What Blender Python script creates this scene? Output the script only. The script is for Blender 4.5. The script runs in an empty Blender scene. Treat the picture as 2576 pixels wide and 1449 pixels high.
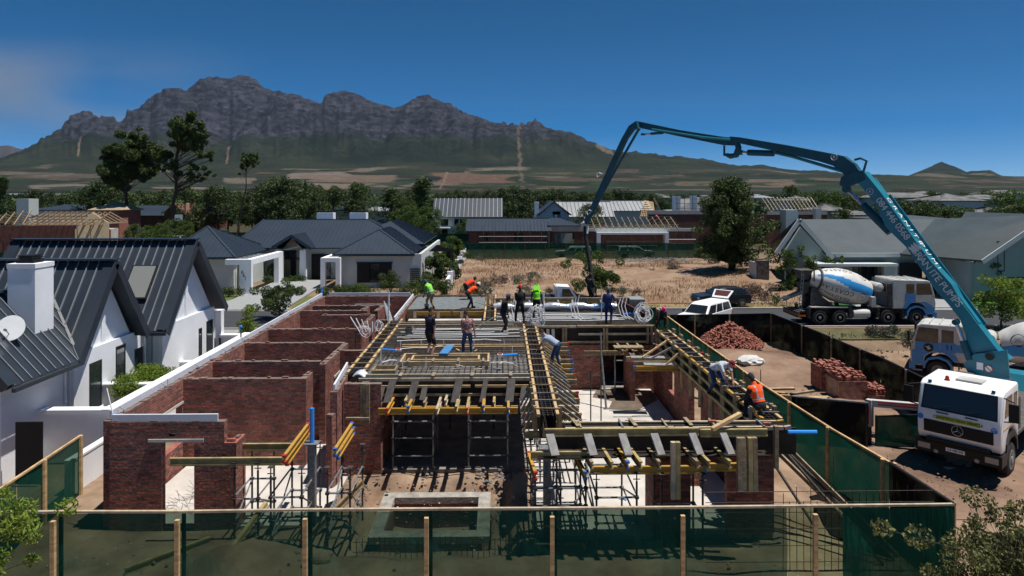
import bpy, math, random
import numpy as np
from mathutils import Vector as V3, Matrix, Euler
random.seed(7); RNG = np.random.default_rng(11)
S = bpy.context.scene; COL = S.collection
# ------------------------------------------------------------------ camera
HC = 9.2; FPX = 1717.3; HOR = 490.0; YAW = math.radians(1.1)
cam = bpy.data.cameras.new('camera'); cam.sensor_width = 36; cam.lens = 36*FPX/2576
cam.shift_y = -(724.5-HOR)/2576; cam.clip_start = .1; cam.clip_end = 60000
co = bpy.data.objects.new('camera', cam); COL.objects.link(co); co.location = (0, 0, HC)
co.rotation_euler = (math.pi/2, 0, -YAW); S.camera = co
# ------------------------------------------------------------------ sky, sun, exposure
SUND = V3((.31, -.035, 1)).normalized()
SEL = math.asin(SUND.z); SAZ = math.atan2(SUND.x, SUND.y)
W = bpy.data.worlds.new('World'); S.world = W; W.use_nodes = True
nt = W.node_tree; nt.nodes.clear()
sky = nt.nodes.new('ShaderNodeTexSky'); sky.sky_type = 'NISHITA'; sky.sun_disc = False
sky.sun_elevation = SEL; sky.sun_rotation = SAZ; sky.altitude = 8000; sky.air_density = 1.0; sky.dust_density = 0; sky.ozone_density = 8
bg = nt.nodes.new('ShaderNodeBackground'); bg.inputs[1].default_value = .07
wo = nt.nodes.new('ShaderNodeOutputWorld'); hs = nt.nodes.new('ShaderNodeHueSaturation'); hs.inputs['Hue'].default_value = .488; tg = nt.nodes.new('ShaderNodeTexCoord'); sx_ = nt.nodes.new('ShaderNodeSeparateXYZ'); mr_ = nt.nodes.new('ShaderNodeMapRange'); mr_.inputs['From Max'].default_value = .28; mr_.inputs['To Min'].default_value = 1.0; mr_.inputs['To Max'].default_value = 1.75; nt.links.new(tg.outputs['Generated'], sx_.inputs[0]); nt.links.new(sx_.outputs[2], mr_.inputs[0]); nt.links.new(mr_.outputs[0], hs.inputs['Saturation']); nt.links.new(sky.outputs[0], hs.inputs['Color']); nt.links.new(hs.outputs[0], bg.inputs[0]); nt.links.new(bg.outputs[0], wo.inputs[0])
sl = bpy.data.lights.new('sun', 'SUN'); sl.energy = 4.3; sl.angle = math.radians(.53); sl.color = (1, .95, .88)
so = bpy.data.objects.new('sun', sl); COL.objects.link(so); so.rotation_euler = SUND.to_track_quat('Z', 'Y').to_euler(); so.location = (30, 0, 60)
S.view_settings.view_transform = 'Standard'; S.view_settings.look = 'None'; S.view_settings.gamma = 1; S.view_settings.exposure = .45
S.render.engine = 'CYCLES'; cy = S.cycles; cy.max_bounces = 7; cy.diffuse_bounces = 4; cy.glossy_bounces = 3; cy.transparent_max_bounces = 12
cy.volume_bounces = 0; cy.use_denoising = True; cy.use_adaptive_sampling = True; cy.adaptive_threshold = .02
# ------------------------------------------------------------------ pixel -> world measuring helpers (2576-wide photo units)
CY_, SY_ = math.cos(YAW), math.sin(YAW)
def atd(u, v, d):
    a = (u-1288)/FPX; return V3((d*(a*CY_+SY_), d*(CY_-a*SY_), HC-(v-HOR)*d/FPX))
def G(u, v, z=0.): return atd(u, v, (HC-z)*FPX/(v-HOR))
def YP(u, v, Y): return atd(u, v, Y/(CY_-(u-1288)/FPX*SY_))
def XP(u, v, X): return atd(u, v, X/((u-1288)/FPX*CY_+SY_))
# ------------------------------------------------------------------ mesh builder
class MB:
    def __init__(s): s.v = []; s.f = []; s.m = []
    def add(s, vs, fs, mi=0):
        o = len(s.v); s.v += [tuple(p) for p in vs]; s.f += [tuple(i+o for i in f) for f in fs]; s.m += [mi]*len(fs); return s
    def box(s, x0, x1, y0, y1, z0, z1, mi=0):
        return s.add([(x0,y0,z0),(x1,y0,z0),(x1,y1,z0),(x0,y1,z0),(x0,y0,z1),(x1,y0,z1),(x1,y1,z1),(x0,y1,z1)],
                     [(0,3,2,1),(4,5,6,7),(0,1,5,4),(1,2,6,5),(2,3,7,6),(3,0,4,7)], mi)
    def bar(s, p, q, w, h, up=(0,0,1), mi=0):
        p = V3(p); q = V3(q); d = (q-p).normalized(); up = V3(up)
        if abs(d.dot(up)) > .98: up = V3((0,1,0)) if abs(d.y) < .9 else V3((1,0,0))
        r = d.cross(up).normalized()*w/2; u = r.cross(d).normalized()*h/2
        c = [-r-u, r-u, r+u, -r+u]
        return s.add([p+k for k in c]+[q+k for k in c], [(3,2,1,0),(4,5,6,7),(0,1,5,4),(1,2,6,5),(2,3,7,6),(3,0,4,7)], mi)
    def tube(s, pts, r, n=8, mi=0, cap=True):
        pts = [V3(p) for p in pts]; k = len(pts); R = r if isinstance(r, (list, tuple)) else [r]*k
        vs = []; prev = None
        for i, p in enumerate(pts):
            d = (pts[min(i+1,k-1)]-pts[max(i-1,0)]).normalized()
            if prev is None:
                a = V3((0,0,1)) if abs(d.z) < .9 else V3((1,0,0)); a = d.cross(a).normalized()
            else: a = (prev-d*prev.dot(d)).normalized()
            prev = a; b = d.cross(a)
            for j in range(n):
                t = 2*math.pi*j/n; vs.append(p+(a*math.cos(t)+b*math.sin(t))*R[i])
        fs = [(i*n+j, i*n+(j+1)%n, (i+1)*n+(j+1)%n, (i+1)*n+j) for i in range(k-1) for j in range(n)]
        if cap: fs += [tuple(range(n))[::-1], tuple((k-1)*n+j for j in range(n))]
        return s.add(vs, fs, mi)
    def prism(s, poly, vec, mi=0):
        n = len(poly); vec = V3(vec); p = [V3(a) for a in poly]
        return s.add(p+[a+vec for a in p], [tuple(range(n)), tuple(range(2*n-1, n-1, -1))]+[(j, i, i+n, j+n) for i in range(n) for j in [(i+1) % n]], mi)
    def lathe(s, prof, o=(0,0,0), ax=(0,0,1), n=24, mi=0):
        o = V3(o); ax = V3(ax).normalized(); return s.tube([o+ax*t for t, r in prof], [max(r, .001) for t, r in prof], n, mi)
    def ico(s, c, r, jit=0, sq=(1,1,1), mi=0, sub=1):
        t = (1+5**.5)/2; vs = [V3(a).normalized() for a in [(-1,t,0),(1,t,0),(-1,-t,0),(1,-t,0),(0,-1,t),(0,1,t),(0,-1,-t),(0,1,-t),(t,0,-1),(t,0,1),(-t,0,-1),(-t,0,1)]]
        fs = [(0,11,5),(0,5,1),(0,1,7),(0,7,10),(0,10,11),(1,5,9),(5,11,4),(11,10,2),(10,7,6),(7,1,8),(3,9,4),(3,4,2),(3,2,6),(3,6,8),(3,8,9),(4,9,5),(2,4,11),(6,2,10),(8,6,7),(9,8,1)]
        for _ in range(sub-1):
            c2 = {}; nf = []
            def mid(a, b):
                k = (min(a,b), max(a,b))
                if k not in c2: vs.append(((vs[a]+vs[b])/2).normalized()); c2[k] = len(vs)-1
                return c2[k]
            for a, b, d in fs:
                x, y, z = mid(a,b), mid(b,d), mid(d,a); nf += [(a,x,z),(b,y,x),(d,z,y),(x,y,z)]
            fs = nf
        return s.add([(c[0]+a.x*r*sq[0]*(1+random.uniform(-jit,jit)), c[1]+a.y*r*sq[1]*(1+random.uniform(-jit,jit)), c[2]+a.z*r*sq[2]*(1+random.uniform(-jit,jit))) for a in vs], fs, mi)
RM = {}
def wm(o):
    m = Matrix.Identity(4)
    while o: m = RM.get(o.name, Matrix.Identity(4)) @ m; o = o.parent
    return m
def tag(o, label=None, cat=None, group=None, kind=None):
    if label: o['label'] = label
    if cat: o['category'] = cat
    if group: o['group'] = group
    if kind: o['kind'] = kind
    return o
def link(o, parent=None):
    COL.objects.link(o)
    if parent: o.parent = parent
    return o
def mk(name, mb, mat, parent=None, world=True, smooth=False, loc=None):
    """one mesh object; world=True: vertices were given in world space"""
    me = bpy.data.meshes.new(name); v = mb.v
    if world and parent:
        mi = wm(parent).inverted()
        if mi != Matrix.Identity(4): v = [tuple(mi @ V3(p)) for p in v]
    if loc is not None: L = V3(loc); v = [tuple(V3(p)-L) for p in v]
    me.from_pydata(v, [], mb.f)
    mats = mat if isinstance(mat, (list, tuple)) else [mat]
    for m in mats: me.materials.append(m)
    if len(mats) > 1: me.polygons.foreach_set('material_index', mb.m)
    if smooth: me.polygons.foreach_set('use_smooth', [True]*len(me.polygons)); me.set_sharp_from_angle(angle=math.radians(40))
    me.update()
    o = bpy.data.objects.new(name, me); link(o, parent)
    if loc is not None: o.location = loc
    return o
def thing(name, label, cat, loc=(0,0,0), rz=0, group=None):
    o = bpy.data.objects.new(name, None); COL.objects.link(o); o.empty_display_size = .2
    o.location = loc; o.rotation_euler = (0, 0, rz); RM[o.name] = Matrix.Translation(V3(loc)) @ Matrix.Rotation(rz, 4, 'Z')
    return tag(o, label, cat, group)
def single(name, mb, mat, label, cat, group=None, smooth=False, kind=None):
    xs = np.array(mb.v); c = (xs.min(0)+xs.max(0))/2; c[2] = xs[:,2].min()
    return tag(mk(name, mb, mat, None, smooth=smooth, loc=tuple(float(q) for q in c)), label, cat, group, kind)
def struct(name, mb, mat, smooth=False): return tag(mk(name, mb, mat, None, smooth=smooth), kind='structure')
def dup(root, loc=None, rz=None, label=None, group=None, scale=None):
    r = root.copy(); COL.objects.link(r)
    if loc is not None: r.location = loc
    if rz is not None: r.rotation_euler = (0, 0, rz)
    if scale is not None: r.scale = scale if isinstance(scale, (tuple, list)) else (scale,)*3
    if label: r['label'] = label
    if group: r['group'] = group
    for ch in list(root.children):
        c = ch.copy(); COL.objects.link(c); c.parent = r
        for g in ch.children: d = g.copy(); COL.objects.link(d); d.parent = c
    return r
# ------------------------------------------------------------------ materials
def N(nt, t, **k):
    n = nt.nodes.new(t)
    for a, b in k.items():
        if a.startswith('i_'): n.inputs[a[2:].replace('_', ' ')].default_value = b
        else: setattr(n, a, b)
    return n
def c4(c): return (c[0], c[1], c[2], 1)
def mat(name, col, rough=.85, metal=0, var=.15, scale=3., bump=0., bscale=None, col2=None, obj=False, spec=.3, stretch=None, detail=4):
    m = bpy.data.materials.new(name); m.use_nodes = True; nt = m.node_tree; b = nt.nodes['Principled BSDF']
    b.inputs['Roughness'].default_value = rough; b.inputs['Metallic'].default_value = metal; b.inputs['Specular IOR Level'].default_value = spec
    if var == 0 and not bump and col2 is None: b.inputs['Base Color'].default_value = c4(col); return m
    if obj: src = N(nt, 'ShaderNodeTexCoord').outputs['Object']
    else: src = N(nt, 'ShaderNodeNewGeometry').outputs['Position']
    if stretch:
        mp = N(nt, 'ShaderNodeMapping'); mp.inputs['Scale'].default_value = stretch; nt.links.new(src, mp.inputs[0]); src = mp.outputs[0]
    n1 = N(nt, 'ShaderNodeTexNoise', i_Scale=scale, i_Detail=float(detail), i_Roughness=.65); nt.links.new(src, n1.inputs[0])
    cr = N(nt, 'ShaderNodeValToRGB'); nt.links.new(n1.outputs[0], cr.inputs[0])
    a = col if col2 else tuple(x*(1-var) for x in col); c = col2 or tuple(min(1, x*(1+var)) for x in col)
    cr.color_ramp.elements[0].position = .35; cr.color_ramp.elements[1].position = .65
    cr.color_ramp.elements[0].color = c4(a); cr.color_ramp.elements[1].color = c4(c)
    nt.links.new(cr.outputs[0], b.inputs['Base Color'])
    if bump:
        n2 = N(nt, 'ShaderNodeTexNoise', i_Scale=bscale or scale*4, i_Detail=3.); nt.links.new(src, n2.inputs[0])
        bp = N(nt, 'ShaderNodeBump', i_Strength=min(1, bump), i_Distance=.03); nt.links.new(n2.outputs[0], bp.inputs['Height']); nt.links.new(bp.outputs[0], b.inputs['Normal'])
    return m
def brick_mat(name, c1, c2, mortar, bw=.222, bh=.085, ms=.012, bump=1., stain=.6):
    m = bpy.data.materials.new(name); m.use_nodes = True; nt = m.node_tree; b = nt.nodes['Principled BSDF']; L = nt.links.new
    b.inputs['Roughness'].default_value = .9; b.inputs['Specular IOR Level'].default_value = .2
    g = N(nt, 'ShaderNodeNewGeometry'); cr = N(nt, 'ShaderNodeVectorMath', operation='CROSS_PRODUCT'); cr.inputs[1].default_value = (0, 0, 1)
    L(g.outputs['True Normal'], cr.inputs[0]); dt = N(nt, 'ShaderNodeVectorMath', operation='DOT_PRODUCT'); L(cr.outputs[0], dt.inputs[0]); L(g.outputs['Position'], dt.inputs[1])
    sp = N(nt, 'ShaderNodeSeparateXYZ'); L(g.outputs['Position'], sp.inputs[0]); cb = N(nt, 'ShaderNodeCombineXYZ'); L(dt.outputs['Value'], cb.inputs[0]); L(sp.outputs[2], cb.inputs[1])
    br = N(nt, 'ShaderNodeTexBrick'); L(cb.outputs[0], br.inputs[0]); br.inputs['Scale'].default_value = 1
    br.inputs['Brick Width'].default_value = bw; br.inputs['Row Height'].default_value = bh; br.inputs['Mortar Size'].default_value = ms; br.inputs['Mortar Smooth'].default_value = .3
    br.inputs['Bias'].default_value = -.1; br.inputs['Color1'].default_value = c4(c1); br.inputs['Color2'].default_value = c4(c2); br.inputs['Mortar'].default_value = c4(mortar)
    no = N(nt, 'ShaderNodeTexNoise', i_Scale=1.3, i_Detail=6., i_Roughness=.7); L(g.outputs['Position'], no.inputs[0])
    no2 = N(nt, 'ShaderNodeTexNoise', i_Scale=14., i_Detail=2.); L(g.outputs['Position'], no2.inputs[0])
    mx = N(nt, 'ShaderNodeMix', data_type='RGBA', blend_type='MULTIPLY'); mx.inputs[0].default_value = stain
    rp = N(nt, 'ShaderNodeValToRGB'); rp.color_ramp.elements[0].position = .35; rp.color_ramp.elements[0].color = (.45, .4, .42, 1); rp.color_ramp.elements[1].position = .62; rp.color_ramp.elements[1].color = (1.15, 1.1, 1.1, 1)
    L(no.outputs[0], rp.inputs[0]); L(br.outputs[0], mx.inputs[6]); L(rp.outputs[0], mx.inputs[7])
    mx2 = N(nt, 'ShaderNodeMix', data_type='RGBA', blend_type='OVERLAY'); mx2.inputs[0].default_value = .55; L(mx.outputs[2], mx2.inputs[6]); L(no2.outputs[0], mx2.inputs[7])
    L(mx2.outputs[2], b.inputs['Base Color'])
    bp = N(nt, 'ShaderNodeBump', i_Strength=bump, i_Distance=.03, invert=True)
    mm = N(nt, 'ShaderNodeMath', operation='MULTIPLY_ADD'); mm.inputs[1].default_value = .5; L(no2.outputs[0], mm.inputs[0]); L(br.outputs[1], mm.inputs[2])
    L(mm.outputs[0], bp.inputs['Height']); L(bp.outputs[0], b.inputs['Normal'])
    return m
def net_mat(name, col, alpha=.6, scale=1.2, trans=.35, tint=(.62,.83,.68)):
    """woven shade cloth: threads (diffuse + a little translucent) with the gaps between them"""
    m = bpy.data.materials.new(name); m.use_nodes = True; nt = m.node_tree; nt.nodes.clear(); L = nt.links.new
    o = N(nt, 'ShaderNodeOutputMaterial'); d = N(nt, 'ShaderNodeBsdfDiffuse'); t = N(nt, 'ShaderNodeBsdfTranslucent'); x = N(nt, 'ShaderNodeBsdfTransparent'); x.inputs[0].default_value = c4(tint)
    g = N(nt, 'ShaderNodeNewGeometry'); n = N(nt, 'ShaderNodeTexNoise', i_Scale=scale, i_Detail=5.); L(g.outputs['Position'], n.inputs[0])
    wv = N(nt, 'ShaderNodeTexNoise', i_Scale=1., i_Detail=2.); mp = N(nt, 'ShaderNodeMapping'); mp.inputs['Scale'].default_value = (7, 7, .8); L(g.outputs['Position'], mp.inputs[0]); L(mp.outputs[0], wv.inputs[0]); bu = N(nt, 'ShaderNodeBump', i_Strength=.7, i_Distance=.08); L(wv.outputs[0], bu.inputs['Height']); L(bu.outputs[0], d.inputs['Normal'])
    cr = N(nt, 'ShaderNodeValToRGB'); cr.color_ramp.elements[0].color = c4([k*.6 for k in col]); cr.color_ramp.elements[1].color = c4([k*1.35 for k in col]); L(n.outputs[0], cr.inputs[0])
    L(cr.outputs[0], d.inputs[0]); L(cr.outputs[0], t.inputs[0])
    a = N(nt, 'ShaderNodeMixShader'); a.inputs[0].default_value = trans; L(d.outputs[0], a.inputs[1]); L(t.outputs[0], a.inputs[2])
    mr = N(nt, 'ShaderNodeMapRange'); mr.inputs['To Min'].default_value = alpha-.1; mr.inputs['To Max'].default_value = alpha+.1; L(n.outputs[0], mr.inputs[0])
    b = N(nt, 'ShaderNodeMixShader'); L(mr.outputs[0], b.inputs[0]); L(x.outputs[0], b.inputs[1]); L(a.outputs[0], b.inputs[2]); L(b.outputs[0], o.inputs[0])
    return m
def glass_mat(name, col, rough=.06): return mat(name, col, rough, 0, 0, spec=.8)
def leaf_mat(name, a, b, scale=.8, tr=.25):
    m = bpy.data.materials.new(name); m.use_nodes = True; nt = m.node_tree; nt.nodes.clear(); L = nt.links.new
    o = N(nt, 'ShaderNodeOutputMaterial'); d = N(nt, 'ShaderNodeBsdfPrincipled', i_Roughness=.6); d.inputs['Specular IOR Level'].default_value = .25
    t = N(nt, 'ShaderNodeBsdfTranslucent'); g = N(nt, 'ShaderNodeNewGeometry')
    n = N(nt, 'ShaderNodeTexNoise', i_Scale=scale, i_Detail=3.); L(g.outputs['Position'], n.inputs[0])
    ad = N(nt, 'ShaderNodeMath', operation='MULTIPLY_ADD'); L(g.outputs['Random Per Island'], ad.inputs[0]); ad.inputs[1].default_value = .35; L(n.outputs[0], ad.inputs[2])
    cr = N(nt, 'ShaderNodeValToRGB'); cr.color_ramp.elements[0].position = .42; cr.color_ramp.elements[1].position = .9; cr.color_ramp.elements[0].color = c4(a); cr.color_ramp.elements[1].color = c4(b); L(ad.outputs[0], cr.inputs[0])
    L(cr.outputs[0], d.inputs['Base Color']); L(cr.outputs[0], t.inputs[0])
    mx = N(nt, 'ShaderNodeMixShader'); mx.inputs[0].default_value = tr; L(d.outputs[0], mx.inputs[1]); L(t.outputs[0], mx.inputs[2]); L(mx.outputs[0], o.inputs[0])
    return m
M = dict(
 brick=brick_mat('red_brick', (.44,.155,.115), (.15,.075,.068), (.19,.15,.13)),
 brick_far=brick_mat('brown_brick', (.27,.10,.07), (.15,.062,.05), (.2,.17,.14), stain=.4),
 brick_loose=mat('loose_brick', (.15,.05,.038), .9, var=.5, scale=9, bump=.4, obj=False, col2=(.44,.18,.13)),
 plaster=mat('white_plaster', (.80,.82,.85), .85, var=.07, scale=.5, detail=10, bump=.12, bscale=30),
 plaster_grey=mat('grey_plaster', (.52,.56,.54), .85, var=.04, scale=.7, bump=.1, bscale=25),
 plaster_shaded=mat('shaded_grey_plaster', (.30,.36,.34), .85, var=.06, scale=.7, detail=8), truss=mat('grey_brown_truss', (.34,.25,.16), .85, var=.25),  # first: darker copy of the grey plaster, wall shade put into its colour
 plaster_cream=mat('raw_plaster', (.42,.34,.22), .9, var=.15, scale=2, bump=.2),
 roof_dark=mat('charcoal_roof', (.022,.030,.042), .42, 0, var=.12, scale=.8, spec=.6),
 rib=mat('charcoal_rib', (.03,.042,.06), .34, 0, var=.1, scale=.8, spec=.7), rib_lit=mat('sunlit_rib', (.20,.215,.23), .34, 0, var=.1, scale=.8, spec=.7),  # second: paler copy of the rib, sun highlight on seams painted as colour
 roof_blue=mat('blue_grey_roof', (.022,.034,.052), .5, var=.1, scale=.5, spec=.4),
 roof_grey=mat('grey_roof', (.052,.070,.080), .6, var=.12, scale=.6, spec=.3),
 roof_light=mat('light_metal_roof', (.30,.31,.32), .5, var=.18, scale=.5, stretch=(1,.15,.15)),
 roof_slate=mat('weathered_roof', (.06,.062,.066), .9, var=.5, scale=.5, detail=10, col2=(.20,.20,.20)),
 timber=mat('new_timber', (.48,.33,.17), .8, var=.3, scale=2.5, stretch=(1,1,4)),
 timber_old=mat('weathered_timber', (.27,.205,.125), .85, var=.35, scale=5, bump=.2),
 timber_pale=mat('pale_timber', (.42,.35,.25), .85, var=.25, scale=4),
 plankd=mat('dark_plank', (.10,.09,.085), .85, var=.25, scale=7, bump=.15), plank=mat('grey_plank', (.24,.235,.23), .85, var=.2, scale=5, bump=.15),
 yellow=mat('yellow_timber', (.50,.27,.035), .6, var=.3, scale=4, col2=(.36,.22,.06)),
 yellow_old=mat('faded_yellow_timber', (.34,.27,.12), .8, var=.3, scale=3),
 capred=mat('red_cap', (.45,.03,.03), .5, var=0), capblue=mat('blue_cap', (.04,.13,.38), .5, var=0),
 ply=mat('film_faced_plywood', (.024,.018,.014), .7, var=.4, scale=3),
 steel=mat('galvanised_steel', (.22,.23,.24), .5, .4, var=.35, scale=12),
 steel_dark=mat('dark_steel', (.07,.06,.055), .6, .3, var=.4, scale=10),
 rebar=mat('reinforcing_steel', (.045,.036,.032), .7, .3, var=.4, scale=9),
 concrete=mat('cured_concrete', (.50,.47,.43), .9, var=.14, scale=1.1, bump=.25, bscale=12, detail=8),
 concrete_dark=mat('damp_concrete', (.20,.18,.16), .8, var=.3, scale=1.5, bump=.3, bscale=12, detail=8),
 wetcon=mat('wet_concrete', (.17,.185,.18), .45, var=.2, scale=3, bump=.9, bscale=7, spec=.5),
 sand=mat('sand_soil', (.16,.10,.065), .95, var=.3, scale=.6, bump=1., bscale=5, detail=9, col2=(.33,.235,.16)),
 clay=mat('clay_soil', (.11,.065,.045), .95, var=.3, scale=.3, bump=1, bscale=5, detail=12, col2=(.30,.20,.14)),
 asphalt=mat('asphalt', (.045,.048,.054), .9, var=.14, scale=1.2, bump=.1, bscale=60, detail=9),
 kerb=mat('kerb_concrete', (.34,.33,.31), .9, var=.12, scale=2), redpave=mat('red_paving', (.22,.11,.075), .9, var=.2, scale=9),
 drive=mat('pale_paving', (.28,.29,.29), .9, var=.1, scale=3, bump=.3, bscale=18, detail=8),
 lawn=mat('lawn', (.055,.10,.02), .95, var=.3, scale=3, bump=.6, bscale=30, col2=(.13,.155,.045)),
 lawn_green=mat('watered_lawn', (.03,.11,.008), .95, var=.3, scale=4, bump=.6, bscale=30),
 netgreen=net_mat('green_netting', (.012,.075,.058), .81, scale=.8), netgreen2=net_mat('dense_green_netting', (.014,.085,.058), .97), netblack=net_mat('black_netting', (.013,.012,.012), .99, trans=.05), netfar=net_mat('distant_green_netting', (.012,.075,.052), .84),
 netold=net_mat('stretched_green_netting', (.055,.075,.045), .45),
 pvc=mat('white_conduit', (.72,.72,.72), .4, var=.04), bpipe=mat('blue_pipe', (.03,.25,.72), .35, var=.04), foil=mat('foil_roll', (.62,.63,.66), .28, .55, var=.15, scale=4, bump=.9, bscale=6),
 poly=mat('polystyrene', (.60,.62,.68), .9, var=.04), teal=mat('teal_paint', (.012,.17,.235), .42, var=.10, scale=1.2, spec=.5), teal_dark=mat('dark_teal_paint', (.010,.075,.11), .5, var=.15, scale=2),
 white=mat('white_paint', (.84,.85,.85), .3, var=.03, spec=.5), offwhite=mat('dusty_white_paint', (.46,.46,.44), .55, var=.16, scale=1.6, detail=8), blue=mat('blue_paint', (.03,.20,.50), .35, var=.08, spec=.5),
 black=mat('black_plastic', (.012,.012,.013), .5, var=.2), rubber=mat('tyre_rubber', (.028,.027,.026), .85, var=.3, scale=6, bump=.2), dusty=mat('dusty_chassis', (.085,.078,.072), .8, var=.45, scale=4, detail=8),
 rim=mat('dusty_rim', (.30,.29,.27), .6, .2, var=.3, scale=6), chrome=mat('chrome', (.6,.6,.6), .2, .9, var=0), glass=glass_mat('dark_glass', (.012,.016,.018)), glass2=glass_mat('window_glass', (.02,.03,.035), .04),
 suvpaint=mat('charcoal_car_paint', (.025,.028,.035), .25, .2, var=.05, spec=.7), window=glass_mat('house_glass', (.015,.02,.024), .08), door=mat('black_door', (.012,.012,.013), .6, var=.2), frame=mat('black_frame', (.015,.015,.017), .5, var=0),
 stone=mat('dark_stone', (.12,.11,.11), .9, var=.6, scale=3.5, bump=.8, bscale=4, detail=8), yellowlabel=mat('yellow_label', (.62,.60,.05), .5, var=0), grill=mat('lamp_glass', (.35,.33,.28), .2, var=0, spec=.6),
 redlamp=mat('red_beacon', (.4,.01,.01), .2, var=0), amber=mat('amber_stripe', (.35,.2,.06), .5, var=0), orange=mat('orange_plastic', (.5,.1,.01), .5, var=.1), green_l=mat('green_lens', (0,.12,.14), .3, var=0),
 wrap=mat('plastic_wrap', (.36,.20,.17), .3, var=.4, scale=4, bump=.8, bscale=5, spec=.7, col2=(.17,.055,.045)), canvas=mat('white_bag', (.55,.55,.54), .7, var=.1, bump=.8, bscale=4),
 bark=mat('bark', (.055,.042,.034), .9, var=.4, scale=6, bump=.6), bark_l=mat('pale_bark', (.16,.12,.09), .9, var=.3, scale=6, bump=.4),
 pine=leaf_mat('pine_needles', (.022,.045,.013), (.10,.14,.038), .9, .15), pine2=leaf_mat('far_pine_needles', (.018,.038,.013), (.075,.11,.033), .12, .15),
 leaf=leaf_mat('green_leaves', (.030,.062,.012), (.10,.155,.03), 1.2, .3), leafy=leaf_mat('bright_leaves', (.08,.14,.018), (.24,.32,.05), 1.5, .35), leafd=leaf_mat('dark_leaves', (.03,.055,.017), (.095,.135,.037), 1.0, .2),
 olive=leaf_mat('olive_leaves', (.055,.068,.025), (.19,.20,.07), 2.0, .25), greyleaf=leaf_mat('grey_green_leaves', (.06,.07,.05), (.15,.16,.12), 1.5, .2), silver=leaf_mat('silver_leaves', (.12,.13,.11), (.34,.35,.31), 3, .2),
 dry=leaf_mat('dry_grass_blades', (.20,.12,.06), (.36,.24,.13), .6, .3), purple=leaf_mat('purple_grey_scrub', (.07,.05,.045), (.15,.11,.09), 1, .2),
)
# ================================================================== TERRAIN
def vnoise(x, y, seed=0):
    xi = np.floor(x).astype(np.int64); yi = np.floor(y).astype(np.int64); xf = x-xi; yf = y-yi
    def h(a, b):
        n = (a*374761393+b*668265263+seed*974634777) & 0x7fffffff; n = ((n ^ (n >> 13))*1274126177) & 0x7fffffff
        return ((n ^ (n >> 16)) & 0xffff)/65535.
    u = xf*xf*(3-2*xf); w = yf*yf*(3-2*yf)
    return (h(xi,yi)*(1-u)+h(xi+1,yi)*u)*(1-w)+(h(xi,yi+1)*(1-u)+h(xi+1,yi+1)*u)*w
def fbm(x, y, o=5, seed=0, ridge=False):
    r = 0; a = 1.; t = 0
    for i in range(o):
        n = vnoise(x*2**i, y*2**i, seed+i)
        if ridge: n = 1-abs(2*n-1)
        r = r+a*n; t += a; a *= .52
    return r/t
def grid_obj(name, X, Y, Z, material, cols=None, smooth=True, wrap=None):
    r, c = X.shape; me = bpy.data.meshes.new(name)
    v = np.stack([X, Y, Z], -1).reshape(-1, 3).astype(np.float32)
    i = np.arange(r*c).reshape(r, c); f = np.stack([i[:-1,:-1], i[:-1,1:], i[1:,1:], i[1:,:-1]], -1).reshape(-1, 4)
    me.vertices.add(len(v)); me.vertices.foreach_set('co', v.ravel()); me.loops.add(f.size); me.loops.foreach_set('vertex_index', f.ravel().astype(np.int32))
    me.polygons.add(len(f)); me.polygons.foreach_set('loop_start', np.arange(0, f.size, 4, dtype=np.int32)); me.polygons.foreach_set('loop_total', np.full(len(f), 4, dtype=np.int32))
    me.update(); me.validate()
    if smooth: me.polygons.foreach_set('use_smooth', [True]*len(f))
    if cols is not None:
        at = me.attributes.new('land', 'FLOAT_COLOR', 'POINT'); ca = np.ones((len(v), 4), np.float32); ca[:,:3] = cols.reshape(-1, 3); at.data.foreach_set('color', ca.ravel())
    me.materials.append(material); o = bpy.data.objects.new(name, me); COL.objects.link(o); o['kind'] = 'structure'; return o
def land_mat(name, bump=.5, scale=.01, var=.35, dist=8.):
    m = bpy.data.materials.new(name); m.use_nodes = True; nt = m.node_tree; b = nt.nodes['Principled BSDF']; L = nt.links.new
    b.inputs['Roughness'].default_value = .95; b.inputs['Specular IOR Level'].default_value = .1
    a = N(nt, 'ShaderNodeAttribute', attribute_name='land'); g = N(nt, 'ShaderNodeNewGeometry')
    n = N(nt, 'ShaderNodeTexNoise', i_Scale=scale, i_Detail=9., i_Roughness=.75); L(g.outputs['Position'], n.inputs[0])
    mr = N(nt, 'ShaderNodeMapRange'); mr.inputs['From Min'].default_value = .3; mr.inputs['From Max'].default_value = .7; mr.inputs['To Min'].default_value = 1-var; mr.inputs['To Max'].default_value = 1+var; L(n.outputs[0], mr.inputs[0])
    mx = N(nt, 'ShaderNodeVectorMath', operation='SCALE'); L(a.outputs['Color'], mx.inputs[0]); L(mr.outputs[0], mx.inputs['Scale']); L(mx.outputs[0], b.inputs['Base Color'])
    bp = N(nt, 'ShaderNodeBump', i_Strength=bump, i_Distance=dist); L(n.outputs[0], bp.inputs['Height']); L(bp.outputs[0], b.inputs['Normal']); return m
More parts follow.
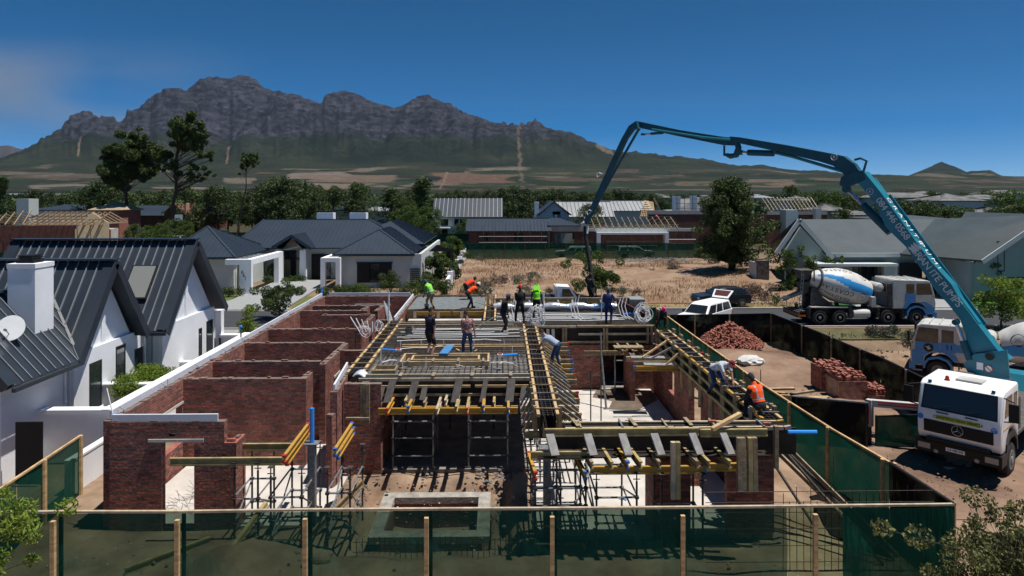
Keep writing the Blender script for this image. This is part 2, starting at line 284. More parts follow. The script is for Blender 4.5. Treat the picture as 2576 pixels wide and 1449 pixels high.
PROF = [(-900,440),(-300,415),(0,400),(60,378),(112,360),(114,346),(155,330),(162,312),(185,287),(208,280),(225,290),(245,297),(262,296),(285,308),(298,318),(316,310),(320,292),(345,278),(370,262),(372,254),(400,236),(470,230),(478,222),(500,203),(540,195),(575,196),(600,190),(625,192),(645,200),(665,222),(700,229),(740,237),(790,255),(806,264),(812,258),(815,242),(838,233),(870,228),(905,238),(925,252),(965,263),(992,273),(1015,262),(1045,248),(1078,243),(1110,256),(1130,266),(1160,282),(1210,296),(1230,305),(1255,314),(1300,317),(1328,312),(1345,305),(1358,309),(1372,322),(1400,328),(1450,345),(1530,378),(1580,388),(1620,388),(1665,396),(1720,397),(1780,404),(1830,413),(1860,418),(1920,416),(1960,424),(2000,430),(2060,431),(2150,438),(2240,440),(2285,442),(2325,427),(2345,419),(2368,414),(2385,416),(2410,424),(2432,434),(2450,431),(2490,429),(2512,438),(2520,442),(2576,444),(2900,446),(3500,450)]
pu = np.array([p[0] for p in PROF], float); pv = np.array([p[1] for p in PROF], float)
U = np.arange(-620, 3200, 3.0); DR = np.concatenate([np.linspace(1500, 3600, 46, endpoint=False), np.linspace(3600, 6800, 130, endpoint=False), np.linspace(6800, 9450, 190), np.array([9480, 9540, 9700, 10200])])
uu, dd = np.meshgrid(U, DR); aa = (uu-1288)/FPX
wx = dd*(aa*CY_+SY_); wy = dd*(CY_-aa*SY_)
sil = np.interp(uu, pu, pv)+ (fbm(uu*.09, uu*0, 4, 5)-.5)*7*np.clip((470-np.interp(uu, pu, pv))/120, .15, 1)
E9 = HOR-sil                                            # ridge elevation in photo px
kd = np.array([1500, 3000, 4200, 6000, 7000, 7900, 8300, 9000, 9450]); ke = np.array([0, 8, 22, 62, 92, 122, 165, 262, 300])/300.
spur = (fbm(wx/1500, wy/2600, 4, 21, True)-.5)
dsh = np.clip(dd+spur*1500*np.clip((dd-5600)/2000, 0, 1)*np.clip((9450-dd)/900, 0, 1), 1500, 9450)
low = np.interp(dsh, kd[:6], ke[:6]*300)
base = np.minimum(low, E9*.92)
frac = np.interp(dsh, [7300, 8250, 8600, 9100, 9450], [0, .13, .45, .82, 1])
epx = base+(E9-base)*frac
epx = np.where(dd > 9450, E9-(dd-9450)*.3, epx)
Zt = HC+epx*dd/FPX - np.interp(dd, [1500, 3000], [HC+2, 0])
rough = np.clip((dd-6500)/1500, 0, 1)*np.clip((9440-dd)/300, 0, 1)*np.clip(E9/150-.3, 0, 1)
Zt += rough*((fbm(wx/340, wy/340, 4, 3, True)-.5)*230 + (fbm(wx/900, wy/900, 3, 9)-.5)*120 + (fbm(uu*.016, dd/3200, 3, 19, True)-.6)*330*np.clip((9200-dd)/700, 0, 1))
strata = np.clip((Zt-560)/250, 0, 1)*rough; st = 62.; Zq = np.floor(Zt/st+fbm(wx/700, wy/700, 3, 13)*1.2)*st
Zt = Zt*(1-.5*strata)+(Zq-fbm(wx/700, wy/700, 3, 13)*1.2*st+st*.5)*.5*strata
Zt += np.clip((dd-2500)/1500, 0, 1)*(fbm(wx/500, wy/900, 4, 31)-.5)*26
gz = np.hypot(*np.gradient(Zt))/12
def lerp(a, b, t): return a*(1-t[..., None])+b*t[..., None]
c = np.array
n1 = fbm(wx/420, wy/420, 5, 41); n2 = fbm(wx/90, wy/90, 4, 51); n3 = fbm(wx/1300, wy/1300, 4, 61)
bush = lerp(c([.006,.012,.006]), c([.022,.028,.013]), np.clip(n1*2.4-.75, 0, 1))
rock = lerp(c([.007,.008,.014]), c([.048,.048,.066]), np.clip(fbm(wx/60, Zt/22+wy/300, 4, 57)*3.2-1.15, 0, 1))
rk = np.clip((Zt-600+(n1-.5)*420)/130, 0, 1)*np.clip(E9/140-.45, 0, 1); rk *= np.clip(.45+gz*.5+n1*.5, 0, 1)
colr = lerp(bush, rock, rk)
# farmland cells on the lower slopes (voronoi)
cx = (wx+(n3-.5)*500)/300; cyy = (wy+(n1-.5)*250)/340; ix = np.floor(cx); iy = np.floor(cyy); best = np.full(cx.shape, 9.); sec = best.copy(); cid = np.zeros(cx.shape)
for di in (-1, 0, 1):
    for dj in (-1, 0, 1):
        hx = vnoise(ix+di, iy+dj, 71); hy = vnoise(ix+di, iy+dj, 81); d_ = np.abs(cx-(ix+di+hx))+np.abs(cyy-(iy+dj+hy))
        sec = np.where(d_ < best, best, np.minimum(sec, d_)); cid = np.where(d_ < best, vnoise(ix+di, iy+dj, 91), cid); best = np.minimum(best, d_)
pal = c([[.02,.04,.015],[.17,.125,.09],[.05,.055,.03],[.22,.19,.15],[.04,.075,.025],[.13,.095,.065],[.03,.045,.02],[.19,.16,.12],[.028,.04,.02],[.15,.10,.075]])
pal = pal*.6
fc = pal[np.clip((cid*len(pal)).astype(int), 0, 9)]
edge = np.clip((.06-(sec-best))/.04, 0, 1)*(cid > .35); fc = lerp(fc, c([.12,.08,.06]), edge*.8)
fm = np.clip((6250+(n3-.5)*1500-dd)/150, 0, 1)*np.clip((dd-2600)/500, 0, 1)*np.clip(.25+np.interp(uu, [0, 500, 1250, 1500, 1700, 2000], [.5, .9, 1, .45, .2, .7]), 0, 1)
fm = np.clip(fm*1.6-.55*(n1 > .56), 0, 1); fm = fm*np.clip((fbm(wx/420, wy/260, 4, 141)-.44)*12, .12, 1); colr = lerp(colr, fc*(.7+.6*n2)[..., None], fm*.8)
def tan_patch(u0, u1, d0, d1, col, amt=.85):
    global colr
    du = np.clip(1-np.abs((uu-(u0+u1)/2)/((u1-u0)/2))+(n1-.5)*.9, 0, 1); dv = np.clip(1-np.abs((dd-(d0+d1)/2)/((d1-d0)/2))+(n3-.5)*.9, 0, 1)
    colr = lerp(colr, c(col)*.62, np.clip(np.minimum(du, dv)*9, 0, 1)*amt)
for p in [(700,1010,3500,4600,(.26,.21,.165)),(1160,1210,4300,4700,(.03,.06,.02)),(560,640,4400,5200,(.22,.18,.14)),(70,250,3700,4400,(.25,.21,.17)),(400,900,2900,3300,(.22,.18,.14)),(730,880,5000,5700,(.26,.21,.17)),(770,1000,4700,5400,(.22,.16,.12)),(1090,1290,4500,5600,(.20,.12,.085)),(1130,1300,3900,4200,(.035,.07,.025)),(1340,1460,3500,4200,(.20,.16,.11)),(1480,1560,4000,4800,(.035,.07,.03)),(1500,1545,7800,8800,(.20,.15,.11)),(1880,2010,3800,4900,(.20,.15,.10)),(2050,2250,3000,3900,(.05,.085,.035)),(1700,1860,4200,4700,(.16,.13,.08)),(380,560,3600,3900,(.24,.2,.16)),(30,240,2300,2560,(.42,.44,.44))]: tan_patch(*p)
wig = (fbm(dd/160, dd*0, 3, 77)-.5)*14
fb = np.clip((5.0-np.abs(uu-(1302+ (9450-dd)/9450*22)-wig))/1.5, 0, 1)*(dd > 3600)*(dd < 9470)*(n2 > .42); colr = lerp(colr, c([.14,.10,.08]), fb*.6)   # fire break
for u0, u1, d0, d1 in [(1105,1125,3500,5700),(196,206,6900,7900),(568,577,6500,7600)]:
    f_ = np.clip((3.2-np.abs(uu-np.interp(dd, [d0, d1], [u0, u1])-wig*.5))/1.5, 0, 1)*(dd > d0)*(dd < d1); colr = lerp(colr, c([.19,.13,.09]), f_*.7)
woods = np.clip((fbm(wx/230, wy/330, 4, 101)-.50)*14, 0, 1)*(dd < 4600); colr = lerp(colr, c([.020,.030,.016]), woods*.9)
MLAND = land_mat('mountain_land', 1., .02, .55, 22.)
grid_obj('mountain', wx, wy, Zt, MLAND, colr)
# distant blue peaks, far left
U2 = np.arange(-700, 130, 4.); D2 = np.linspace(13000, 15200, 40); u2, d2 = np.meshgrid(U2, D2); a2 = (u2-1288)/FPX
pk = np.interp(u2, [-700,-300,-60,0,20,45,60,80,130], [430,400,372,364,366,372,374,381,430]); e2 = (HOR-pk-(fbm(u2*.05, u2*0, 4, 8)-.5)*6)*np.interp(d2, [13000, 14900, 15200], [.2, 1, .9]); z2 = HC+e2*d2/FPX+(fbm(d2/400, u2/20, 4, 2)-.5)*90*np.interp(d2, [13000,14700,14900], [1,1,0])
grid_obj('far_hills', d2*(a2*CY_+SY_), d2*(CY_-a2*SY_), z2, MLAND, lerp(c([.03,.028,.03]), c([.06,.05,.05]), fbm(u2/9, d2/300, 4, 4)))
# ground: one sheet to the foot of the mountain
gx = np.concatenate([np.linspace(-1900, -120, 60), np.linspace(-110, 110, 111), np.linspace(120, 1900, 60)]); gy = np.concatenate([np.linspace(-30, 140, 86), np.linspace(150, 2600, 120)])
GX, GY = np.meshgrid(gx, gy); gn = fbm(GX/60, GY/60, 4, 6); gn2 = fbm(GX/14, GY/14, 4, 16)
gc = lerp(c([.016,.026,.011]), c([.05,.045,.025]), np.clip(gn*3-1.1, 0, 1)); near = np.clip((130-GY)/40, 0, 1); gc = lerp(gc, lerp(c([.16,.11,.07]), c([.26,.19,.13]), gn2), near)
grid_obj('ground', GX, GY, GX*0-.03-1.6*((np.abs(GX)<7)&(GY>14)&(GY<30))-1.9*((GX>19)&(GX<60)&(GY>28.5)&(GY<42))+np.clip((GY-140)/300, 0, 1)*(gn-.5)*2, land_mat('plain_land', .4, .35, .3, .1), gc)
# ------------------------------------------------------------------ ground sheets
def sheet(name, poly, z, material):
    b = MB(); b.add([(p[0], p[1], z) for p in poly], [tuple(range(len(poly)))]); o = struct(name, b, material)
    return o
def gpoly(*uv): return [tuple(G(u, v)[:2]) for u, v in uv]
def bumpy(name, x0, x1, y0, y1, st, z, amp, sc, material, f=None, seed=0):
    X, Y = np.meshgrid(np.arange(x0, x1+st*.5, st), np.arange(y0, y1+st*.5, st)); e = np.minimum(np.minimum(X-x0, x1-X), np.minimum(Y-y0, y1-Y)); e = np.clip(e/(st*3), 0, 1)
    Z = z+(fbm(X*sc, Y*sc, 4, seed)-.35)*amp*e
    if f is not None: Z = f(X, Y, Z, e)
    return grid_obj(name, X, Y, Z, material)
def site_z(X, Y, Z, e):   # excavation round the plunge pool and heaps of spoil beside it
    r = np.maximum(np.abs(X+1.9)-1.75, np.abs(Y-19.6)-1.55); Z = Z-.55*np.clip(1-np.abs(r-.28)/.4, 0, 1)*(r > -.3)-.9*(r < -.1)
    for cx_, cy_, h, s in [(-4.6, 20.6, .35, .6), (-6.2, 17.4, .35, .9), (.5, 21.6, .35, .55), (-.9, 21.7, .2, .5), (-3.2, 21.8, .18, .5), (-5.0, 18.4, .25, .5), (-7.0, 16.9, .3, .6)]: Z = Z+h*np.exp(-((X-cx_)**2+(Y-cy_)**2)/s**2)*(.6+.8*fbm(X*4, Y*4, 3, 9))
    inside = ((X > -10.6) & (X < -4.9) & (Y > 18.9)) | ((X > -4.7) & (Y > 22.5) & (X < 7)) | ((X > 1.1) & (X < 7.3) & (Y > 18))
    return np.where(inside, -.05, Z)
bumpy('site_sand', -14.5, 10.6, 4, 46.2, .2, .02, .16, .9, M['sand'], site_z, 3)
bumpy('clay_yard', 10.55, 17.6, 19, 42.2, .2, .05, .34, .6, M['clay'], lambda X, Y, Z, e: Z-.1*e*(fbm(X*1.7, Y*1.7, 4, 45)>.55)*fbm(X*5, Y*5, 2, 4)+e*.55*np.exp(-((X-13.2)**2/9+(Y-36.5)**2/14)), 5)
def ruts(X, Y, Z, e):
    s_ = (X-14.9)*-.655+(Y-21.9)*.755; return Z-.07*e*sum(np.exp(-((s_-o_)/.22)**2) for o_ in (-1.1, 1.05, 2.6, 4.7))*(.6+.8*fbm(X*3, Y*3, 3, 2))
def dip(X, Y): return 1.3*np.clip(np.minimum(np.minimum((X-18.2)/3.5, (43.2-Y)/4), (Y-27.5)/3), 0, 1)
bumpy('rough_verge', 17.6, 62, 16, 43.4, .5, .03, .32, .4, M['sand'], lambda X, Y, Z, e: Z-dip(X, Y), 8)
bumpy('truck_yard', 10.62, 17.55, 5, 18.9, .25, .03, .14, .7, M['sand'], None, 12)
bumpy('grass_verge', 14.5, 90, 42.8, 46.3, .4, .05, .14, .5, mat('patchy_lawn', (.055,.065,.02), .95, var=.3, scale=1.2, bump=.6, bscale=20, col2=(.13,.11,.06), detail=9), None, 9)
sheet('street', [(-160,47),(160,47),(160,54.4),(-160,54.4)], .03, M['asphalt'])
for i, (y0, y1, z, m_) in enumerate([(54.4, 54.62, .12, 'kerb'), (46.78, 47.0, .12, 'kerb')]):
    struct('kerb', MB().box(-160, 160, y0, y1, -.02, z), M[m_])
struct('paving_strip', MB().box(14.5, 90, 46.32, 46.776, -.02, .07), M['redpave'])
sheet('pavement', [(-60,43.6),(-11.5,43.6),(-11.5,46.77),(-60,46.77)], .04, M['drive'])
sheet('driveway', gpoly((500,784),(742,784),(722,775),(829,707),(708,702.5),(632,734),(578,757),(500,770)), .05, M['drive'])
sheet('lawn', gpoly((724,783),(850,783),(850,748),(770,748)), .045, M['lawn'])
sheet('lawn', gpoly((470,775),(578,758),(600,742),(470,742)), .044, M['lawn'])
sheet('driveway', [tuple(q) for q in gpoly((2150,781),(2460,781),(2420,752),(2330,700),(2150,704))], .05, M['drive'])
sheet('lawn', gpoly((2470,781),(2900,781),(2900,733),(2390,733)), .046, M['lawn_green'])
sheet('lawn', gpoly((2040,781),(2146,781),(2146,760),(2040,760)), .046, M['lawn_green'])
sheet('sand_verge', [(-10,54.63),(26,54.63),(26,57.6),(-10,57.6)], .035, mat('yellow_sand', (.30,.20,.11), .95, var=.25, scale=.7, bump=.5, bscale=8, detail=9, col2=(.14,.12,.055)))
lotm = mat('dry_grass_soil', (.18,.10,.055), .95, var=.3, scale=.25, bump=.9, bscale=6, detail=10, col2=(.31,.225,.16))
def lot_z(X, Y, Z, e): return Z+e*(.9*np.exp(-((X-27)**2/70+(Y-74)**2/110))+.5*np.exp(-((X-4)**2/120+(Y-80)**2/60)))
bumpy('dry_grass_lot', -5.5, 33, 57.2, 96.5, .5, .08, .75, .22, lotm, lot_z, 4)
bumpy('bare_plot', -16, -5, 96.8, 112, .8, .1, .15, .3, M['clay'], None, 2)
bumpy('far_bare_plot', -70, -20, 100, 140, 2, .1, .4, .2, mat('dry_verge', (.06,.055,.025), .95, scale=.3, bump=.4, col2=(.17,.125,.08)), None, 2)
struct('floor', MB().box(-10.5, -7.0, 18.95, 27, -.02, .08).box(-7.0, -4.9, 18.95, 33, -.02, .08).box(-10.5, -5.2, 27, 41.6, -.02, .079), M['concrete'])
struct('floor', MB().box(1.0, 7.1, 18.2, 32, -.02, .10), M['concrete'])
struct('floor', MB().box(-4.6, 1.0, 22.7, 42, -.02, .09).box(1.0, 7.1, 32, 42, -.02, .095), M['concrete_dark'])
sheet('damp_patch', gpoly((1500,987),(1560,982),(1640,990),(1655,1012),(1600,1040),(1530,1036),(1540,1015),(1490,1005)), .104, mat('damp_floor', (.13,.10,.075), .7, var=.3, scale=2, detail=8))
# ================================================================== BUILDINGS
def roofpl(rb, rib, poly, sp=.45, rw=.04, rh=.045, th=.12):
    """sloping roof plane; the first two points are the eave; rb gets the slab, rib the standing seams"""
    P = [V3(p) for p in poly]; e = (P[1]-P[0]).normalized(); n = e.cross(P[2]-P[1]).normalized()
    if n.z < 0: n = -n
    rb.prism(P, n*-th)
    if rib is None: return
    u = n.cross(e).normalized()
    if u.z < 0: u = -u
    q = [((p-P[0]).dot(e), (p-P[0]).dot(u)) for p in P]; L = max(a for a, b in q); lo = min(a for a, b in q); s = lo+sp*.5
    while s < L:
        t = []
        for i in range(len(q)):
            (a0, b0), (a1, b1) = q[i], q[(i+1) % len(q)]
            if (a0-s)*(a1-s) < 0: t.append(b0+(b1-b0)*(s-a0)/(a1-a0))
        if len(t) >= 2 and max(t)-min(t) > .15:
            A = P[0]+e*s+u*(min(t)+.02)+n*(rh/2); B = P[0]+e*s+u*(max(t)-.03)+n*(rh/2); rib.bar(A, B, rw, rh, n)
        s += sp
def caps(rb, pts, w=.22, h=.05):
    for a, b in pts: rb.bar(V3(a)+V3((0,0,.03)), V3(b)+V3((0,0,.03)), w, h)
def wallq(mb, a, b, z0, z1, t=.22, holes=()):
    """vertical wall from a to b (xy) with rectangular openings (s0,s1,z0,z1) along its length; butt-jointed pieces"""
    a = V3((a[0], a[1], 0)); b = V3((b[0], b[1], 0)); L = (b-a).length; d = (b-a)/L; n = V3((-d.y, d.x, 0))*t/2
    def piece(s0, s1, y0, y1):
        if s1-s0 < 1e-3 or y1-y0 < 1e-3: return
        p = [a+d*s0-n, a+d*s1-n, a+d*s1+n, a+d*s0+n]; mb.prism([(q.x, q.y, y0) for q in p], (0, 0, y1-y0))
    xs = sorted(set([0, L]+[h[0] for h in holes]+[h[1] for h in holes]))
    for s0, s1 in zip(xs, xs[1:]):
        hs = sorted([h for h in holes if h[0] <= s0+1e-4 and h[1] >= s1-1e-4], key=lambda h: h[2]); z = z0
        for h in hs: piece(s0, s1, z, h[2]); z = h[3]
        piece(s0, s1, z, z1)
def win(parent, x0, x1, y, z0, z1, fr=.06, mull=(), gm='window', dep=.1, name='window', axis='y', fm='frame'):
    """window with frame in a wall facing -Y (axis y) or +X (axis x, then x0..x1 are Y values and y the X plane)"""
    f = MB(); g = MB()
    def bx(mb, a0, a1, d0, d1, c0, c1):
        if axis == 'y': mb.box(a0, a1, d0, d1, c0, c1)
        else: mb.box(d0, d1, a0, a1, c0, c1)
    s = 1 if axis == 'y' else -1; D0, D1 = sorted((y+.03*s, y+(.03+dep)*s))
    bx(f, x0, x0+fr, D0, D1, z0, z1); bx(f, x1-fr, x1, D0, D1, z0, z1); bx(f, x0+fr, x1-fr, D0, D1, z0, z0+fr); bx(f, x0+fr, x1-fr, D0, D1, z1-fr, z1)
    for m_ in mull: bx(f, m_-fr/2, m_+fr/2, D0, D1, z0+fr, z1-fr)
    D2, D3 = sorted((y+.08*s, y+.095*s)); bx(g, x0+fr/2, x1-fr/2, D2, D3, z0+fr/2, z1-fr/2)
    w = mk(name, f, M[fm], parent); mk('pane', g, M[gm], w); return w
# ---- neighbour's white house with two steep gables ---------------------------------
NH = thing('white_house', 'white gabled house with steep charcoal ribbed roofs and a chimney, beside the brick walls', 'house', (-17, 27, 0))
XG1, XG2 = -15.15, -14.55
a1 = XP(294, 656, XG1); a2 = XP(497, 604, XG2); ye = 3.2
rb, ri = MB(), MB(); Y0, Y1 = 25.05, 29.85; XL = -30
roofpl(rb, ri, [(XL, Y0, ye), (XG1, Y0, ye), (XG1, a1.y, a1.z), (XL, a1.y, a1.z)], .40, .035, .055); roofpl(rb, ri, [(XG1, Y1, ye), (XL, Y1, ye), (XL, a1.y, a1.z), (XG1, a1.y, a1.z)], .42)
for A_, B_ in (((XG1-.2, Y0, ye), (XG1-.2, a1.y, a1.z)), ((XG1-.2, a1.y, a1.z), (XG1-.2, Y1, ye))): rb.bar(V3(A_)+V3((0,0,.07)), V3(B_)+V3((0,0,.07)), .42, .05); rb.bar(V3(A_)+V3((.2,0,-.1)), V3(B_)+V3((.2,0,-.1)), .05, .34, (0,0,1))
rb.bar((XL, a1.y, a1.z+.06), (XG1+.02, a1.y, a1.z+.06), .5, .06)
r1 = mk('roof', rb, M['roof_dark'], NH); mk('seam', ri, M['rib_lit'], r1)
rb, ri = MB(), MB(); Y2, Y3 = 30.25, 36.8; XL2 = XP(28, 604, -22).x; XL2 = -23.3
roofpl(rb, ri, [(XL2, Y2, ye), (XG2, Y2, ye), (XG2, a2.y, a2.z), (XL2, a2.y, a2.z)], .40, .035, .055); roofpl(rb, ri, [(XG2, Y3, ye), (XL2, Y3, ye), (XL2, a2.y, a2.z), (XG2, a2.y, a2.z)], .42)
for xx, s_ in ((XG2, -1), (XL2, 1)):
    for A_, B_ in (((xx, Y2, ye), (xx, a2.y, a2.z)), ((xx, a2.y, a2.z), (xx, Y3, ye))): rb.bar(V3(A_)+V3((.22*s_,0,.07)), V3(B_)+V3((.22*s_,0,.07)), .46, .05); rb.bar(V3(A_)+V3((-.02*s_,0,-.1)), V3(B_)+V3((-.02*s_,0,-.1)), .05, .34)
rb.bar((XL2, a2.y, a2.z+.06), (XG2+.02, a2.y, a2.z+.06), .55, .06); rb.box(XG2-1.3, XG2-.05, Y2-.14, Y2-.01, ye-.16, ye-.02)
r2 = mk('roof', rb, M['roof_dark'], NH); mk('seam', ri, M['rib_lit'], r2)
# cross roof coming forward
rb, ri = MB(), MB(); XE = -15.2; YF = 21.5; XR = -17.55; ZR = 5.75
yv = a1.y-(a1.z-ZR)/(a1.z-ye)*(a1.y-Y0)
roofpl(rb, ri, [(XE, YF, ye), (XE, Y0+.02, ye), (XR, yv, ZR), (XR, YF, ZR)], .40, .035, .055, .1); roofpl(rb, ri, [(2*XR-XE, Y0+.02, ye), (2*XR-XE, YF, ye), (XR, YF, ZR), (XR, yv, ZR)], .40, .035, .055, .1)
rb.bar((XE-.05, YF, ye+.0), (XR, YF, ZR), .3, .3); rb.bar((2*XR-XE, YF, ye), (XR, YF, ZR), .3, .3); rb.bar((XR, YF, ZR+.05), (XR, yv, ZR+.05), .4, .06)
rb.bar((XE+.05, YF+.1, ye-.12), (XE+.05, Y0, ye-.12), .12, .12); rb.bar((XE, Y0, ye+.05), (XR, yv, ZR+.05), .1, .04)
r3 = mk('roof', rb, M['roof_dark'], NH); mk('seam', ri, M['rib_lit'], r3)
wl = MB(); XW1 = XG1-.72; XW2 = XG2-.72
def gable_wall(mb, X, ya, yb, ay, az, t, holes):
    wallq(mb, (X, ya), (X, yb), 0, ye-.1, t, holes)
    k = (az-.25-(ye-.1))/(ay-ya); mb.prism([(X-t/2, ya, ye-.1), (X-t/2, yb, ye-.1), (X-t/2, ay, az-.3)], (t, 0, 0))
W1 = [(.95, 1.75, .95, 2.75), (2.75, 3.45, 1.1, 3.0)]
gable_wall(wl, XW1, 25.35, 29.55, a1.y, a1.z, .3, W1); gable_wall(wl, XW2, 30.7, 36.3, a2.y, a2.z, .3, [(3.7, 4.1, .3, 2.5), (4.6, 5.4, 0, 2.6)])
for X, ya, yb, ay, az in ((XW1, 25.35, 29.55, a1.y, a1.z), (XW2, 30.7, 36.3, a2.y, a2.z)):   # ledge and central rib on each gable
    wl.box(X+.15, X+.27, ya+.02, yb-.02, .0, ye+.12); wl.box(X+.15, X+.20, ay-.13, ay+.13, ye+.12, az-.75)
wl.box(-15.95, -15.75, 21.9, 25.2, 0, ye-.15)
wallq(wl, (-19.6, 22.0), (-15.9, 22.0), 0, ye-.1, .2); wl.prism([(-19.6, 22.1, ye-.1), (-15.5, 22.1, ye-.1), (XR, 22.1, ZR-.3)], (0, -.2, 0))
wl.box(-29, -16.2, 25.6, 25.8, 0, ye-.2); wl.box(-29, -16.3, 29.3, 29.5, 0, ye); wl.box(-15.95, -15.65, 29.6, 30.6, 2.55, ye-.05); wl.box(-23, -15.5, 30.75, 30.95, 0, ye-.2); wl.box(-23, -15.5, 36.0, 36.2, 0, ye-.2)
mk('wall', wl, M['plaster'], NH)
# the ledge slab in front of the gable walls would hide the openings: cut its windows as framed boxes standing in it
for ya, s0, s1, z0, z1, X in [(25.35, .95, 1.75, .95, 2.75, XW1), (25.35, 2.75, 3.45, 1.1, 3.0, XW1), (30.7, 3.7, 4.05, .5, 2.5, XW2), (30.7, 4.6, 5.35, .05, 2.7, XW2)]:
    f = MB(); xo = X+.275; fr = .05; a_, b_ = ya+s0, ya+s1
    f.box(xo-.02, xo+.02, a_, a_+fr, z0, z1).box(xo-.02, xo+.02, b_-fr, b_, z0, z1).box(xo-.02, xo+.02, a_+fr, b_-fr, z0, z0+fr).box(xo-.02, xo+.02, a_+fr, b_-fr, z1-fr, z1)
    w = mk('window', f, M['frame'], NH); mk('pane', MB().box(xo-.005, xo+.004, a_+fr, b_-fr, z0+fr, z1-fr), M['glass2'], w)
    mk('sill', MB().box(xo-.01, xo+.07, a_-.05, b_+.05, z0-.08, z0-.003), M['plaster'], w)
w = mk('window', MB().box(-15.9, -15.8, 29.62, 30.6, .1, 2.5), M['glass2'], NH)
mk('downpipe', MB().tube([(-15.68, 25.0, 3.0), (-15.68, 25.0, .3)], .04, 8).tube([(-15.5, 30.2, 3.0), (-15.5, 30.2, .3)], .04, 8), M['plaster'], NH)
d = mk('door', MB().box(*sorted((YP(40, 1100, 21.88).x, YP(108, 1100, 21.88).x)), 21.85, 21.895, .05, 2.02), M['door'], NH)
mk('handle', MB().box(-14.9-1.6, -14.85-1.6, 21.8, 21.85, 1.0, 1.25), M['steel'], d)
# pipe, chimney, roof window, dish
ch = MB(); c0 = atd(88, 895, 23.9)
CX1, CY1 = c0.x, c0.y; ch.box(CX1-.95, CX1, CY1, CY1+1.0, ye+.3, 6.62).box(CX1-.97, CX1+.02, CY1-.02, CY1+1.02, 6.62, 6.78)
chm = mk('chimney', ch, M['plaster'], NH)
cl = MB()
for k in range(4): cl.box(CX1-.80+.02*k, CX1-.20-.02*k, CY1+.2, CY1+.8, 6.79+k*.075, 6.835+k*.075)
cl.box(CX1-.72, CX1-.28, CY1+.28, CY1+.72, 6.781, 7.02); mk('cowl', cl, M['black'], chm)
# skylight on roof 2's near slope
nrm = V3((0, -(a2.z-ye), (a2.y-Y2))).normalized(); up2 = V3((0, a2.y-Y2, a2.z-ye)).normalized(); sk = MB()
def onr(x, t): return V3((x, Y2, ye))+up2*t
p1_, p2_ = onr(-16.5, 1.55), onr(-16.5, 3.35); sk.bar(p1_+nrm*.1, p2_+nrm*.1, 1.15, .1, nrm); o_ = mk('roof_window', sk, M['black'], NH); mk('pane', MB().bar(onr(-16.5, 1.62)+nrm*.16, onr(-16.5, 3.28)+nrm*.16, 1.02, .015, nrm), mat('blind_glass', (.20,.21,.20), .25, var=0), o_)
DS = thing('satellite_dish', 'white satellite dish on a bracket in front of the white chimney', 'satellite dish', (CX1-1.0, CY1-.45, 4.6))
dv = V3((.25, -1, .38)).normalized(); dc = V3(tuple(XP(30, 827, CX1-1.0))); dc = atd(32, 827, 22.9)
prof = [(.14*(r/.42)**2, r) for r in (.005, .1, .2, .3, .38, .42)]; dm = MB(); dm.lathe([(t, r) for t, r in prof]+[(.16, .425), (.15, .40)], dc, dv, 28)
mk('reflector', dm, M['white'], DS, smooth=True); mk('arm', MB().tube([dc+dv*.02+V3((0,0,-.3)), dc+dv*.45+V3((-.05,0,-.12))], .015).tube([dc+dv*.42+V3((-.05,0,-.12)), dc+dv*.52+V3((-.05,0,-.12))], .045), M['steel'], DS)
mk('bracket', MB().tube([dc-dv*.02, dc-dv*.25, dc-dv*.25+V3((.1,.1,-.55))], .025), M['black'], DS)
def text(s, size, mtx, material, parent, name='lettering', align='CENTER', ext=.004, sp=1.0, shear=0, world=True):
    cu = bpy.data.curves.new(name, 'FONT'); cu.body = s; cu.size = size; cu.align_x = align; cu.align_y = 'CENTER'; cu.extrude = ext; cu.space_character = sp; cu.shear = shear; cu.resolution_u = 3
    cu.materials.append(M[material] if isinstance(material, str) else material); t_ = bpy.data.objects.new('tmp_text', cu); COL.objects.link(t_); dg = bpy.context.evaluated_depsgraph_get(); dg.update()
    me = bpy.data.meshes.new_from_object(t_.evaluated_get(dg)); bpy.data.objects.remove(t_); o = bpy.data.objects.new(name, me); COL.objects.link(o); o.parent = parent
    o.matrix_basis = (wm(parent).inverted() @ mtx) if world else mtx; return o
def basis(o, x, n):   # text frame: x = reading direction, n = facing normal
    x = V3(x).normalized(); n = V3(n).normalized(); y = n.cross(x).normalized(); x = y.cross(n)
    m = Matrix((x, y, n)).transposed().to_4x4(); m.translation = V3(o); return m
text('SPACE', .13, basis(dc+dv*.085+V3((0,0,.12)), (1, .25, 0), dv), 'black', DS)
# boundary wall and its returns
BW = thing('boundary_wall', 'long white plastered boundary wall with coping beside the unplastered brick wing', 'wall', (-13.35, 30, 0))
b = MB(); b.box(-13.5, -13.25, 23.7, 36.6, 0, 1.72).box(-15.85, -13.505, 23.7, 23.9, 0, 1.70); mk('wall', b, M['plaster'], BW)
b = MB(); b.box(-13.6, -13.15, 23.6, 36.7, 1.722, 1.86).box(-15.85, -13.602, 23.6, 24.0, 1.702, 1.842); mk('coping', b, M['plaster'], BW)
for y_, z_, x0 in ((27.2, 1.75, -15.6), (32.4, 1.35, -15.0)):
    mk('wall', MB().box(x0, -13.61, y_, y_+.25, 0, z_-.08), M['plaster'], BW); mk('coping', MB().box(x0, -13.61, y_-.06, y_+.31, z_-.078, z_), M['plaster'], BW)
single('garden_wall', MB().box(-13.2, -13.0, 21.0, 23.55, 0, 1.05).box(-13.22, -12.98, 21.0, 23.55, 1.05, 1.12), M['plaster'], 'low white plastered garden wall running back behind the green corner post', 'wall')
CWT = thing('courtyard_wall', 'white courtyard wall with pillars and a black gate between the gable and the boundary wall', 'wall', (-15, 36.8, 0))
def xy(u, Y): return YP(u, 800, Y).x
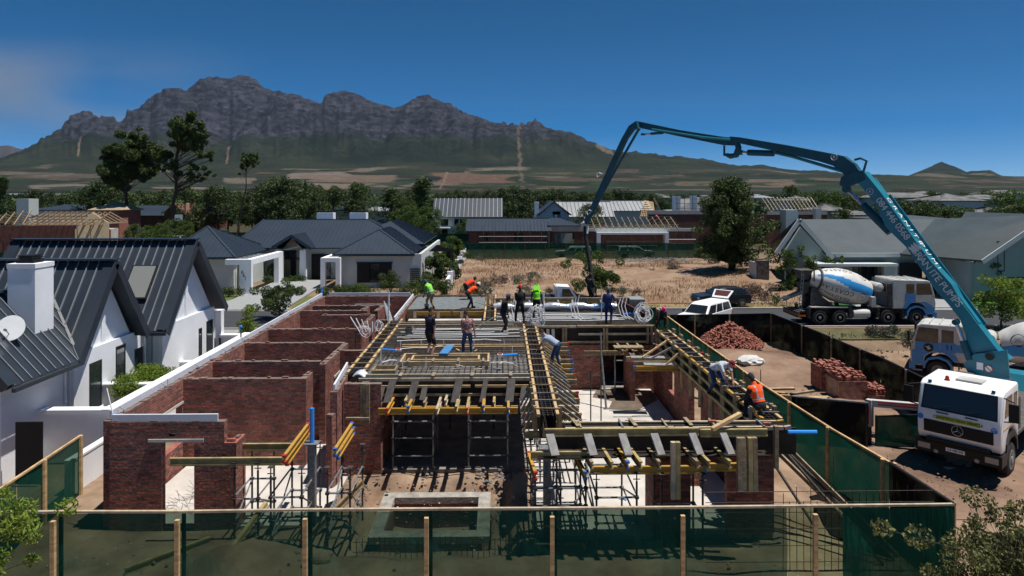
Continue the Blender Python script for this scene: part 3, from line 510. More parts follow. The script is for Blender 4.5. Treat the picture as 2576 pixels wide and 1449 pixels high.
mk('wall', MB().box(xy(471, 36.8), xy(501, 36.8), 36.8, 37.2, 0, 1.6).box(xy(549, 36.8), -13.2, 36.9, 37.2, 0, 1.55), M['plaster'], CWT)
mk('coping', MB().box(xy(469, 36.8), xy(503, 36.8), 36.74, 37.26, 1.6, 1.74).box(xy(547, 36.8), -13.15, 36.84, 37.26, 1.55, 1.69), M['plaster'], CWT)
g_ = mk('gate', MB().box(xy(502, 36.8), xy(548, 36.8), 36.95, 37.0, .05, 1.5), M['door'], CWT)
single('plastered_pillar', MB().box(-15.2, -14.9, 36.9, 37.3, 0, 3.0), M['plaster'], 'slim white pillar at the far corner of the second steep gable', 'pillar')

# ---- house across the street with hipped roofs -------------------------------------
H6 = thing('hipped_house', 'grey house across the street with charcoal hipped roofs, white pergola frames and a paved drive', 'house', (-18, 72, 0))
zE = 3.35; rb, ri = MB(), MB()
def z2(x, y): return ((700+x/2.07)*.639, (700+y/2.07)*.639)
YW = 68.3; YE = 67.7
xL, xR = YP(836, 637, YE).x, YP(1041, 637, YE).x; xm = YP(953.6, 577, 72.6).x; zA = HC-(577-490)*72.6/1717; YB = 79.5
zA = YP(953.6, 577, 72.8).z
roofpl(rb, ri, [(xL, YE, zE), (xR, YE, zE), (xm, 72.8, zA)], .5); roofpl(rb, ri, [(xR, YE, zE), (xR, YB, zE), (xm, YB, zA), (xm, 72.8, zA)], .5); roofpl(rb, ri, [(xL, YB, zE), (xL, YE, zE), (xm, 72.8, zA), (xm, YB, zA)], .5)
caps(rb, [((xL, YE, zE), (xm, 72.8, zA)), ((xR, YE, zE), (xm, 72.8, zA)), ((xm, 72.8, zA), (xm, YB, zA))])
# main body
YM = 75.0; YR = 81.5; mr0 = YP(665, 552, YR); mr1 = YP(930, 553, YR); zM = mr0.z; YBk = 88; ml = YP(572, 600, YM-1).x; mR = YP(1062, 600, YM).x
roofpl(rb, ri, [(ml, YM-.6, zE+.1), (xR-.5, YM-.6, zE+.1), (mr1.x, YR, zM), (mr0.x, YR, zM)], .5); roofpl(rb, ri, [(ml, YBk, zE), (ml, YM-.6, zE+.1), (mr0.x, YR, zM)], .5); roofpl(rb, None, [(mR, YBk, zE), (ml, YBk, zE), (mr0.x, YR, zM), (mr1.x, YR, zM)], .5)
caps(rb, [((mr0.x, YR, zM), (mr1.x, YR, zM)), ((ml, YM-.6, zE+.1), (mr0.x, YR, zM)), ((mr1.x, YR, zM), (xR-.5, YM-.6, zE+.2))])
# rear right hip
q0 = YP(989, 555, 84); q1 = YP(1071, 600, 78)
roofpl(rb, ri, [(q1.x, 76, zE+.4), (q1.x, 92, zE+.4), (q0.x, 88, q0.z), (q0.x, 82, q0.z)], .5); roofpl(rb, ri, [(q0.x-6, 76, zE+.4), (q1.x, 76, zE+.4), (q0.x, 82, q0.z)], .5)
# garage pyramid
YG = 65.6; g0 = YP(400, 641, YG).x; g1 = YP(592, 641, YG).x; ga = YP(523, 569, 71.0); YGb = 76.4; zg = zE-.1
roofpl(rb, ri, [(g0, YG, zg), (g1, YG, zg), (ga.x, 71, ga.z)], .5); roofpl(rb, ri, [(g1, YG, zg), (g1, YGb, zg), (ga.x, 71, ga.z)], .5); roofpl(rb, ri, [(g0, YGb, zg), (g0, YG, zg), (ga.x, 71, ga.z)], .5); roofpl(rb, None, [(g1, YGb, zg), (g0, YGb, zg), (ga.x, 71, ga.z)], .5)
caps(rb, [((g1, YG, zg), (ga.x, 71, ga.z)), ((g0, YG, zg), (ga.x, 71, ga.z)), ((g1, YGb, zg), (ga.x, 71, ga.z))])
# entrance gable
e0 = YP(684, 621, 73); e1 = YP(783, 624, 73); ea = YP(733, 591, 73); roofpl(rb, ri, [(e0.x, 73, e0.z), (e0.x, 80, e0.z), (ea.x, 80, ea.z), (ea.x, 73, ea.z)][::1], .5); roofpl(rb, ri, [(e1.x, 80, e1.z), (e1.x, 73, e1.z), (ea.x, 73, ea.z), (ea.x, 80, ea.z)], .5)
rb.bar((e0.x, 72.95, e0.z-.1), (ea.x, 72.95, ea.z-.1), .08, .3); rb.bar((e1.x, 72.95, e1.z-.1), (ea.x, 72.95, ea.z-.1), .08, .3)
rb.box(xL, xR+.1, YE-.1, YE, zE-.2, zE+.02).box(g0, g1+.1, YG-.1, YG, zg-.2, zg+.02)
rf = mk('roof', rb, M['roof_blue'], H6); mk('seam', ri, M['rib'], rf)
wl = MB(); wr0, wr1 = YP(852, 700, YW).x, YP(1060, 700, YW).x; wx0, wx1 = YP(899, 700, YW).x, YP(985, 700, YW).x
wz0, wz1 = YP(900, 711, YW).z, YP(900, 662, YW).z
wallq(wl, (wr0, YW+.15), (wr1-.02, YW+.15), 0, zE-.05, .3, [(wx0-wr0, wx1-wr0, wz0, wz1)]); wallq(wl, (wr1-.15, YW+.3), (wr1-.15, 90), 0, zE-.05, .3); wl.box(wr0, wr0+.3, YW+.3, 75.5, 0, zE-.05)
gw1 = YP(590, 700, 66.4).x; wallq(wl, (g0+.6, 66.4), (gw1-.02, 66.4), 0, zg-.05, .3); wallq(wl, (gw1-.15, 66.55), (gw1-.15, 76), 0, zg-.05, .3, [(.4, 1.3, 0, 2.6)])
d0, d1 = YP(709, 690, 75.4).x, YP(759, 690, 75.4).x; k0, k1 = YP(786, 690, 75.4).x, YP(832, 690, 75.4).x
wallq(wl, (gw1, 75.5), (wr0, 75.5), 0, zE-.05, .3, [(d0-gw1, d1-gw1, 0, 3.3), (k0-gw1, k1-gw1, 0, 2.7)]); wl.box(wr0-2, wr0+8, 80, 80.3, 0, 3.2)
mk('wall', wl, M['plaster_grey'], H6)
wn = win(H6, wx0, wx1, YW, wz0, wz1, .08, mull=(wx0+1.15*(wx1-wx0)/4.3, wx1-1.15*(wx1-wx0)/4.3)); mk('shutter', MB().box(wx0-.02, wx0+1.2, YW-.08, YW-.02, wz0, wz1).box(wx1-1.2, wx1+.02, YW-.08, YW-.02, wz0, wz1), M['door'], wn); mk('lintel', MB().box(wx0-.1, wx1+.1, YW-.12, YW-.0, wz1+.0, wz1+.1), M['door'], wn)
dw = win(H6, d0, d1, 75.3, 0, 3.25, .09, mull=((d0+d1)/2,), name='glass_entrance'); mk('transom', MB().box(d0, d1, 75.25, 75.4, 2.1, 2.3), M['frame'], dw); mk('door', MB().box(d0+.15, (d0+d1)/2-.1, 75.2, 75.3, .1, 2.1), M['timber_old'], dw)
mk('pane', MB().prism([(e0.x+.9, 73.3, 3.3), (e1.x-.9, 73.3, 3.3), (ea.x, 73.3, ea.z-.35)], (0, .05, 0)), M['window'], dw)
kw = win(H6, k0, k1, 75.3, 0, 2.7, .09, mull=((k0+k1)/2,)); mk('shutter', MB().box(k0-.05, k0+1.3, 75.2, 75.28, .0, 2.7), M['door'], kw)
pg = MB()
for u in (700.0, 762.0):
    x_ = YP(u, 690, 73.6).x; pg.prism([(x_-.35, 73.5, 0), (x_+.35, 73.5, 0), (x_+.3, 73.5, 3.35), (x_-.3, 73.5, 3.35)], (0, .5, 0))
mk('column', pg, M['plaster'], H6)
pf = MB(); x0, x1 = YP(806, 700, 66.9).x, YP(855, 700, 66.9).x; zt = YP(806, 649, 66.9).z; pf.box(x0, x0+.42, 66.9, 67.5, 0, zt-.4).box(x1-.42, x1, 66.9, 67.5, 0, zt-.4).box(x0, x1, 66.9, 67.5, zt-.4, zt).box(x0, x0+.42, 67.51, 74, zt-.4, zt); mk('portal_frame', pf, M['plaster'], H6)
pf = MB(); xa, xb = YP(566, 660, 63.6).x, YP(632, 660, 63.6).x; zt = YP(566, 653, 63.6).z; pf.box(xa, xb, 63.6, 64.2, zt-.5, zt).box(xb-1.1, xb, 63.6, 64.1, 0, zt-.51).box(xb-.6, xb, 64.21, 73, zt-.5, zt).box(xa, xb-.62, 64.6, 65.0, zt-.3, zt-.1).box(xb-.5, xb, 71.5, 73.2, 0, zt-.51); pfo = mk('pergola', pf, M['plaster'], H6)
sl_ = MB()
for k in range(6): sl_.box(xa+.2, xb-.62, 65.3+k*1.2, 65.4+k*1.2, zt-.35, zt-.15)
mk('slat', sl_, M['plaster'], pfo)
for k, ch_ in enumerate('661'): text(ch_, .5, basis((xb-.82+.14*k, 63.58, 2.05-.3*k), (1,0,0), (0,-1,0)), 'black', H6, name='number')
for u in (815, 898):
    p_ = YP(u, 551, 84); b_ = MB(); b_.box(p_.x-.9, p_.x+1.1, 84, 85.4, zM-.8, YP(u, 535.5, 84).z); c_ = mk('chimney', b_, M['plaster'], H6); mk('cowl', MB().box(p_.x-.75, p_.x+.95, 84.2, 85.2, YP(u, 535.5, 84).z+.05, YP(u, 532.5, 84).z+.1), M['black'], c_)
gt = MB(); gx0, gx1 = YP(1031, 700, YW-.3).x, YP(1056, 700, YW-.3).x
for k in range(9): gt.box(gx0, gx1, YW-.3, YW-.24, .15+k*.2, .28+k*.2)
single('slatted_gate', gt, M['black'], 'black horizontal slatted gate at the right corner of the hipped house', 'gate')
mk('window', MB().box(wr1-.01, wr1+.02, 69, 69.7, .8, 2.3).box(wr1-.01, wr1+.02, 71.5, 72.2, .8, 2.3), M['window'], H6)
pb = MB()
for k in range(6): pb.box(wr1+.02, wr1+2.4, 76+k*1.6, 76.12+k*1.6, 2.9, 3.05).box(wr1+2.3, wr1+2.42, 76+k*1.6, 76.12+k*1.6, 0, 2.9)
mk('side_pergola', pb, M['black'], H6)
# white stepped garden wall beside the hedge
SW = MB()
for k in range(8): y_ = 63+k*4.1; SW.box(-4.95, -4.7, y_, y_+3.7, 0, 1.35+.0*k).box(-5.05, -4.6, y_+3.705, y_+4.095, 0, 1.7)
single('white_garden_wall', SW, M['plaster'], 'white garden wall with raised pillars running back along the dry plot', 'wall')

# ---- generic far houses -------------------------------------------------------------
def gabled(name, label, cat, x0, x1, y0, y1, ze, zr, wallm, roofm, axis='x', ribs=None, hip=0, over=.5, openings=(), group=None, ch=None, th=.18, ribm='rib'):
    H = thing(name, label, cat, ((x0+x1)/2, (y0+y1)/2, 0), 0, group); w = MB(); r = MB(); rr = MB()
    hs = [(a-x0, b-x0, c_, d_) for a, b, c_, d_ in openings]; wallq(w, (x0, y0+.15), (x1, y0+.15), 0, ze, .3, hs); w.box(x0, x0+.3, y0+.301, y1, 0, ze).box(x1-.3, x1, y0+.301, y1, 0, ze).box(x0+.301, x1-.301, y1-.3, y1, 0, ze)
    xm_, ym_ = (x0+x1)/2, (y0+y1)/2; o = over; sp = ribs
    if axis == 'x':
        A, B = (x0-o+hip, ym_, zr), (x1+o-hip, ym_, zr)
        roofpl(r, rr if ribs else None, [(x0-o, y0-o, ze), (x1+o, y0-o, ze), B, A], sp or 1, .1, .07, th); roofpl(r, None, [(x1+o, y1+o, ze), (x0-o, y1+o, ze), A, B], 1, th=th)
        if hip: roofpl(r, rr if ribs else None, [(x1+o, y0-o, ze), (x1+o, y1+o, ze), B], sp or 1, th=th); roofpl(r, rr if ribs else None, [(x0-o, y1+o, ze), (x0-o, y0-o, ze), A], sp or 1, th=th)
        else: w.prism([(x0, y0, ze), (x0, y1, ze), (x0, ym_, zr-.2)], (.3, 0, 0)); w.prism([(x1-.3, y0, ze), (x1-.3, y1, ze), (x1-.3, ym_, zr-.2)], (.3, 0, 0))
        if sp or hip: caps(r, [(A, B)], .4, .08)
    else:
        A, B = (xm_, y0-o+hip, zr), (xm_, y1+o, zr)
        roofpl(r, rr if ribs else None, [(x1+o, y0-o, ze), (x1+o, y1+o, ze), B, A], sp or 1, th=th); roofpl(r, rr if ribs else None, [(x0-o, y1+o, ze), (x0-o, y0-o, ze), A, B], sp or 1, th=th)
        if hip: roofpl(r, rr if ribs else None, [(x0-o, y0-o, ze), (x1+o, y0-o, ze), A], sp or 1, th=th)
        else: w.prism([(x0, y0, ze), (x1, y0, ze), (xm_, y0, zr-.2)], (0, .3, 0))
    mk('wall', w, M[wallm], H); ro = mk('roof', r, M[roofm], H)
    if rr.f: mk('seam', rr, M[ribm], ro)
    for a, b, c_, d_ in openings: win(H, a, b, y0, c_, d_, .09, mull=((a+b)/2,) if b-a > 2 else ())
    if ch: mk('chimney', MB().box(*ch), M['plaster'], H)
    return H
# two-storey pale house, ribbed roof
def xz(u, v, Y): p = YP(u, v, Y); return p.x, p.z
Yt = 138; xa, zt_ = xz(1086, 546, Yt); xb, _ = xz(1266, 546, Yt); zrg = YP(1150, 497, Yt+4.5).z; X_ = lambda u, Y=Yt: YP(u, 500, Y).x
T2 = gabled('two_storey_house', 'pale two storey house under a long light ribbed roof, stone panel at its base', 'house', xa+.6, xb-.6, Yt, Yt+9, zt_, zrg, 'plaster_grey', 'roof_blue', ribs=.85, ribm='roof_light',
  openings=[(X_(1109), X_(1128), 2.9, zt_-.4), (X_(1143), X_(1154), 3.0, zt_-.4), (X_(1157), X_(1177), 3.0, zt_-.4), (X_(1183), X_(1189), 4.3, zt_-.5), (X_(1212), X_(1231), 3.1, zt_-.4), (X_(1112), X_(1126), 0, 2.3), (X_(1200), X_(1230), 0, 2.3)])
mk('balcony', MB().box(X_(1084), X_(1133), Yt-1.6, Yt-.01, 2.4, 2.65), M['plaster'], T2); mk('stone_panel', MB().box(X_(1086), X_(1107), Yt-1.5, Yt-.02, 0, 2.39), M['stone'], T2)
# brick house with grey roof, unfinished
Yb = 115.5; B1 = gabled('brick_house', 'red brick house with a finished blue-grey roof and scaffold poles along its front', 'house', YP(1179, 600, Yb).x, YP(1380, 600, Yb).x, Yb, Yb+9, YP(1175, 581, Yb).z, YP(1200, 549, Yb+4.5).z, 'brick_far', 'roof_blue', ribs=.6,
  openings=[(X_(1293, Yb), X_(1315, Yb), .1, 2.7), (X_(1214, Yb), X_(1228, Yb), .3, 2.6), (X_(1362, Yb), X_(1374, Yb), .3, 2.6)])
B2 = MB(); xa, xb = X_(1380, 117), X_(1468, 117); rz = YP(1400, 570, 117).z
B2h = thing('brick_wing', 'low brick wing with pale ring beam and hipped grey roof joining the blue-grey roofed house', 'house', (xa, 118, 0))
wallq(B2, (xa+.2, 117), (xb, 117), 0, 2.9, .3, [(.6, 4.2, .9, 2.6), (6.5, 8.0, 0, 2.6)]); mk('wall', B2, M['brick_far'], B2h); mk('ring_beam', MB().box(xa+.1, xb, 116.8, 117.2, 2.91, 3.9), M['concrete'], B2h)
r_ = MB(); rr_ = MB(); top = YP(1378, 548, 121).z; roofpl(r_, rr_, [(xa-.2, 116.5, 3.95), (X_(1462, 117), 116.5, 3.95), (X_(1405, 121), 121, top), (xa-.2, 121, top)], .6); rr2 = mk('roof', r_, M['roof_blue'], B2h); mk('seam', rr_, M['rib'], rr2)
sc = MB()
for u in (1216, 1243, 1272, 1303, 1333, 1362): sc.tube([(X_(u, 114.6), 114.6, 0), (X_(u, 114.6), 114.6, 4.2)], .04, 5)
for z_ in (1.2, 2.2): sc.tube([(X_(1205, 114.6), 114.6, z_), (X_(1376, 114.6), 114.6, z_)], .05, 5)
single('scaffold', sc, M['steel'], 'row of scaffold poles along the front of the blue-grey roofed brick house', 'scaffold')
# truss house with white portal
Yq = 114; TH = thing('truss_house', 'single storey brick house with bare roof trusses and a wide white portal frame', 'house', (X_(1600, Yq), Yq+4, 0))
w = MB(); xa, xb = X_(1475, Yq), X_(1745, Yq); po0, po1 = X_(1508, Yq), X_(1668, Yq); ze_ = YP(1500, 582, Yq).z; wallq(w, (xa, Yq), (xb, Yq), 0, ze_, .3, [(po0-xa, po1-xa, 0, 2.6)]); w.box(xa, xb, Yq+9, Yq+9.3, 0, ze_); mk('wall', w, M['brick_far'], TH)
w = MB(); w.box(po0-.6, po0, Yq-1.5, Yq-.2, 0, YP(1510, 590, Yq-1.5).z).box(po1, po1+.6, Yq-1.5, Yq-.2, 0, YP(1510, 590, Yq-1.5).z).box(po0-.6, po1+.6, Yq-1.5, Yq-.2, YP(1510, 590, Yq-1.5).z, YP(1510, 586, Yq-1.5).z+.1); mk('portal', w, M['plaster'], TH); mk('wall', MB().box(po0, po1, Yq+2, Yq+2.2, 0, 2.6), M['brick_far'], TH)
mk('ring_beam', MB().box(xa, xb, Yq-.2, Yq+.2, ze_+.002, ze_+.5), M['plaster_grey'], TH)
t = MB(); zk = YP(1500, 547, Yq+5).z; n_ = 15; zb0 = ze_+.55
xs_ = [xa+.3+(X_(1700, Yq)-xa)*k/(n_-1) for k in range(n_)]
for x_ in xs_:
    t.bar((x_, Yq-.6, zb0-.1), (x_, Yq+4.8, zk), .06, .16); t.bar((x_, Yq+4.8, zk), (x_, Yq+9.6, zb0), .06, .16); t.bar((x_, Yq-.3, zb0), (x_, Yq+9.4, zb0), .06, .14)
    t.bar((x_, Yq+2, zb0+.1), (x_, Yq+2.6, zb0+1.1), .05, .1)
for fz in (0, .25, .5, .75, 1): t.bar((xs_[0]-.4, Yq-.6+5.4*fz, zb0-.02+(zk-zb0)*fz+.13), (xs_[-1]+.4, Yq-.6+5.4*fz, zb0-.02+(zk-zb0)*fz+.13), .07, .07)
mk('roof_truss', t, M['timber_pale'], TH)
sc = MB()
for z_ in (.8, 1.5): sc.tube([(X_(1525, 112.6), 112.6, z_), (X_(1655, 112.6), 112.6, z_)], .06, 5); sc.tube([(X_(1680, 112.6), 112.6, z_+.3), (X_(1750, 112.6), 112.6, z_+.3)], .06, 5)
for u in (1530, 1560, 1590, 1620, 1650, 1682, 1700, 1720, 1742): sc.tube([(X_(u, 112.6), 112.6, 0), (X_(u, 112.6), 112.6, 3.2 if u > 1670 else 2.3)], .035, 5)
single('scaffold', sc, M['steel'], 'thin scaffold poles in front of the white portal of the truss house', 'scaffold')
# gabled house between, light ribbed long house, grey scaffolded house, brick wall block
gabled('gabled_house', 'pale house with a dark pointed gable and slit window behind the brick house roof', 'house', X_(1352, 128)+.4, X_(1447, 128)-1.2, 128, 138, YP(1360, 540, 128).z, YP(1400, 506, 128).z, 'plaster_grey', 'roof_dark', axis='y', over=.5, openings=[(X_(1396, 128), X_(1401, 128), 4.7, 6.3)])
single('chimney_stack', MB().box(X_(1345, 130), X_(1356, 130), 130, 131.5, 0, YP(1350, 508, 130).z), M['plaster'], 'tall slim white chimney left of the pale pointed gable', 'chimney')
gabled('long_pale_house', 'long house with a very pale ribbed metal roof behind the concrete hose', 'house', X_(1388, 133)+1, X_(1540, 133), 133, 143, YP(1400, 545, 133).z, YP(1400, 507, 138).z, 'plaster_grey', 'roof_light', ribs=.8, ribm='roof_slate', openings=[(X_(1440, 133), X_(1452, 133), .5, 2.4), (X_(1478, 133), X_(1490, 133), .5, 2.4)], ch=(X_(1390, 128), X_(1410, 128), 128, 130, 0, YP(1395, 532, 128).z))
gabled('long_pale_house', 'second pale ribbed roof reaching right behind the truss house', 'house', X_(1520, 150), X_(1638, 150), 150, 160, YP(1600, 530, 150).z, YP(1600, 505, 155).z, 'plaster_grey', 'roof_light', ribs=.9, ribm='roof_slate')
RF = MB(); Yr = 130
for k in range(9): RF.bar((X_(1612+k*4.5, Yr), Yr, YP(1612, 545, Yr).z), (X_(1622+k*2.5, Yr+5), Yr+5, YP(1640, 505+k*.5, Yr+5).z), .12, .22)
for k in range(8): RF.bar((X_(1600, Yr)+k*.35, Yr+.5*k, YP(1640, 545-k*5, Yr).z), (X_(1655, Yr)-k*.2, Yr+.5*k, YP(1640, 545-k*5, Yr).z), .1, .12)
RF.bar((X_(1645, Yr), Yr, YP(1645, 498, Yr).z), (X_(1668, Yr), Yr, YP(1645, 545, Yr).z), .15, .35)
tag(single('roof_frame', RF, M['timber'], 'bare sloping timber roof frame right of the pale ribbed roofs', 'roof frame'))
GB = thing('grey_house', 'grey gabled house under scaffolding above the long brick wall', 'house', (X_(1720, 150), 150, 0)); w = MB()
w.box(X_(1690, 150), X_(1768, 150), 150, 158, 0, YP(1700, 530, 150).z); mk('wall', w, M['plaster_grey'], GB); r_ = MB(); roofpl(r_, None, [(X_(1690, 149.8), 149.8, YP(1700, 533, 150).z), (X_(1768, 149.8), 149.8, YP(1700, 533, 150).z), (X_(1760, 152), 152, YP(1700, 496, 152).z), (X_(1712, 152), 152, YP(1700, 500, 152).z)]); mk('roof', r_, M['roof_blue'], GB)
mk('chimney', MB().box(X_(1692, 149), X_(1710, 149), 148.4, 149.6, 4, YP(1700, 493, 149).z).box(X_(1737, 149), X_(1752, 149), 148.4, 149.6, 4, YP(1700, 492, 149).z), M['plaster'], GB)
t = MB()
for u in (1703, 1722, 1743, 1762): t.tube([(X_(u, 147), 147, 3), (X_(u, 147), 147, YP(u, 492, 147).z)], .06, 5)
for v in (500, 512, 524): t.tube([(X_(1700, 147), 147, YP(1700, v, 147).z), (X_(1765, 147), 147, YP(1700, v, 147).z)], .06, 5)
mk('scaffolding', t, M['steel_dark'], GB)
BB = thing('brick_block', 'long blank brick wall with a concrete ring beam behind the roof trusses', 'wall', (X_(1720, 128), 128, 0)); w = MB(); wallq(w, (X_(1630, 128), 128), (X_(1960, 128), 128), 0, YP(1700, 539, 128).z-.01, .3); mk('wall', w, M['brick_far'], BB); mk('ring_beam', MB().box(X_(1628, 128), X_(1775, 128), 127.8, 128.2, YP(1700, 539, 128).z, YP(1700, 529, 128).z), M['concrete'], BB)
# unfinished truss house right of the big pine
UT = thing('unfinished_house', 'brick shell with pale pillars and bare timber roof framing right of the big pine', 'house', (X_(2000, 118), 118, 0)); w = MB(); Yu = 118
wallq(w, (X_(1930, Yu), Yu), (X_(2080, Yu), Yu), 0, YP(2000, 540, Yu).z, .3, [(1.0, 2.2, 1, 5), (8, 8.8, 1, 5)]); mk('wall', w, M['brick_far'], UT)
mk('ring_beam', MB().box(X_(1930, Yu), X_(2080, Yu), Yu-.2, Yu+.2, YP(2000, 540, Yu).z+.002, YP(2000, 533, Yu).z), M['concrete'], UT); mk('pillar', MB().box(X_(2052, 116), X_(2066, 116), 116, 117, 0, YP(2000, 524, 116).z), M['plaster_grey'], UT)
t = MB()
for k in range(14):
    u = 1938+k*9.5; t.bar((X_(u, Yu), Yu, YP(u, 530, Yu).z), (X_(u-22, Yu+5), Yu+5, YP(u, 497, Yu+5).z), .1, .2)
for k in range(6): t.bar((X_(1930-3*k, Yu), Yu+.8*k, YP(u, 527-5.5*k, Yu).z), (X_(2068-3*k, Yu), Yu+.8*k, YP(u, 527-5.5*k, Yu).z), .09, .09)
mk('roof_frame', t, M['timber_pale'], UT)
# grey tiled house on the right
RH = thing('grey_roof_house', 'large pale grey house with smooth grey gabled roofs behind the blue and white mixer truck', 'house', (38, 68, 0))
def q4(u, v, Y): p = YP(u, v, Y); return (p.x, Y, p.z)
rb = MB(); Ya = 62
E0 = q4(2095, 637, 62); E1 = q4(2450, 633, 62.5); R0 = q4(2013, 552, 68); R1 = q4(2560, 548, 68)
zee = E0[2]; zrr = R0[2]; xl = E0[0]+.0; xr_ = 62
roofpl(rb, None, [(q4(2078,637,62)[0], 62, zee), (q4(2300,637,62)[0], 62, zee), (q4(2330,552,68.5)[0], 68.5, zrr), (R0[0]-.2, 68.5, zrr)], th=.25)
roofpl(rb, None, [(60, 75, zee), (R0[0]-.2, 75, zee), (R0[0]-.2, 68.5, zrr), (60, 68.5, zrr)], th=.25)
roofpl(rb, None, [(q4(2300,637,62)[0], 62, zee), (60, 62, zee), (60, 68.5, zrr), (q4(2330,552,68.5)[0], 68.5, zrr)], th=.25)
# forward wing: ridge towards the camera on the right
gyr = 57.5; wl0 = q4(2250, 635, 61.5)[0]; wl1 = q4(2473, 655, gyr)
roofpl(rb, None, [(wl1[0]-.9, 62.5, wl1[2]+.05), (wl1[0], gyr, wl1[2]), (q4(2640, 540, gyr)[0], gyr, q4(2640, 540, gyr)[2]), (q4(2600, 556, 69)[0]+1.5, 69, zrr+.15), (q4(2345, 566, 67)[0], 67, q4(2345, 566, 67)[2])][0:3]+[(q4(2640, 540, gyr)[0], 68, q4(2640, 540, gyr)[2]), ] , th=.25)
roofpl(rb, None, [(q4(2265,634,62)[0], 61.9, zee-.05), (wl1[0], gyr, wl1[2]), (q4(2640, 540, gyr)[0], gyr, q4(2640, 540, gyr)[2]), (q4(2352, 566, 66.5)[0], 66.5, zrr+.1)], th=.25)
mk('roof', rb, M['roof_grey'], RH)
fb_ = MB(); fb_.bar((wl1[0]-.05, gyr-.05, wl1[2]-.12), (q4(2640, 540, gyr)[0], gyr-.05, q4(2640, 540, gyr)[2]-.12), .1, .4); fb_.box(q4(2078,637,62)[0], q4(2262,637,62)[0], 61.85, 61.99, zee-.35, zee+.02)
ga0 = q4(2092, 652, 61.5); gap = q4(2013, 552, 61.5); fb_.bar((q4(1952, 640, 61.7)[0], 61.7, ga0[2]+.5), (q4(2012,553,61.7)[0], 61.7, q4(2012,553,61.7)[2]), .12, .35); fb_.bar((q4(2096, 650, 61.7)[0], 61.7, q4(2096, 650, 61.7)[2]), (q4(2012,553,61.7)[0], 61.7, q4(2012,553,61.7)[2]), .12, .35)
mk('fascia', fb_, M['plaster_grey'], RH)
w = MB(); Yw = 63; wallq(w, (q4(1975,700,Yw)[0], Yw), (q4(2300,700,Yw)[0], Yw), 0, zee-.36, .3, [(q4(2142,700,Yw)[0]-q4(1975,700,Yw)[0], q4(2224,700,Yw)[0]-q4(1975,700,Yw)[0], 0, 2.7), (q4(1990,700,Yw)[0]-q4(1975,700,Yw)[0], q4(2040,700,Yw)[0]-q4(1975,700,Yw)[0], .4, 2.3)])
w.prism([(q4(1965,640,Yw)[0], Yw-.2, zee-.35), (q4(2080,640,Yw)[0], Yw-.2, zee-.35), (q4(2012,560,Yw)[0], Yw-.2, zrr-.5)], (0,.3,0))
w.box(q4(2100,700,60.9)[0], q4(2122,700,60.9)[0], 60.9, 61.2, 0, 2.75).box(q4(2224,700,60.9)[0], q4(2258,700,60.9)[0], 60.9, 61.3, 0, 2.75)
w.box(wl1[0]-.75, wl1[0]-.4, gyr+.6, 63, 0, wl1[2]-.2); w.prism([(wl1[0]-.4, gyr+.5, 0), (wl1[0]+.2+7, gyr+.5, 0), (q4(2640, 540, gyr)[0], gyr+.5, q4(2640, 540, gyr)[2]-.5), (wl1[0]-.4, gyr+.5, wl1[2]-.3)], (0,.3,0))
mk('wall', w, M['plaster_shaded'], RH)
mk('veranda_roof', MB().box(q4(2058,652,60.5)[0], q4(2262,652,60.5)[0], 60.6, 62.8, 2.76, 3.0), M['plaster_grey'], RH)
win(RH, q4(2142,700,Yw)[0], q4(2224,700,Yw)[0], Yw-.15, 0, 2.7, .1, mull=[q4(u,700,Yw)[0] for u in (2160, 2182, 2204)]); win(RH, q4(1990,700,Yw)[0], q4(2040,700,Yw)[0], Yw-.15, .4, 2.3, .1)
mk('garage_door', MB().box(q4(2330,700,62.3)[0], q4(2455,700,62.3)[0], 62.3, 62.4, 0, 2.9).box(q4(2266,700,62.3)[0], q4(2320,700,62.3)[0], 62.3, 62.4, 0, 2.9), M['door'], RH)
win(RH, q4(2520,600,gyr)[0], q4(2538,600,gyr)[0], gyr+.45, 2.6, 5.2, .06); win(RH, q4(2521,600,gyr)[0], 60, gyr+.45, 0, 2.1, .1, mull=(q4(2565,600,gyr)[0],))
text('662', .28, basis(q4(2241, 706, 60.88), (1,0,0), (0,-1,0)), 'white', mk('number_plate', MB().box(q4(2232,700,60.86)[0], q4(2250,700,60.86)[0], 60.86, 60.895, q4(2232,712,60.86)[2], q4(2250,702,60.86)[2]), M['black'], RH), name='number')
mk('chimney', MB().box(q4(1977,560,72)[0], q4(2008,560,72)[0], 72, 73.5, 3, q4(1977,528,72)[2]), M['plaster_grey'], RH)
rb = MB(); roofpl(rb, None, [(q4(1925,655,70)[0], 66, 2.9), (q4(2008,650,66)[0]-1.5, 63, 2.9), (q4(2010,560,70)[0], 68.3, zrr-.3)], th=.2); mk('roof', rb, M['roof_grey'], RH)
single('stone_wall', MB().box(q4(1905,690,68)[0], q4(1935,690,68)[0], 68, 68.6, 0, 2.6), M['stone'], 'dark rough stone wall end beside the big pine', 'wall')
single('grey_garden_wall', MB().box(q4(1885,690,70)[0], q4(1904,690,68.2)[0], 68.2, 70, 0, 2.4), M['plaster_grey'], 'pale grey garden wall left of the rough stone wall', 'wall')
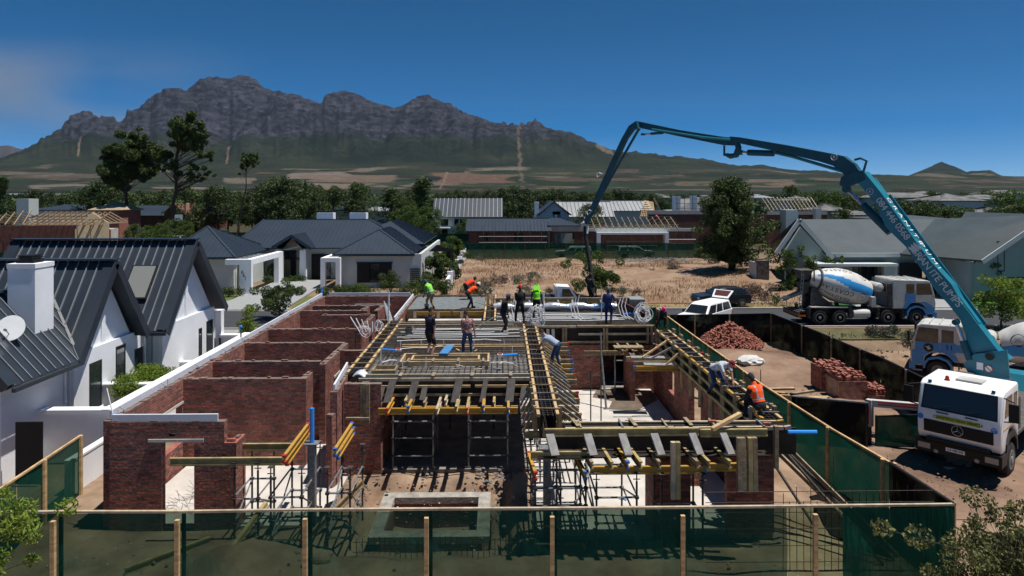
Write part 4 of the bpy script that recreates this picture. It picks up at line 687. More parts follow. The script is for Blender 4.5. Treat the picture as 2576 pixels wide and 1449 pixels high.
# far roofs (right and left)
def hipped(label, u0, u1, ve, vr, Y, dy=9, hip=4, wallm='plaster_grey', roofm='roof_slate', group='hipped roofs beyond the trees', name='far_house', op=()):
    x0, x1 = YP(u0, ve, Y).x, YP(u1, ve, Y).x; return gabled(name, label, 'house', x0+.5, x1-.5, Y, Y+dy, YP(u0, ve, Y).z, YP(u0, vr, Y+dy/2).z, wallm, roofm, hip=hip, over=.6, group=group, openings=[(YP(a, ve, Y).x, YP(b, ve, Y).x, .6, 2.6) for a, b in op])
hipped('long weathered grey roof right of the boom, middle distance', 2210, 2372, 497, 484, 170, 12, 5, op=((2230, 2245), (2290, 2310))); hipped('weathered hipped roof with pale right slope, right of centre', 2365, 2480, 505, 486, 150, 13, 6, op=((2385, 2395),))
hipped('grey hipped roof at the right edge behind dark shrubs', 2440, 2560, 501, 489, 175, 11, 5); hipped('low pale grey roof left of the boom hinge', 2060, 2140, 530, 512, 128, 10, 4, op=((2090, 2100),)); hipped('flat pale roof just under the weathered roofs', 2140, 2215, 540, 529, 120, 8, 3)
hipped('small grey roof behind the garage wing', 2235, 2420, 553, 541, 84, 9, 4, roofm='roof_grey'); hipped('grey roof at the far right behind the shrubs', 2478, 2620, 548, 520, 105, 12, 5); hipped('white flat roofed building far behind the big pine', 1895, 1945, 497, 489, 240, 20, 6, roofm='roof_light')
hipped('distant roof between pines left of the boom', 1640, 1690, 497, 487, 230, 12, 5); hipped('distant grey gable near the scaffolded house', 1770, 1800, 505, 490, 190, 12, 3); hipped('weathered roof behind the truss framing', 1990, 2060, 506, 492, 165, 12, 4)
hipped('dark roof of the farthest house on the right', 2310, 2380, 488, 480, 260, 14, 6); hipped('small dark roof close to the right edge', 2500, 2600, 487, 478, 300, 16, 6)
hipped('white flat modern house between the pines, lower block', 880, 1010, 531, 521, 175, 10, 5, 'plaster_grey', 'roof_light'); hipped('small white house with solar roof between the pines', 915, 960, 512, 500, 190, 9, 3, 'plaster', 'roof_blue'); hipped('grey roof left of the white modern house', 820, 880, 528, 515, 165, 9, 4, 'plaster', 'roof_blue')
hipped('dark blue roof of a white house at far left', 75, 200, 528, 514, 150, 10, 5, 'plaster', 'roof_blue'); hipped('dark blue roof with white gable trim behind bare trusses', 82, 205, 545, 532, 128, 9, 0, 'plaster', 'roof_blue')
single('chimney_stack', MB().box(X_(41, 140), X_(72, 140), 140, 143, 0, YP(50, 500, 140).z), M['plaster_grey'], 'broad pale wall stack at the far left edge', 'chimney')
gabled('blue_roof_house', 'brick house with a smooth dark blue roof left of the tall pine', 'house', X_(326, 150), X_(410, 150), 150, 160, YP(330, 542, 150).z, YP(330, 517, 155).z, 'brick_far', 'roof_blue', openings=[(X_(352, 150), X_(362, 150), .5, 2.6)])
gabled('brick_gable_house', 'red brick gable with bare openings right behind the tall pine trunk', 'house', X_(412, 146), X_(462, 146), 146, 156, YP(440, 535, 146).z, YP(440, 511, 146).z, 'brick_far', 'brick_far', axis='y', over=.1, openings=[(X_(430, 146), X_(436, 146), 2.8, 5), (X_(432, 146), X_(445, 146), .3, 1.8)])
gabled('brick_gable_house', 'small brick house between the dark pines', 'house', X_(495, 150), X_(535, 150), 150, 158, YP(500, 540, 150).z, YP(500, 518, 154).z, 'brick_far', 'roof_blue', axis='y')
# left unfinished house with trusses
LH = thing('unfinished_house', 'brick house at far left with bare timber trusses and a raw plastered gable', 'house', (X_(150, 105), 105, 0)); w = MB(); Yl = 103
lx1 = X_(190, Yl); wallq(w, (X_(-120, Yl), Yl), (lx1, Yl), 0, YP(100, 567, Yl).z, .3, [(X_(7, Yl)-X_(-120, Yl), X_(23, Yl)-X_(-120, Yl), .2, 2.2), (X_(72, Yl)-X_(-120, Yl), X_(82, Yl)-X_(-120, Yl), 1, 2.2), (X_(113, Yl)-X_(-120, Yl), X_(126, Yl)-X_(-120, Yl), 1, 2.2), (X_(155, Yl)-X_(-120, Yl), X_(168, Yl)-X_(-120, Yl), 1, 2.2)]); w.box(X_(-120, Yl), lx1, Yl+9, Yl+9.3, 0, 3.5); mk('wall', w, M['brick_far'], LH)
w = MB(); gxx = X_(190, Yl)+.02; gx2 = X_(243, Yl); zz = YP(190, 567, Yl).z; w.prism([(gxx, Yl-.14, 0), (gx2, Yl+3, 0), (gx2, Yl+3, zz+.3), ((gxx+gx2)/2, Yl+1.5, zz+1.9), (gxx, Yl-.14, zz-.6)], (0, .3, 0)); mk('gable', w, M['plaster_cream'], LH)
t = MB(); zl = YP(100, 534, Yl+4.5).z
for k in range(13):
    x_ = X_(65, Yl)+k*(lx1-X_(65, Yl)+2.6)/12; t.bar((x_, Yl-.5, zz+.1), (x_, Yl+4.5, zl), .08, .2); t.bar((x_, Yl+4.5, zl), (x_, Yl+9.5, zz+.1), .08, .2); t.bar((x_, Yl, zz+.12), (x_, Yl+9, zz+.12), .08, .16); t.bar((x_, Yl+1.5, zz+.2), (x_, Yl+3, zz+1.2), .06, .12)
for f_ in (.1, .35, .6, .85, 1): t.bar((X_(62, Yl), Yl-.5+5*f_, zz+.2+(zl-zz)*f_), (lx1+3, Yl-.5+5*f_, zz+.2+(zl-zz)*f_), .09, .09)
for k in range(9): x_ = X_(60, Yl)-k*1.3; t.bar((x_, Yl-.3, zz+.1), (x_-2.2, Yl+5, zl+.4-.2*k), .08, .2); t.bar((x_+2, Yl+5, zz+.1), (x_-3, Yl+4, zl-.15*k), .08, .16)
mk('roof_truss', t, M['truss'], LH)
gabled('unfinished_house', 'red brick block with thatched looking timber roof frame beside the dark blue roof', 'house', X_(229, 135), X_(300, 135), 135, 143, YP(250, 528, 135).z, YP(250, 507, 139).z, 'brick_loose', 'truss', hip=3)
single('container', MB().box(X_(243, 112), X_(272, 112), 112, 115, 0, YP(243, 576, 112).z), M['concrete'], 'pale concrete room block beside the raw plastered gable', 'block')
CT = thing('green_container', 'green ribbed shipping container behind the green fence at far left', 'container', (X_(735-210, 130), 130, 0)); b = MB(); b.box(X_(513, 130), X_(562, 130), 130, 132.4, 0, 2.5)
for k in range(24): b.box(X_(513, 130)+.1+k*.17, X_(513, 130)+.18+k*.17, 129.95, 129.998, .15, 2.35)
mk('body', b, mat('container_green', (.012,.075,.05), .6, var=.2), CT)
SBp = thing('sign_board', 'small blank white sign board standing by the distant green fence', 'sign', (X_(449, 128), 128, 0)); p_ = YP(449, 548, 128); mk('board', MB().box(p_.x-.7, p_.x+.7, 128, 128.06, p_.z-.6, p_.z+.6), M['white'], SBp); mk('post', MB().tube([(p_.x, 128.1, 0), (p_.x, 128.1, p_.z)], .05, 6), M['steel'], SBp)
GS = thing('gate_sign', 'white and green notice sign beside bushes at the far left', 'sign', (X_(349, 118), 118, 0)); p_ = YP(619-270+.0, 580, 118); mk('board', MB().box(X_(607-265+1, 118), X_(628-265, 118), 118, 118.06, YP(350, 588, 118).z, YP(350, 581, 118).z+.5), M['plaster_grey'], GS); mk('post', MB().tube([(X_(353, 118), 118.1, 0), (X_(353, 118), 118.1, 2.0)], .05, 6), M['steel'], GS)
# ================================================================== BUILDING SITE
def ux(u, Y): return YP(u, 900, Y).x
def uz(v, Y): return YP(1288, v, Y).z
BH = thing('unfinished_brick_house', 'roofless red brick rooms with bare wall tops, wet joints and white insulation strips', 'house', (-7.8, 30, 0))
def bw(a, b, z1=3.0, holes=(), z0=0.0, t=.22):
    w = MB(); wallq(w, a, b, z0, z1, t, holes); A_, B_ = V3(a+(z1,)), V3(b+(z1,)); L_ = (B_-A_).length; d_ = (B_-A_)/L_; s_ = .1
    while s_ < L_-.3:   # bed of the next course, chipped bricks and mortar left on the wall top
        l_ = random.uniform(.08, .25); h_ = random.choice([.012, .02, .03, .055]); w.bar(A_+d_*s_+V3((0,0,h_/2)), A_+d_*(s_+l_)+V3((0,0,h_/2)), .2 if h_ < .04 else .1, h_); s_ += l_+random.uniform(.02, .5)
    return mk('wall', w, M['brick'], BH)
def lint(x0, x1, y0, y1, z): mk('lintel', MB().box(x0, x1, y0, y1, z, z+.08), M['concrete'], BH)
XO = -10.72
bw((XO, 18.9), (XO, 42.05), 3.0, [(2.5, 4.2, .9, 2.2), (7.8, 9.6, .9, 2.2), (14.6, 16.4, .9, 2.2)])
for y in (21.3, 26.6, 33.4): lint(XO+.105, XO+.135, y, y+2.0, 2.2)
bw((XO+.111, 18.91), (-7.5, 18.91), 3.0, [(1.41, 2.29, 0, 2.46), (1.6, 1.78, 2.6, 2.68)]); bw((-7.5, 18.91), (-7.18, 18.91), 2.42); lint(-9.55, -8.05, 18.76, 18.79, 2.46)
bw((-7.29, 19.03), (-7.29, 19.5), 2.42)
bw((XO+.111, 23.25), (-6.5, 23.25)); bw((-6.61, 23.37), (-6.61, 24.0))
c0 = G(809, 906, 3.); bw((XO+.111, 25.62), (c0.x, 25.62))
wx_ = G(812, 912, 3.).x; bw((wx_+.05, 25.1), (wx_+.1, 28.7), 3.0, [(1.6, 2.5, 0, 2.15)]); mk('lintel', MB().box(wx_+.17, wx_+.21, 26.3, 28.1, 2.15, 2.24), M['concrete'], BH)
bw((XO+.111, 28.8), (G(867, 862, 3.).x, 28.8)); e0_ = G(850, 879, 3.); e1_ = G(911, 879, 3.); bw((e0_.x, 27.35), (e1_.x, 27.35), 3.0, [(.9, 1.4, 0, 2.2)])
f1 = G(908, 827, 3.); bw((XO+.111, 31.75), (f1.x-.24, 31.75)); bw((f1.x-.1, 31.64), (G(944, 792, 3.).x-.1, 35.3), 3.0, [(2.0, 2.9, 0, 2.2)])
bw((G(812, 791, 3.).x, 35.42), (G(944, 791, 3.).x, 35.42)); bw((XO+.111, 36.75), (G(926, 780, 3.).x, 36.75)); bw((G(915, 775, 3.).x, 36.87), (G(926, 770, 3.).x, 38.1)); bw((G(789, 768, 3.).x, 38.4), (G(968, 768, 3.).x, 38.4)); bw((G(960, 768, 3.).x, 36.6), (G(964, 768, 3.).x, 38.28))
bw((XO+.111, 41.94), (-5.0, 41.94)); bw((-5.12, 33.3), (-5.2, 41.82), 3.0, [(3, 4, 0, 2.2)]); mk('lintel', MB().box(-8.8, -6.6, 41.79, 41.825, 2.45, 2.55), M['concrete'], BH); bw((-5.9, 33.9), (-5.24, 33.9))
m0 = G(838, 988, 3.); m1 = G(893, 919, 3.); bw((m0.x, 21.55), (m1.x-.15, 24.9), 3.0); bw((m0.x-.1, 21.35), (m0.x-.02, 21.54), 2.35)
pier0 = ux(879, 22.5); bw((m0.x+.12, 22.55), (ux(959, 22.5), 22.55), 3.0); bw((ux(959, 22.5)-.11, 22.67), (ux(959, 22.5)-.11, 26), 2.3)
for a, b, z in [((XO-.08, 19.2), (XO-.08, 41.9), 3.005), ((-10.55, 18.85), (-7.65, 18.85), 3.005), ((m0.x-.02, 21.7), (m1.x-.2, 24.6), 3.005), ((-10.4, 42.0), (-5.35, 42.0), 3.005), ((-5.13, 33.6), (-5.2, 41.6), 3.005)]:
    L_ = (V3(b+(0,))-V3(a+(0,))).length; n_ = max(1, int(L_/2.9)); s_ = MB(); 
    for k in range(n_):
        p_ = V3(a+(z,)).lerp(V3(b+(z,)), k/n_); q_ = V3(a+(z,)).lerp(V3(b+(z,)), (k+.985)/n_); s_ = MB(); s_.bar(p_+V3((0,0,.1)), q_+V3((0,0,.1+random.uniform(-.01,.015))), .06, .19); mk('insulation_strip', s_, M['poly'], BH)
for k in range(9): 
    y_ = 19.5+k*2.4; mk('wall_tie', MB().tube([(XO+.1, y_, 2.9), (XO+.12, y_, 3.13), (XO-.02, y_, 3.22)], .012, 5), M['steel'], BH)
bt = MB()
for (x_, y_, z_, r_) in [(-9.55, 18.9, 3.0, .2), (-7.35, 18.9, 2.42, .1), (-6.2, 31.75, 3.0, .3), (XO+.3, 25.6, 3.0, .4)]:
    p_ = V3((x_, y_, z_+.045)); single('loose_brick', MB().bar(p_-V3((.11, 0, 0)), p_+V3((.11*math.cos(r_), .11*math.sin(r_), 0)), .105, .075), M['brick_loose'], {-9.55: 'loose brick lying on the front wall top above the doorway', -7.35: 'loose brick on the stepped end of the front wall', -6.2: 'loose brick at the right end of a middle cross wall'}.get(x_, 'loose brick where a cross wall meets the outer wall'), 'brick')
# ---- loose pipes standing by the walls
def pipe(label, pts, r=.03, m='pvc', cat='pipe', name='pipe', group=None): return single(name, MB().tube(pts, r, 8), M[m], label, cat, group, smooth=True)
pipe('blue pipe upright on the left end of the front wall top', [(-10.52, 18.9, 2.98), (-10.52, 18.9, 3.2)], .06, 'bpipe'); pipe('thin grey conduit leaning by the front left wall corner', [(-10.6, 19.0, 3.05), (-10.85, 19.1, 3.85)], .018)
pipe('tall white pipe standing at the back corner of the slab', [(ux(978, 32.2), 32.2, 2.6), (ux(978, 32.2), 32.2, uz(731, 32.2))], .035)
pipe('blue pipe upright at the back left corner of the brick rooms', [(XO-.1, 41.9, 2.9), (XO-.1, 41.9, uz(739-22, 41.9)-.1)], .06, 'bpipe'); pipe('grey pipe with blue torn cap rising from the boundary wall', [(-11.9+.2, 31.2, 1.4), (-11.7, 31.2, uz(822, 31.2))], .035, 'steel')
single('plastic_tuft', MB().ico((-11.7, 31.2, uz(820, 31.2)), .09, .35, (1,.8,1.3)), M['bpipe'], 'crumpled blue plastic tied on the pipe by the boundary wall', 'cap')
# ---- I-section timber beams
def ibeam(p, q, label, m='yellow', capm=None, group='timber I-beams of the formwork', w=.08, h=.2, name='formwork_beam'):
    p, q = V3(p), V3(q); c_ = (p+q)/2; T = thing(name, label, 'beam', tuple(c_), 0, group); up = V3((0,0,1)); d = (q-p).normalized()
    s_ = d.cross(up).normalized() if abs(d.z) < .95 else V3((1,0,0)); u_ = s_.cross(d).normalized()
    b = MB(); b.bar(p+u_*(h/2-.02), q+u_*(h/2-.02), w, .04, u_); b.bar(p-u_*(h/2-.02), q-u_*(h/2-.02), w, .04, u_); b.bar(p, q, .028, h-.081, u_)
    mk('beam', b, M[m], T)
    if capm:
        for e, s2 in ((p, 1), (q, -1)):
            k = MB(); k.bar(e+u_*(h/2-.02)-d*s2*.012, e+u_*(h/2-.02)+d*s2*.10, w+.014, .054, u_); k.bar(e-u_*(h/2-.02)-d*s2*.012, e-u_*(h/2-.02)+d*s2*.10, w+.014, .054, u_); mk('end_cap', k, M[capm], T)
    return T
def plank(p, q, label, m='plank', w=.22, h=.035, up=(0,0,1), name='plank', group='planks of the formwork', cat='plank'):
    b = MB(); b.bar(p, q, w, h, up); return single(name, b, M[m], label, cat, group)
def timber(p, q, label, m='timber', w=.05, h=.11, up=(0,0,1), group='timbers of the formwork', name='timber'): return plank(p, q, label, m, w, h, up, name, group, 'timber')
# ---- centre slab: deck, edge form, reinforcement -----------------------------------
DK = thing('slab_formwork', 'dark plywood deck of the centre slab ready for concrete', 'formwork', (-1.8, 27.5, 2.9))
dkm = mat('deck_sheet', (.11,.105,.10), .6, var=.35, scale=1.4, detail=8, col2=(.34,.33,.32), stretch=(.4,6,1)); yF = 22.95
fx0, fx1, fy0, fy1 = -3.55, -.35, 24.45, 25.75
mk('deck', MB().box(-4.72, 1.12, yF+.03, 32.3, 2.86, 2.94), dkm, DK)
mk('edge_board', MB().box(-4.75, 1.1, yF-.02, yF+.029, 2.38, 3.06), M['ply'], DK); mk('edge_board', MB().box(-4.75, 1.1, 32.31, 32.36, 2.4, 3.06), M['ply'], DK)
for y_, z_, x0, x1 in ((yF-.06, 3.03, -4.68, 1.08), (yF+.22, 3.09, -4.5, 1.05)): mk('edge_timber', MB().box(x0, x1, y_-.03, y_+.03, z_-.06, z_+.04), M['timber_pale'], DK)
for y_, x0, x1 in ((27.25, -3.85, 1.05), (27.6, -3.9, 1.0), (30.9, -4.55, 1.1), (31.9, -4.7, .7), (32.45, -4.75, 1.1)): mk('strip_timber', MB().box(x0, x1, y_-.035, y_+.035, 3.06, 3.16), M['timber_pale'] if y_ > 28 else M['timber'], DK)
for x_ in (-3.3, -2.2, -.9, .4): mk('strip_timber', MB().box(x_-.05, x_+.05, yF-.1, yF+.3, 3.135, 3.16), M['timber_old'], DK)
RB = thing('rebar_mat', 'black steel reinforcement mesh laid over the centre slab deck', 'reinforcement', (-1.8, 27.5, 3.0)); b = MB()
x_ = -4.6
while x_ < 1.1: b.tube([(x_, yF+.08, 3.03), (x_, 32.25, 3.03)], .011 if int(x_*5) % 3 else .014, 4, cap=False); x_ += .19+random.uniform(-.015, .015)
y_ = yF+.12
while y_ < 32.2: b.tube([(-4.65, y_, 3.05), (1.08, y_, 3.05+random.uniform(-.006, .006))], .011, 4, cap=False); y_ += .19+random.uniform(-.015, .015)
mk('bottom_mesh', b, M['rebar'], RB); b = MB()
x_ = -4.5
while x_ < 1.05: b.tube([(x_, 25.9, 3.13), (x_+random.uniform(-.03, .03), 32.2, 3.13)], .012, 4, cap=False); x_ += .15
y_ = 26
while y_ < 32.2: b.tube([(-4.6, y_, 3.15), (1.05, y_+random.uniform(-.03, .03), 3.14)], .012, 4, cap=False); y_ += .15
mk('top_mesh', b, M['rebar'], RB)
FRM = thing('recess_frame', 'double rectangular timber frame lying on the reinforcement mesh', 'frame', (-2, 25.1, 3.05))
for x0, x1, y0, y1 in ((fx0, fx1, fy0, fy1), (fx0+.35, fx1-.35, fy0+.3, fy1-.3)):
    for a in ((x0, x1, y0, y0+.07), (x0, x1, y1-.07, y1), (x0, x0+.07, y0+.071, y1-.071), (x1-.07, x1, y0+.071, y1-.071)): mk('rail', MB().box(*a, 3.07, 3.24), M['timber'], FRM)
for k in range(4): xx = fx0+.25+k*.9; mk('cross_piece', MB().box(xx, xx+.07, fy0-.05, fy0+.42, 3.241, 3.27), M['timber_old'], FRM)
SQ = MB(); s0 = G(915, 930, 3.05); SQ.box(-4.35, -3.55, 24.05, 24.1, 3.06, 3.2).box(-4.35, -3.55, 23.4, 23.45, 3.06, 3.2).box(-4.35, -4.3, 23.451, 24.049, 3.06, 3.2).box(-3.6, -3.55, 23.451, 24.049, 3.06, 3.2).box(-4.3, -3.6, 23.451, 24.049, 3.055, 3.07)
single('opening_box', SQ, M['timber_old'], 'small dark open box former at the front left of the mesh', 'box')
bb = G(1119, 900, 3.1); single('foam_board', MB().bar((G(1108, 914, 3.28).x, 25.35, 3.30), (G(1130, 880, 3.2).x, 27.2, 3.22), .33, .04), mat('blue_foam', (.06,.20,.42), .7, var=.1), 'light blue foam board bridging the timber frame on the slab', 'board')
# conduits on the slab
def conduit(pts, label, r=.018, m='pvc', group='white conduits laid on the slab'): return single('conduit', MB().tube(pts, r, 6), M[m], label, 'conduit', group, smooth=True)
for k in range(6): y_ = 28.9+k*.36; conduit([(-4.3+.3*(k%3), y_, 3.19), (-2, y_+random.uniform(-.2,.2), 3.2), (-.5, y_+random.uniform(-.2,.2), 3.19), (.9-.5*(k%2), y_+.08, 3.2)], 'white conduit run lying across the rear of the mesh', .018)
for i_, (a, b_) in enumerate([((-4.2, 28.2), (-1.3, 28.4)), ((-1.2, 28.3), (0.1, 28.2)), ((-4.1, 26.6), (-2.6, 26.9)), ((-2.6, 26.9), (-2.2, 27.2)), ((-4.2, 24.6), (-3.7, 24.9)), ((-.3, 24.5), (.6, 24.3))]): conduit([(a[0], a[1], 3.18), ((a[0]+b_[0])/2, (a[1]+b_[1])/2+.12, 3.2), (b_[0], b_[1], 3.18)], ['white conduit curving over the left rear mesh', 'short white conduit at the right rear mesh', 'white conduit bending toward the left junction box', 'short white conduit rising to the middle strip', 'white conduit by the small box former', 'white conduit at the front right of the mesh'][i_])
for i_, (x_, y_) in enumerate([(-4.0, 26.5), (-.05, 25.6)]):
    J = thing('junction_box', ['red and white junction box with blue pipe on the left of the mesh', 'red and white junction box with blue pipe on the right of the mesh'][i_], 'junction box', (x_, y_, 3.1)); mk('box', MB().box(x_, x_+.2, y_, y_+.2, 3.1, 3.2), M['pvc'], J); mk('cover', MB().box(x_+.03, x_+.17, y_+.03, y_+.17, 3.201, 3.24), M['capred'], J); mk('pipe', MB().tube([(x_+(.21 if i_ else -.01), y_+.1, 3.16), (x_+(.75 if i_ else -.55), y_+.25, 3.16)], .045, 8), M['bpipe'], J)
for i_ in range(14):
    x_ = [-3.9, -3.1, -2.2, -1.0, .2, .6, -4.2, -3.4, -2.6, -1.4, -.3, .5, -3.8, -4.4][i_]; y_ = [27.1, 27.2, 27.1, 27.2, 27.0, 24.3, 24.3, 24.1, 24.3, 24.2, 24.2, 26.0, 30.2, 25.5][i_]
    single('level_peg', MB().tube([(x_, y_, 3.0), (x_+.01, y_, 3.42)], .016, 6), M['pvc'], 'short white peg standing in the slab mesh', 'peg', 'white pegs standing in the slab mesh')
single('bucket', MB().lathe([(0, .12), (.02, .13), (.3, .165), (.32, .17), (.32, .15), (.1, .13)], (G(1018, 860, 3.15).x, 29.4, 3.17), (0,0,1), 16), M['concrete_dark'], 'grey cement stained bucket at the left rear of the mesh', 'bucket', smooth=True)
b = MB()
for k in range(9): b.tube([(-4.95+.42*t_/9, 23.3+.06*k-.02*t_, 3.03+.10*math.sin(t_/9*math.pi)) for t_ in range(10)], .032, 6)
single('foam_sleeve', b, M['poly'], 'bundle of white corrugated sleeves folded over the front left wall top', 'sleeve')
for i_ in range(12):
    x_, y_, a_ = random.uniform(-4.2, .7), random.choice([random.uniform(23.3, 24.2), random.uniform(26, 29)]), random.uniform(0, 3.14); timber((x_, y_, 3.2), (x_+.3*math.cos(a_), y_+.3*math.sin(a_), 3.21), 'small timber offcut lying on the reinforcement mesh', random.choice(['timber_old', 'timber', 'plank', 'timber_pale']), .06, .03, group='timber offcuts on the mesh')
# front of the slab: walers, planks, beams
for z_, x0, x1 in ((2.80, -4.4, -.95), (2.80, -.8, 1.0), (2.52, -4.95, 1.0)): timber((x0, yF-.1, z_), (x1, yF-.1, z_), 'horizontal timber rail nailed on the slab edge form', 'timber_old' if z_ < 2.6 else 'timber', .07, .08, group='rails on the slab edge form')
for i_, z5x in enumerate((1120, 1305, 1660, 1878, 2085)):
    u = (1000+z5x/2.07)*.639; x_ = ux(u, 22.8); plank((x_+.06, yF-.15, 3.05), (x_-.08 if i_ < 4 else x_-.03, yF-.62, 2.42), 'long grey plank brace leaning on the slab edge form', 'plankd', .27 if i_ != 3 else .17, .04, (0,.3,1), group='long plank braces on the slab edge')
for z5x in (1037, 1386, 2198): x_ = ux((1000+z5x/2.07)*.639, 22.7); plank((x_+.02, yF-.16, 2.8), (x_-.04, yF-.45, 2.45), 'short dark plank brace on the slab edge form', 'plankd', .19, .04, (0,.3,1), group='short plank braces on the slab edge')
for i_, (z5x, cm, m_) in enumerate([(1100, 'capred', 'yellow'), (1270, 'capblue', 'yellow'), (1500, None, 'timber_pale'), (1655, None, 'yellow_old'), (1740, 'capred', 'yellow_old'), (1870, 'capblue', 'yellow'), (2072, 'capblue', 'yellow'), (1225, None, 'yellow_old'), (1380, None, 'timber_old'), (1555, None, 'timber_pale'), (1955, None, 'yellow_old')]):
    x_ = ux((1000+z5x/2.07)*.639, 22); y_ = 21.55 if i_ < 7 else 22.2; ibeam((x_, y_, 2.43 if i_ % 2 else 2.36), (x_+.05, 25.5, 2.43 if i_ % 2 else 2.36), 'secondary beam end poking out under the slab edge', m_, cm, 'beam ends poking out under the slab edge')
ibeam((ux(951, 22.1), 22.15, 2.2), (ux(1303, 22.1), 22.15, 2.2), 'long yellow primary beam across the dark opening', 'yellow', None); ibeam((ux(1010, 22.4), 22.45, 2.16), (ux(1303, 22.4), 22.45, 2.16), 'second yellow primary beam just behind the first', 'yellow', None)
ibeam((-4.3, 26, 2.15), (1.0, 26, 2.15), 'hidden rear primary beam under the slab', 'yellow_old'); ibeam((-4.3, 29.5, 2.15), (1.0, 29.5, 2.15), 'rear primary beam deep under the slab', 'yellow_old')
for k, u in enumerate((910, 918, 925)): timber((ux(u, 22.2), 22.3-.02*k, 3.06), (ux(u, 22.2), 22.3-.02*k, 1.72+.03*k), 'upright yoke timber at the left end of the slab edge', 'timber_old', .11, .09, (0,1,0), group='yoke timbers left of the opening')
timber((-4.95, 22.2, 1.95), (-4.2, 22.2, 1.95), 'short cross timber through the left yoke', 'timber_old', .08, .08)
# ---- double-sided beam forms with cages ---------------------------------------------
def beamform(name, label, a, b, w, zt, zb, m1='timber', cage=True, ties=.8):
    a = V3(a+(0,)); b = V3(b+(0,)); d = (b-a).normalized(); n = V3((-d.y, d.x, 0)); L = (b-a).length; T = thing(name, label, 'formwork', tuple((a+b)/2+V3((0,0,zb)))); Z = V3((0,0,1))
    for s in (-1, 1):
        mk('side_panel', MB().bar(a+n*s*w/2+Z*((zt+zb)/2), b+n*s*w/2+Z*((zt+zb)/2), .03, zt-zb, Z), M['ply'], T)
        k0 = 0.
        while k0 < L-.1: k1 = min(L, k0+2.9); mk('top_timber', MB().bar(a+d*k0+n*s*(w/2+.06)+Z*(zt-.02), a+d*(k1-.03)+n*s*(w/2+.06)+Z*(zt-.02+random.uniform(0,.03)), .085, .09, Z), M[m1 if (s < 0 or random.random() < .7) else 'yellow'], T); k0 = k1
    mk('base_panel', MB().bar(a+Z*zb, b+Z*zb, w-.035, .03, Z), M['ply'], T)
    if cage:
        c_ = MB()
        for s in (-1, 0, 1):
            for z in (zb+.1, zt-.03): c_.tube([a+n*s*(w/2-.07)+Z*z, b+n*s*(w/2-.07)+Z*z], .014, 4, cap=False)
        mk('main_bars', c_, M['rebar'], T); c_ = MB(); t = .1
        while t < L: p = a+d*t; c_.tube([p+n*(w/2-.06)+Z*(zb+.09), p+n*(w/2-.06)+Z*(zt-.02), p-n*(w/2-.06)+Z*(zt-.02), p-n*(w/2-.06)+Z*(zb+.09)], .009, 4, cap=False); t += .17
        mk('stirrups', c_, M['rebar'], T)
    t = .4
    while t < L: p = a+d*t; mk('tie_batten', MB().bar(p-n*(w/2+.16)+Z*(zt+.055), p+n*(w/2+.16)+Z*(zt+.055+random.uniform(-.01,.01)), .045, .03, Z), M['timber_old'] if random.random() < .5 else M['steel'], T); t += ties+random.uniform(-.1, .1)
    return T
beamform('beam_formwork', 'long narrow beam form with steel cage running back from the front centre', (1.37, 18.95), (1.44, 32.2), .42, 3.08, 2.45)
beamform('beam_formwork', 'beam form with steel cage along the left edge of the centre slab', (-4.95, 23.6), (-5.0, 33.6), .40, 3.08, 2.55)
beamform('beam_formwork', 'long beam form with steel cage on top of the right side wall', (7.5, 18.6), (7.42, 30.8), .40, 3.05, 2.3)
beamform('beam_formwork', 'front beam form with steel cage on the right front piers', (1.75, 18.15), (7.75, 18.15), .34, 3.05, 2.5, 'timber_pale', ties=1.2)
# yokes, struts and beams on both sides of the long centre form
k = 0; y_ = 19.5
while y_ < 31.8:
    for s in (-1, 1):
        if s < 0 and y_ > 22.6: continue
        x0 = 1.4+s*.36; timber((x0, y_+.1, 3.14), (x0, y_+.1, 2.3), 'upright timber clamping the side of the centre form', random.choice(['timber', 'timber_old', 'yellow_old']), .07, .1, (1,0,0), 'upright timbers along the centre form')
        timber((x0+s*.05, y_+.12, 2.95), (x0+s*(.75 if s > 0 else .35), y_+.14, 2.42 if s > 0 else 2.36), 'slanting strut from the centre form down to a beam', random.choice(['timber_old', 'timber', 'plank']), .06, .07, (0,1,0), 'slanting struts along the centre form')
    y_ += .62
bl = [('yellow_old', None), ('timber_old', None), ('timber_old', 'capred'), ('yellow_old', None), ('timber_old', None), ('yellow_old', 'capred'), ('timber_pale', None), ('timber_old', None), ('yellow_old', 'capred'), ('timber_old', 'capblue'), ('yellow', 'capblue'), ('timber_old', 'capblue'), ('yellow_old', 'capblue'), ('timber_old', 'capblue'), ('timber_old', None), ('timber_old', 'capred')]
for k, (m_, cp) in enumerate(bl):
    y_ = 19.6+k*.78; x1 = 2.5+.045*k+random.uniform(-.06, .06)
    if k not in (6, 12): ibeam((.75 if y_ < 22 else 1.15, y_, 2.31), (x1, y_, 2.31), 'beam crossing under the long centre form, end showing on its right', m_, cp, 'cross beams under the long centre form')
for x_, a, b in ((2.25, 19.3, 24.0), (2.6, 25.5, 31.5)): ibeam((x_, a, 2.1), (x_, b, 2.1), ['long beam carrying the near cross beams', 'long beam carrying the far cross beams'][x_ > 2.4], 'yellow_old')
